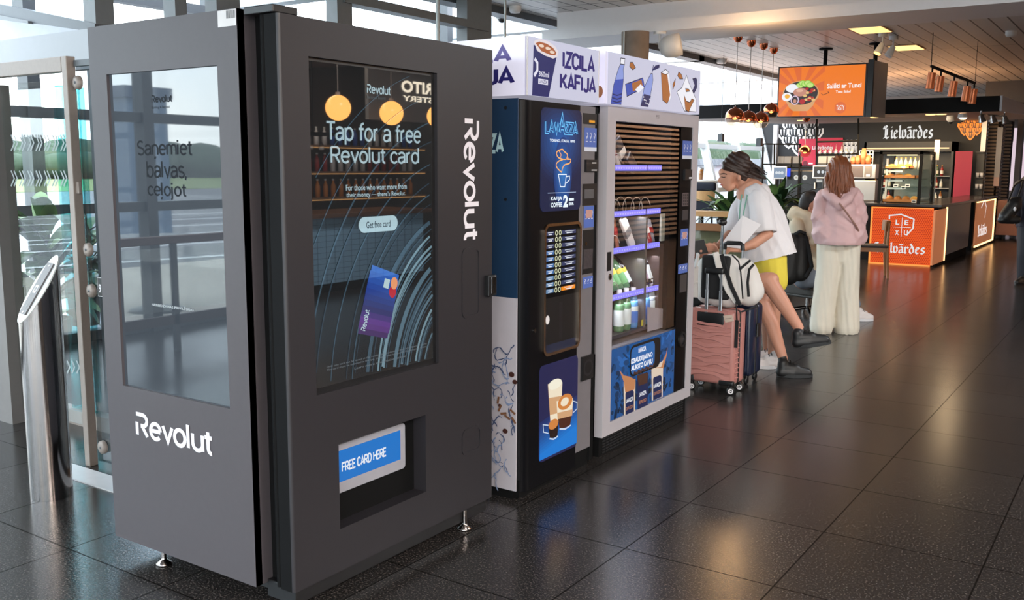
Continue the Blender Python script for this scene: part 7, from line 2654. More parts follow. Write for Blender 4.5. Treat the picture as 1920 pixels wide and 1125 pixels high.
# lounge chair for the boy with a rucksack on its back
bq = at(1503, 590, 2, 0)
t = thing('lounge_chair', 'grey shell lounge chair on a polished star base under the boy', 'chair', (0, 0, 0))
GSH = mat('grey_shell', (92, 90, 88), .45, var=.08)
mb = MB(GSH); mb.box(-.26, .26, -.24, .26, .22, .28, .03, 3); mb.build('seat', t)
mb = MB(GSH); mb.obox((0, -.27, .46), (.48, .05, .42), Matrix.Rotation(.18, 3, 'X'), .02, 3); mb.build('backrest', t)
mb = MB(CHROME); mb.cyl((0, 0, .06), (0, 0, .22), .025); mb.tube([(-.27, -.22, .34), (-.3, 0, .46), (-.27, .22, .44), (-.27, .2, .25)], .013, 8); mb.tube([(.27, -.22, .34), (.3, 0, .46), (.27, .22, .44), (.27, .2, .25)], .013, 8)
for k in range(4):
    a_ = PI / 4 + PI / 2 * k
    mb.tube([(0, 0, .09), (.30 * math.cos(a_), .30 * math.sin(a_), .035)], [.024, .016], 8); mb.cyl((.30 * math.cos(a_), .30 * math.sin(a_), 0), (.30 * math.cos(a_), .30 * math.sin(a_), .035), .018)
mb.build('star_base', t)
LCX = at(1512, 560, 1, 10.25)
t.location = (LCX.x, 10.3, 0); t.rotation_euler = (0, 0, -.35)
t = thing('backpack', 'black rucksack hanging on the lounge chair behind the boy', 'backpack', tuple(dp(1495, 485, 9.72)))
BK = mat('black_nylon', (20, 20, 22), .6, var=.25, scale=25, bump=.2)
def bk(x, y, d=9.70): return dp(x, y, d)
blob('bag_body', BK, [(bk(1488, 455), bk(1478, 515), .10, .11), (bk(1500, 452), bk(1500, 510), .09, .10), (bk(1476, 480), bk(1470, 510), .08, .09)], .012, 4, t)
mb = MB(BCL); mb.tube([bk(1508, 440, 9.65), bk(1516, 465, 9.62), bk(1522, 500, 9.6), bk(1510, 520, 9.6)], .022, 8); mb.tube([bk(1490, 440, 9.65), bk(1500, 434, 9.6), bk(1510, 438, 9.62)], .018, 8); mb.build('strap', t)
# ================================================================== people
SKIN = mat('skin', (206, 150, 124), .5, var=.06, scale=20)
SKIN2 = mat('skin_tan', (196, 140, 116), .5, var=.06, scale=20)
HAIRD = mat('hair_dark_brown', (52, 36, 30), .5, var=.4, scale=60)
HAIRA = mat('hair_auburn', (120, 66, 36), .45, var=.45, scale=50)
HAIRB = mat('hair_black', (30, 27, 27), .6, var=.3, scale=60)
TEE = mat('white_cotton', (226, 222, 224), .85, var=.04, scale=9, bump=.15)
RUB = mat('black_shoe', (24, 24, 26), .5, var=.2)
RUBW = mat('white_sneaker', (214, 206, 204), .6, var=.08)


def chain(pts, rs_):
    return [(pts[i], pts[i + 1], rs_[i], rs_[i + 1]) for i in range(len(pts) - 1)]


def hand(wr, tip, thumb_dir, r=.021, curl=V((0, 0, -1)), spread=None):
    """palm, four unequal fingers bent at the knuckle, and a thumb from the side of the palm"""
    wr, tip = V(wr), V(tip)
    d = (tip - wr)
    L = d.length
    d.normalize()
    th = V(thumb_dir).normalized()
    n_ = V(curl).normalized()
    sp = (th - d * th.dot(d)).normalized()
    caps = []
    kn = wr + d * L * .5
    for i, (f, ln) in enumerate(((.030, .46), (.011, .53), (-.008, .50), (-.027, .40))):
        k0 = kn + sp * f
        caps.append((wr + sp * f * .5, k0, .015, .0115))
        k1 = k0 + (d * .86 + n_ * .3).normalized() * L * ln * .5
        k2 = k1 + (d * .5 + n_ * .75).normalized() * L * ln * .42
        caps.append((k0, k1, .0100, .0088)); caps.append((k1, k2, .0088, .0072))
    t0 = wr + d * L * .14 + sp * .026
    t1 = t0 + (sp * .6 + d * .8).normalized() * .032 + n_ * .008
    t2 = t1 + (d + n_ * .5).normalized() * .026
    caps += [(wr + d * .01, t0, .015, .0125), (t0, t1, .0125, .0105), (t1, t2, .0105, .0085)]
    return caps


def shoe(name, heel, toe, up, parent, m, sole, w_=.045, h=.07, ank=None):
    heel, toe, up = V(heel), V(toe), V(up).normalized()
    d = toe - heel
    L = d.length
    dn = d.normalized()
    sd = dn.cross(up).normalized()
    rot = Matrix((dn, sd, dn.cross(sd) * -1)).transposed()
    up = rot.col[2]
    if up.dot(V((0, 0, 1))) < 0 and abs(up.z) > .3:
        up = -up
    caps = [(heel + up * .035 + dn * .04, heel + up * .03 + dn * (L * .45), .048, .052), (heel + up * .034 + dn * (L * .45), heel + up * .028 + dn * (L - .045), .051, .038),
            (heel + up * .07 + dn * .05, heel + up * .062 + dn * (L * .5), .044, .042), (heel + up * .055 + dn * (L * .45), heel + up * .034 + dn * (L * .82), .044, .036), (heel + up * .025 + dn * .035, heel + up * .1 + dn * .045, .036, .042)]
    if ank is not None:
        caps.append((heel + up * .07 + dn * .05, V(ank), .036, .036))
    o = blob(name, m, caps, .007, 3, parent)
    mb = MB(sole)
    n_ = 20
    prof = []
    for i in range(n_):
        a_ = 2 * PI * i / n_
        f = (math.cos(a_) + 1) / 2
        ww = (.043 + .012 * math.sin(f * PI)) * (1 if f < .8 else 1)
        prof.append((heel + dn * (L * f), sd * (math.sin(a_) * ww)))
    vs = []
    for p, s_ in prof:
        vs += [p + s_ * 1.0 - up * .004, p + s_ * 1.04 + up * .022]
    fs = [[2 * i, (2 * i + 2) % (2 * n_), (2 * i + 3) % (2 * n_), 2 * i + 1] for i in range(n_)] + [[2 * i for i in range(n_)][::-1], [2 * i + 1 for i in range(n_)]]
    mb.add(vs, fs, False)
    mb.build('sole', o)
    mb = MB(RUB if m is not RUB else mat('shoe_lace', (12, 12, 13), .8))
    for k in range(4):
        c = heel + dn * (L * (.36 + .09 * k)) + up * (.118 - .012 * k)
        mb.tube([c - sd * .028 - up * .012, c + up * .004, c + sd * .028 - up * .012], .0045, 6)
    mb.build('laces', o)
    return o


def loft(name, m, rings, parent, folds=.0, nf=7, n=48, sub=6, seed=0, th=.004):
    """open cloth tube through elliptical rings (centre, half-width, half-depth); folds deepen towards the hem"""
    rt = ROT @ V((1, 0, 0)); fw = ROT @ V((0, 0, 1))
    rs = random.Random(seed)
    ph = [rs.uniform(0, 6.28) for _ in range(6)]
    C_ = []
    for i in range(len(rings) - 1):
        for k in range(sub):
            f = k / sub
            f2 = f * f * (3 - 2 * f)
            C_.append((V(rings[i][0]).lerp(V(rings[i + 1][0]), f), rings[i][1] * (1 - f2) + rings[i + 1][1] * f2, rings[i][2] * (1 - f2) + rings[i + 1][2] * f2))
    C_.append((V(rings[-1][0]), rings[-1][1], rings[-1][2]))
    N_ = len(C_)
    vs = []
    for sgn in (0, 1):
        for i, (c, a, b) in enumerate(C_):
            t_ = (C_[min(N_ - 1, i + 1)][0] - C_[max(0, i - 1)][0]).normalized()
            u = (rt - t_ * rt.dot(t_)).normalized(); w_ = t_.cross(u)
            q = i / (N_ - 1)
            for j in range(n):
                an = 2 * PI * j / n
                k = folds * (.25 + .75 * q) * (math.sin(an * nf + ph[0] + 2.0 * math.sin(q * 3 + ph[1])) * .6 + math.sin(an * (nf * 2 + 1) + ph[2] - q * 4) * .4)
                k += folds * .7 * math.sin(q * 13 + an * 2 + ph[3]) * math.sin(an + ph[4])
                vs.append(c + u * math.cos(an) * (a + k - sgn * th) + w_ * math.sin(an) * (b + k - sgn * th))
    fs = []
    M_ = N_ * n
    for i in range(N_ - 1):
        for j in range(n):
            k = (j + 1) % n
            fs.append([i * n + j, i * n + k, (i + 1) * n + k, (i + 1) * n + j])
            fs.append([M_ + i * n + k, M_ + i * n + j, M_ + (i + 1) * n + j, M_ + (i + 1) * n + k])
    for j in range(n):
        k = (j + 1) % n
        b_ = (N_ - 1) * n
        fs.append([b_ + j, b_ + k, M_ + b_ + k, M_ + b_ + j])
        fs.append([k, j, M_ + j, M_ + k])
    mb = MB(m)
    mb.add(vs, fs, True)
    return mb.build(name, parent)


# ---------------------------------------------------------------- woman in the white T-shirt
DW = 7.72
def W(x, y, d=0.0): return dp(x, y, DW + d)
ft = at(1444, 690, 2, 0)
t = thing('person', 'woman in oversized white T-shirt and yellow shorts bending over the luggage', 'person', (ft.x, ft.y, 0))
caps = [(W(1381, 316), (.088, .080, .105)), (W(1372, 318), W(1380, 322), .072, .078),
        (W(1366, 330), W(1366, 348), .060, .036), (W(1361, 334), W(1366, 352), .046, .030), (W(1367, 354), W(1374, 349), .024, .03),
        (W(1354, 323), W(1356, 330), .030, .03), (W(1352.5, 331), W(1348, 339.5), .011, .013), (W(1350, 341), W(1353, 341), .011, .012),
        (W(1355, 346), W(1359, 347), .016, .018), (W(1357, 350), W(1361, 350), .014, .018),
        (W(1386, 334, -.072), (.016, .014, .028)),
        (W(1386, 334), W(1406, 352), .052, .062),
        (W(1408, 362), W(1424, 400), .12, .14), (W(1424, 400), W(1440, 465), .14, .15), (W(1412, 366, -.08), W(1412, 366, .1), .055, .055)]
# near arm reaching down to the trolley handle
caps += chain([W(1424, 370, -.17), W(1440, 438, -.20), W(1412, 458, -.24), W(1388, 467, -.24)], [.050, .043, .040, .026])
caps += hand(W(1388, 467, -.24), W(1358, 461, -.28), (0, 0, 1), curl=(0.2, 0, -1))
# far arm
caps += chain([W(1404, 372, .17), W(1374, 432, .18), W(1346, 462, .02)], [.058, .040, .026])
caps += hand(W(1346, 462, .02), W(1322, 470, -.06), (0, -.4, 1), curl=(.2, 0, -1))
# legs
caps += chain([W(1442, 484, -.06), W(1450, 575, -.08), W(1449, 668, -.06)], [.105, .062, .038])
caps += chain([W(1440, 484, .09), W(1440, 575, .10), W(1440, 668, .10)], [.11, .062, .038])
caps += [(W(1449, 668, -.06), W(1440, 684, -.08), .036, .03), (W(1440, 668, .1), W(1431, 682, .08), .036, .03)]
blob('body', SKIN, caps, .0065, 2, t)
shirt = [(W(1404, 356), W(1414, 366), .085, .13), (W(1414, 366, -.08), W(1414, 366, .1), .09, .09)] + chain([W(1414, 372), W(1432, 410), W(1446, 470), W(1449, 500)], [.14, .168, .198, .212])
shirt += chain([W(1408, 372), W(1416, 420), W(1426, 484)], [.11, .125, .14])
shirt += chain([W(1416, 364, -.10), W(1424, 372, -.14), W(1428, 395, -.16)], [.088, .09, .085])
shirt += chain([W(1402, 366, .16), W(1384, 402, .19), W(1376, 425, .19), W(1370, 436, .19)], [.08, .085, .08, .08])
e0, e1 = W(1412, 438, -.2), W(1452, 437, -.2)
sh_ = blob('t_shirt', TEE, shirt, .0095, 4, t)
# cut the sleeve ends and the hem
b = bmesh.new(); b.from_mesh(sh_.data)
off = WLOC[t]
up_ = (ROT @ V((0, 1, 0)))
hp = W(1408, 493) - off; hq = W(1487, 474) - off
nrm = (hq - hp).cross(ROT @ V((0, 0, 1))).normalized()
if nrm.z > 0: nrm = -nrm
bmesh.ops.bisect_plane(b, geom=list(b.verts) + list(b.edges) + list(b.faces), plane_co=hp, plane_no=nrm, clear_outer=True)
b.to_mesh(sh_.data); b.free()
loft('sleeve', TEE, [(W(1416, 356, -.10), .055, .05), (W(1421, 372, -.15), .085, .078), (W(1428, 402, -.19), .093, .082), (W(1433, 437, -.215), .093, .078)], t, .006, 4, seed=3)
# soft folds of the loose cloth
for v in sh_.data.vertices:
    p = v.co + off
    lat = (p - off).dot(ROT @ V((1, 0, 0)))
    f = .55 - abs(math.sin(p.z * 10 + lat * 20 + 1.6 * math.sin(lat * 7 + p.z * 5))) + .5 * (.55 - abs(math.sin(lat * 26 - p.z * 9 + 1.3 * math.sin(p.z * 11))))
    v.co += v.normal * (f * .010)
shorts = chain([W(1440, 482), W(1440, 494)], [.15, .15]) + chain([W(1445, 488, -.06), W(1450, 528, -.06)], [.128, .115]) + chain([W(1436, 485, .09), W(1428, 528, .10)], [.13, .115])
blob('shorts', mat('yellow_cotton', (226, 206, 72), .8, var=.05), shorts, .009, 3, t, cut=[(W(1440, 540), (0, 0, -1))])
hair = [(W(1385, 309), (.104, .098, .110)), (W(1368, 309), W(1378, 299), .060, .066), (W(1360, 318), W(1364, 308), .030, .045), (W(1375, 296), W(1386, 299), .045, .055), (W(1392, 322), W(1398, 334), .052, .04), (W(1396, 312), W(1410, 322), .052, .034), (W(1410, 322), W(1434, 334), .034, .012), (W(1402, 305), W(1418, 316), .03, .01), (W(1400, 330), W(1424, 338), .035, .012), (W(1362, 311, -.045), W(1380, 318, -.055), .034, .04), (W(1385, 322, -.06), W(1396, 333, -.045), .032, .03), (W(1385, 292), W(1377, 289), .03, .022)]
ho = blob('hair', HAIRD, hair, .008, 2, t)
b = bmesh.new(); b.from_mesh(ho.data)
for v in b.verts:
    p = v.co + off
    v.co += v.normal * .004 * math.sin(p.z * 160 + p.x * 90)
b.to_mesh(ho.data); b.free()
mb = MB(HAIRD); rs = random.Random(6)
for k in range(36):
    a_ = W(1398 + rs.uniform(-8, 8), 306 + rs.uniform(-8, 18), rs.uniform(-.06, .06)); e_ = rs.uniform(18, 42)
    c_ = W(1398 + e_, 308 + e_ * .55 + rs.uniform(-9, 6), rs.uniform(-.07, .07))
    mb.tube([a_, a_.lerp(c_, .5) + V((0, 0, rs.uniform(0, .02))), c_], [.006, .005, .0015], 5)
mb.build('strands', ho)
mb = MB(mat('eye_brow', (70, 46, 38), .6)); mb.tube([W(1351, 326.5, -.045), W(1357, 325, -.062), W(1363, 327, -.068)], .004, 6); mb.tube([W(1352.5, 331.5, -.05), W(1357, 332.5, -.058), W(1360, 332, -.062)], .0032, 6); mb.build('eyebrow_and_lashes', t)
mb = MB(mat('lips', (170, 84, 80), .5)); mb.ball(W(1352.5, 346.5, -.012), (.012, .016, .005), 10); mb.build('lips', t)
mb = MB(mat('green_strap', (120, 170, 150), .7)); mb.tube([W(1405, 348, -.085), W(1400, 372, -.15), W(1394, 400, -.15), W(1388, 428, -.14)], .006, 6); mb.tube([W(1391, 365, -.09), W(1388, 385, -.12), W(1385, 425, -.12)], .006, 6); mb.build('lanyard', t)
for (hx, hd_) in ((1456, -.1), (1448, .08)):
    hl = at(hx + 10, 686 - hd_ * 20, 2, 0.004); tl_ = at(hx - 42, 682 - hd_ * 20, 2, .004)
    hl = W(hx + 8, 680, hd_); tl_ = W(hx - 44, 674, hd_)
    hl.z = tl_.z = .006
    shoe('sneaker', hl, tl_, (0, 0, 1), t, RUBW, WHITE)
# papers in her arm
t2 = thing('paper_sheets', 'white paper sheets held under the arm of the woman in white', 'papers', tuple(W(1390, 440, -.3)))
mb = MB(mat('paper_white', (228, 224, 226), .7, var=.02))
q = [W(1392, 404, -.31), W(1427, 421, -.33), W(1388, 466, -.33), W(1349, 462, -.26)]
nn = (q[1] - q[0]).cross(q[2] - q[0]).normalized() * .004
mb.add(q + [p + nn for p in q], [[0, 1, 2, 3], [7, 6, 5, 4], [0, 4, 5, 1], [1, 5, 6, 2], [2, 6, 7, 3], [3, 7, 4, 0]])
mb.build('sheets', t2)

# ---------------------------------------------------------------- seated man
DM = 7.34
def Mn(x, y, d=0.0): return dp(x, y, DM + d)
ft = at(1480, 705, 2, 0)
t = thing('person', 'man seated behind the snack machine with bare crossed legs and black shoes', 'person', (ft.x, ft.y, 0))
hipA, hipB = Mn(1268, 566, .42), Mn(1268, 560, .22)
caps = chain([hipA, Mn(1424, 563, .06), Mn(1446, 606, .0), Mn(1468, 672, -.02)], [.10, .066, .060, .036])
caps += chain([hipB, Mn(1440, 527, -.12), Mn(1466, 566, -.14), Mn(1498, 615, -.16)], [.10, .070, .058, .038])
caps += [(Mn(1446, 524, -.12), (.06, .06, .055)), (Mn(1430, 562, .05), (.06, .06, .06))]
caps += [(Mn(1468, 672, -.02), Mn(1474, 694, -.02), .034, .034), (Mn(1474, 694, -.02), Mn(1500, 702, -.02), .032, .028), (Mn(1498, 615, -.16), Mn(1504, 632, -.17), .036, .034), (Mn(1504, 632, -.17), Mn(1535, 634, -.18), .03, .026)]
caps += chain([hipA.lerp(hipB, .5), Mn(1262, 500, .32), Mn(1256, 440, .32), Mn(1262, 395, .3)], [.15, .15, .16, .06])
caps += [(Mn(1270, 365, .3), (.085, .08, .11)), (Mn(1276, 376, .3), Mn(1278, 386, .3), .06, .045), (Mn(1288, 372, .3), (.014, .014, .018))]
caps += chain([Mn(1256, 430, .14), Mn(1276, 482, .05), Mn(1313, 470, -.08)], [.055, .042, .028])
caps += hand(Mn(1313, 470, -.08), Mn(1350, 458, -.10), (0, -.3, 1), curl=(0.1, 0, -.8))
caps += chain([Mn(1256, 430, .5), Mn(1272, 485, .4), Mn(1305, 478, .1)], [.055, .042, .028])
caps += hand(Mn(1305, 478, .1), Mn(1338, 470, .02), (0, .3, 1), curl=(0.1, 0, -.8))
blob('body', SKIN2, caps, .0065, 2, t)
blob('shorts', mat('charcoal_shorts', (70, 70, 72), .85, var=.06), chain([hipA, Mn(1404, 560, .09), Mn(1414, 562, .08)], [.13, .105, .09]) + chain([hipB, Mn(1402, 542, -.02), Mn(1414, 536, -.06)], [.13, .105, .098]) + [(hipA, hipB, .15, .15)], .009, 3, t)
blob('shirt', mat('dark_tee', (50, 54, 66), .85), chain([hipA.lerp(hipB, .5) + V((0, 0, .05)), Mn(1262, 500, .32), Mn(1256, 440, .32), Mn(1258, 415, .32)], [.155, .165, .175, .12]) + chain([Mn(1256, 428, .14), Mn(1266, 458, .09)], [.075, .07]) + chain([Mn(1256, 428, .5), Mn(1264, 458, .46)], [.075, .07]), .01, 3, t)
blob('hair', HAIRB, [(Mn(1266, 357, .3), (.09, .085, .095))], .008, 1, t)
SOLEB = mat('black_sole', (44, 46, 48), .6)
hl = Mn(1456, 702, -.02); tl_ = Mn(1524, 709, -.04); hl.z = tl_.z = .006
shoe('shoe', hl, tl_, (0, 0, 1), t, RUB, SOLEB, ank=Mn(1467, 668, -.02))
shoe('shoe', Mn(1486, 651, -.16), Mn(1559, 643, -.20), (0.1, 0, 1), t, RUB, SOLEB, ank=Mn(1500, 618, -.16))
t2 = thing('phone', 'black phone held by the seated man beside the snack machine frame', 'phone', tuple(Mn(1314, 462, -.14)))
mb = MB(BLK_P); q = [Mn(1301, 452, -.12), Mn(1320, 449, -.12), Mn(1328, 474, -.10), Mn(1304, 478, -.10)]
nn = (q[1] - q[0]).cross(q[2] - q[0]).normalized() * .009
mb.add(q + [p + nn for p in q], [[0, 1, 2, 3], [7, 6, 5, 4], [0, 4, 5, 1], [1, 5, 6, 2], [2, 6, 7, 3], [3, 7, 4, 0]]); mb.build('phone_body', t2)
# bench the man sits on
bx = (hipA + hipB) / 2
t = thing('bench', 'dark padded bench with chrome frame under the seated man', 'bench', (bx.x, bx.y, 0))
mb = MB(mat('bench_pad', (52, 50, 50), .6)); mb.box(bx.x - .55, bx.x + .28, bx.y - .28, bx.y + .62, .30, .355, .02, 3); mb.build('seat', t)
mb = MB(CHROME); mb.box(bx.x - .5, bx.x + .22, bx.y - .2, bx.y + .55, .27, .30)
mb.build('frame', t)
for (x, y) in ((-.48, -.18), (.2, -.18), (-.48, .52), (.2, .52)):
    MB(CHROME).cyl((bx.x + x, bx.y + y, 0), (bx.x + x, bx.y + y, .27), .018).build('leg', t)

# ---------------------------------------------------------------- woman in the pink jacket
DP = 9.26
def Pk(x, y, d=0.0): return dp(x, y, DP + d)
ft = at(1570, 626, 2, 0)
t = thing('person', 'long-haired woman in pink jacket and wide cream trousers seen from behind', 'person', (ft.x, ft.y, 0))
caps = [(Pk(1572, 323), (.078, .095, .112)), (Pk(1571, 340), Pk(1571, 360), .055, .058)] + chain([Pk(1572, 368), Pk(1572, 410), Pk(1572, 440)], [.13, .135, .12])
caps += [(Pk(1550, 366), Pk(1594, 365), .055, .055)]
caps += chain([Pk(1545, 370), Pk(1536, 415), Pk(1548, 424, .25)], [.05, .04, .028]) + hand(Pk(1548, 424, .25), Pk(1556, 420, .42), (0, 0, 1))
caps += chain([Pk(1600, 369), Pk(1612, 412), Pk(1600, 424, .25)], [.05, .04, .028]) + hand(Pk(1600, 424, .25), Pk(1590, 420, .42), (0, 0, 1))
caps += chain([Pk(1556, 458), Pk(1550, 540), Pk(1546, 612)], [.10, .06, .04]) + chain([Pk(1590, 458), Pk(1590, 540), Pk(1590, 616)], [.10, .06, .04])
caps += [(Pk(1546, 612), Pk(1542, 617, .12), .036, .03), (Pk(1590, 616), Pk(1592, 621, .12), .036, .03)]
blob('body', SKIN, caps, .009, 3, t)
JK = mat('dusty_pink_nylon', (204, 168, 168), .6, var=.05, scale=8, bump=.15)
jk = chain([Pk(1572, 372), Pk(1573, 410), Pk(1573, 440), Pk(1573, 458)], [.155, .172, .195, .215]) + [(Pk(1546, 366), Pk(1598, 364), .072, .072), (Pk(1556, 358), Pk(1590, 356), .06, .06)]
jk += [(Pk(1550, 420), Pk(1596, 420), .125, .125), (Pk(1552, 440), Pk(1596, 440), .152, .152)]
jk += chain([Pk(1543, 368), Pk(1533, 402), Pk(1533, 422, .02), Pk(1546, 428, .24)], [.072, .062, .056, .046])
jk += chain([Pk(1603, 366), Pk(1615, 402), Pk(1613, 422, .02), Pk(1600, 428, .24)], [.072, .062, .056, .046])
# hood lying on the back
jk += chain([Pk(1550, 360, -.06), Pk(1562, 376, -.15), Pk(1576, 384, -.16), Pk(1590, 374, -.15), Pk(1598, 358, -.06)], [.05, .05, .05, .05, .05])
jo = blob('jacket', JK, jk, .0095, 3, t, cut=[(Pk(1572, 457), (0, 0, -1))])
off = WLOC[t]
for v in jo.data.vertices:
    p = v.co + off
    lat = (p - off).dot(ROT @ V((1, 0, 0)))
    f = .55 - abs(math.sin(p.z * 21 - lat * 13 + 1.6 * math.sin(lat * 11))) + .5 * (.55 - abs(math.sin(lat * 24 + p.z * 15 + 1.2 * math.sin(p.z * 12))))
    v.co += v.normal * (f * .013)
TR_ = mat('cream_linen', (214, 206, 190), .85, var=.05, scale=8, bump=.15)
tr = chain([Pk(1554, 450), Pk(1553, 500), Pk(1545, 560), Pk(1540, 612)], [.108, .112, .105, .116]) + chain([Pk(1592, 450), Pk(1590, 500), Pk(1588, 560), Pk(1587, 616)], [.108, .112, .11, .12]) + [(Pk(1562, 450), Pk(1584, 450), .125, .125), (Pk(1572, 455), Pk(1572, 484), .13, .10)]
to = blob('trousers', TR_, tr, .0095, 3, t, cut=[(Pk(1572, 624), (0, 0, -1))])
for v in to.data.vertices:
    p = v.co + off
    lat = (p - off).dot(ROT @ V((1, 0, 0)))
    v.co += v.normal * (.004 * math.sin(lat * 62 + math.sin(p.z * 7) * 1.8) + .0015 * math.sin(lat * 150 + p.z * 10))
hr = chain([Pk(1573, 316), Pk(1573, 345, -.03), Pk(1572, 366, -.08), Pk(1571, 382, -.10)], [.115, .105, .07, .02]) + chain([Pk(1558, 330), Pk(1553, 352, -.04), Pk(1552, 366, -.04)], [.06, .045, .015]) + chain([Pk(1588, 330), Pk(1594, 352, -.04), Pk(1592, 366, -.05)], [.06, .05, .02]) + [(Pk(1573, 312), (.10, .11, .105))]
ho = blob('hair', HAIRA, hr, .008, 3, t)
for v in ho.data.vertices:
    p = v.co + off
    lat = (p - off).dot(ROT @ V((1, 0, 0)))
    v.co += v.normal * (.006 * math.sin(lat * 150 + p.z * 12) + .004 * math.sin(lat * 310))
mb = MB(HAIRA); rs = random.Random(8)
for k in range(60):
    x0 = rs.uniform(1553, 1594)
    mb.tube([Pk(1573 + (x0 - 1573) * .6, 318, -.1), Pk(x0 + rs.uniform(-2, 2), 345, -.125), Pk(x0 * .7 + 1572 * .3 + rs.uniform(-5, 5), 366 + rs.uniform(-4, 14), -.155)], [.005, .006, .002], 5)
mb.build('strands', ho)
mb = MB(mat('tan_strap', (150, 112, 100), .6)); mb.tube([Pk(1574, 381, -.215), Pk(1590, 402, -.2), Pk(1606, 425, -.17), Pk(1611, 436, -.12)], .009, 8); mb.build('bag_strap', t)
for (x, y) in ((1541, 619), (1593, 624)):
    hl = Pk(x, y, -.07); tl_ = Pk(x, y, .17); hl.z = tl_.z = .006
    shoe('shoe', hl, tl_, (0, 0, 1), t, RUBW, RUB)

# ---------------------------------------------------------------- boy on the lounge chair
DB = 10.0
def By(x, y, d=0.0): return dp(x, y, DB + d)
ft = at(1600, 590, 2, 0)
t = thing('person', 'boy with short dark hair in cream hoodie seated beyond the pink-jacket woman', 'person', (ft.x, ft.y, 0))
caps = [(By(1522, 380), (.082, .085, .105)), (By(1527, 390), By(1529, 398), .062, .05), (By(1536, 388), (.016, .014, .016)), (By(1517, 392, -.075), (.014, .014, .026)), (By(1520, 395), By(1512, 412), .05, .055)]
caps += chain([By(1508, 415), By(1506, 450), By(1508, 520)], [.10, .12, .13])
caps += chain([By(1498, 420, -.14), By(1510, 470, -.16), By(1540, 478, -.05)], [.05, .04, .028]) + hand(By(1540, 478, -.05), By(1562, 474, .0), (0, 0, 1))
caps += chain([By(1512, 420, .16), By(1524, 470, .16), By(1548, 478, .08)], [.05, .04, .028]) + hand(By(1548, 478, .08), By(1568, 474, .08), (0, 0, 1))
caps += chain([By(1506, 524, -.08), By(1580, 520, .0), By(1606, 580, .0)], [.085, .06, .036]) + chain([By(1510, 524, .1), By(1580, 518, .22), By(1598, 584, .22)], [.085, .06, .036])
caps += [(By(1606, 580, 0), By(1622, 594, 0), .034, .028), (By(1598, 584, .22), By(1614, 594, .2), .034, .028)]
blob('body', SKIN2, caps, .009, 2, t)
HD = mat('cream_fleece', (212, 200, 176), .9, var=.06, scale=12, bump=.2)
hd = chain([By(1504, 415), By(1502, 450), By(1505, 500)], [.13, .15, .155]) + chain([By(1494, 422, -.13), By(1506, 465, -.17), By(1530, 478, -.08)], [.075, .062, .05]) + chain([By(1512, 420, .16), By(1524, 468, .17), By(1542, 478, .1)], [.07, .06, .05])
hd += chain([By(1484, 404, -.05), By(1494, 396, -.08), By(1508, 404, -.1), By(1514, 414, -.09)], [.05, .05, .045, .04]) + chain([By(1484, 404, .05), By(1490, 394, .08), By(1506, 400, .1)], [.05, .05, .045]) + [(By(1486, 404, -.05), By(1486, 404, .06), .055, .055)]
blob('hoodie', HD, hd, .011, 3, t)
blob('hair', HAIRB, [(By(1517, 374), (.088, .09, .09)), (By(1510, 384), By(1512, 378), .07, .075), (By(1524, 366), By(1532, 371), .045, .03)], .009, 1, t)
blob('trousers', mat('grey_blue_joggers', (120, 128, 140), .85), chain([By(1506, 524, -.08), By(1580, 520, .0), By(1604, 570, .0)], [.10, .075, .055]) + chain([By(1510, 524, .1), By(1580, 518, .22), By(1596, 572, .22)], [.10, .075, .055]) + [(By(1506, 515, -.06), By(1508, 515, .1), .13, .13)], .012, 3, t)
for (x, d_) in ((1602, 0), (1592, .22)):
    hl = By(x, 596, d_); tl_ = By(x + 36, 597, d_); hl.z = tl_.z = .006
    shoe('sneaker', hl, tl_, (0, 0, 1), t, RUBW, WHITE)

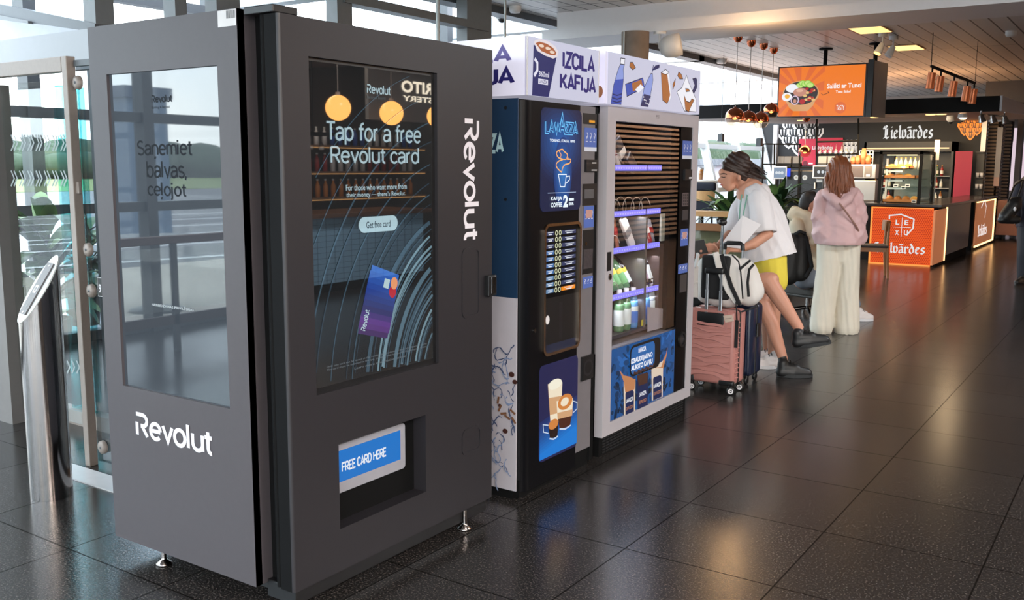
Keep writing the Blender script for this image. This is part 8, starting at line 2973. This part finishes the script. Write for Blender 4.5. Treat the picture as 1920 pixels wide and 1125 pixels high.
# ---------------------------------------------------------------- passer-by cut by the frame
DQ = 13.4
def Q(x, y, d=0.0): return dp(x, y, DQ + d)
ft = at(1936, 530, 2, 0)
t = thing('person', 'passer-by in dark padded jacket walking at the right edge of the picture', 'person', (ft.x, ft.y, 0))
caps = [(Q(1938, 317), (.08, .09, .11)), (Q(1938, 333), Q(1938, 344), .055, .055)] + chain([Q(1936, 352), Q(1935, 390), Q(1934, 425)], [.13, .15, .15])
caps += chain([Q(1914, 352), Q(1903, 385), Q(1905, 408, -.05)], [.05, .042, .03]) + hand(Q(1905, 408, -.05), Q(1902, 424, -.1), (0, -1, 0)) + chain([Q(1958, 352), Q(1968, 390), Q(1962, 420)], [.05, .042, .03]) + hand(Q(1962, 420), Q(1960, 436), (0, -1, 0))
caps += chain([Q(1926, 428), Q(1922, 478, -.1), Q(1920, 520, -.05)], [.10, .065, .04]) + chain([Q(1944, 428), Q(1948, 478, .1), Q(1952, 518, .25)], [.10, .065, .04])
blob('body', SKIN, caps, .011, 2, t)
PJ = mat('navy_puffer', (30, 30, 44), .6, var=.2, scale=10, bump=.2)
blob('jacket', PJ, chain([Q(1936, 350), Q(1935, 385), Q(1934, 415)], [.19, .21, .21]) + chain([Q(1914, 350), Q(1901, 380), Q(1902, 404, -.05)], [.10, .09, .075]) + chain([Q(1958, 350), Q(1970, 385), Q(1964, 412)], [.10, .09, .075]), .013, 3, t)
blob('trousers', mat('dark_trousers', (34, 36, 44), .8), chain([Q(1926, 425), Q(1921, 478, -.1), Q(1919, 524, -.05)], [.13, .10, .085]) + chain([Q(1944, 425), Q(1948, 478, .1), Q(1952, 522, .25)], [.13, .10, .085]), .013, 2, t)
blob('hair', HAIRB, [(Q(1939, 312), (.09, .1, .1)), (Q(1940, 325), Q(1940, 340), .07, .05)], .012, 1, t)
for (x, d_) in ((1919, -.05), (1952, .25)):
    hl = Q(x + 8, 531, d_); tl_ = Q(x - 16, 531, d_ - .2); hl.z = tl_.z = .006
    shoe('shoe', hl, tl_, (0, 0, 1), t, RUB, RUB)
t2 = thing('shoulder_bag', 'black shoulder bag carried by the passer-by at the right edge', 'bag', tuple(Q(1890, 400, -.2)))
bo = blob('bag_body', mat('black_leather', (22, 22, 24), .45, var=.2), chain([Q(1902, 385, -.2), Q(1884, 406, -.2)], [.10, .085]) + [(Q(1878, 412, -.2), Q(1906, 412, -.2), .055, .06), (Q(1898, 378, -.2), Q(1908, 376, -.2), .06, .06)], .012, 2, t2)
mb = MB(BLK_P); mb.tube([Q(1890, 378, -.24), Q(1902, 348, -.22), Q(1916, 338, -.16)], .012, 8); mb.tube([Q(1908, 372, -.2), Q(1916, 350, -.2), Q(1918, 338, -.14)], .012, 8); mb.build('strap', t2)
mb = MB(WHITE); mb.ball(Q(1903, 392, -.32), (.02, .02, .03), 10); mb.build('tag', t2)
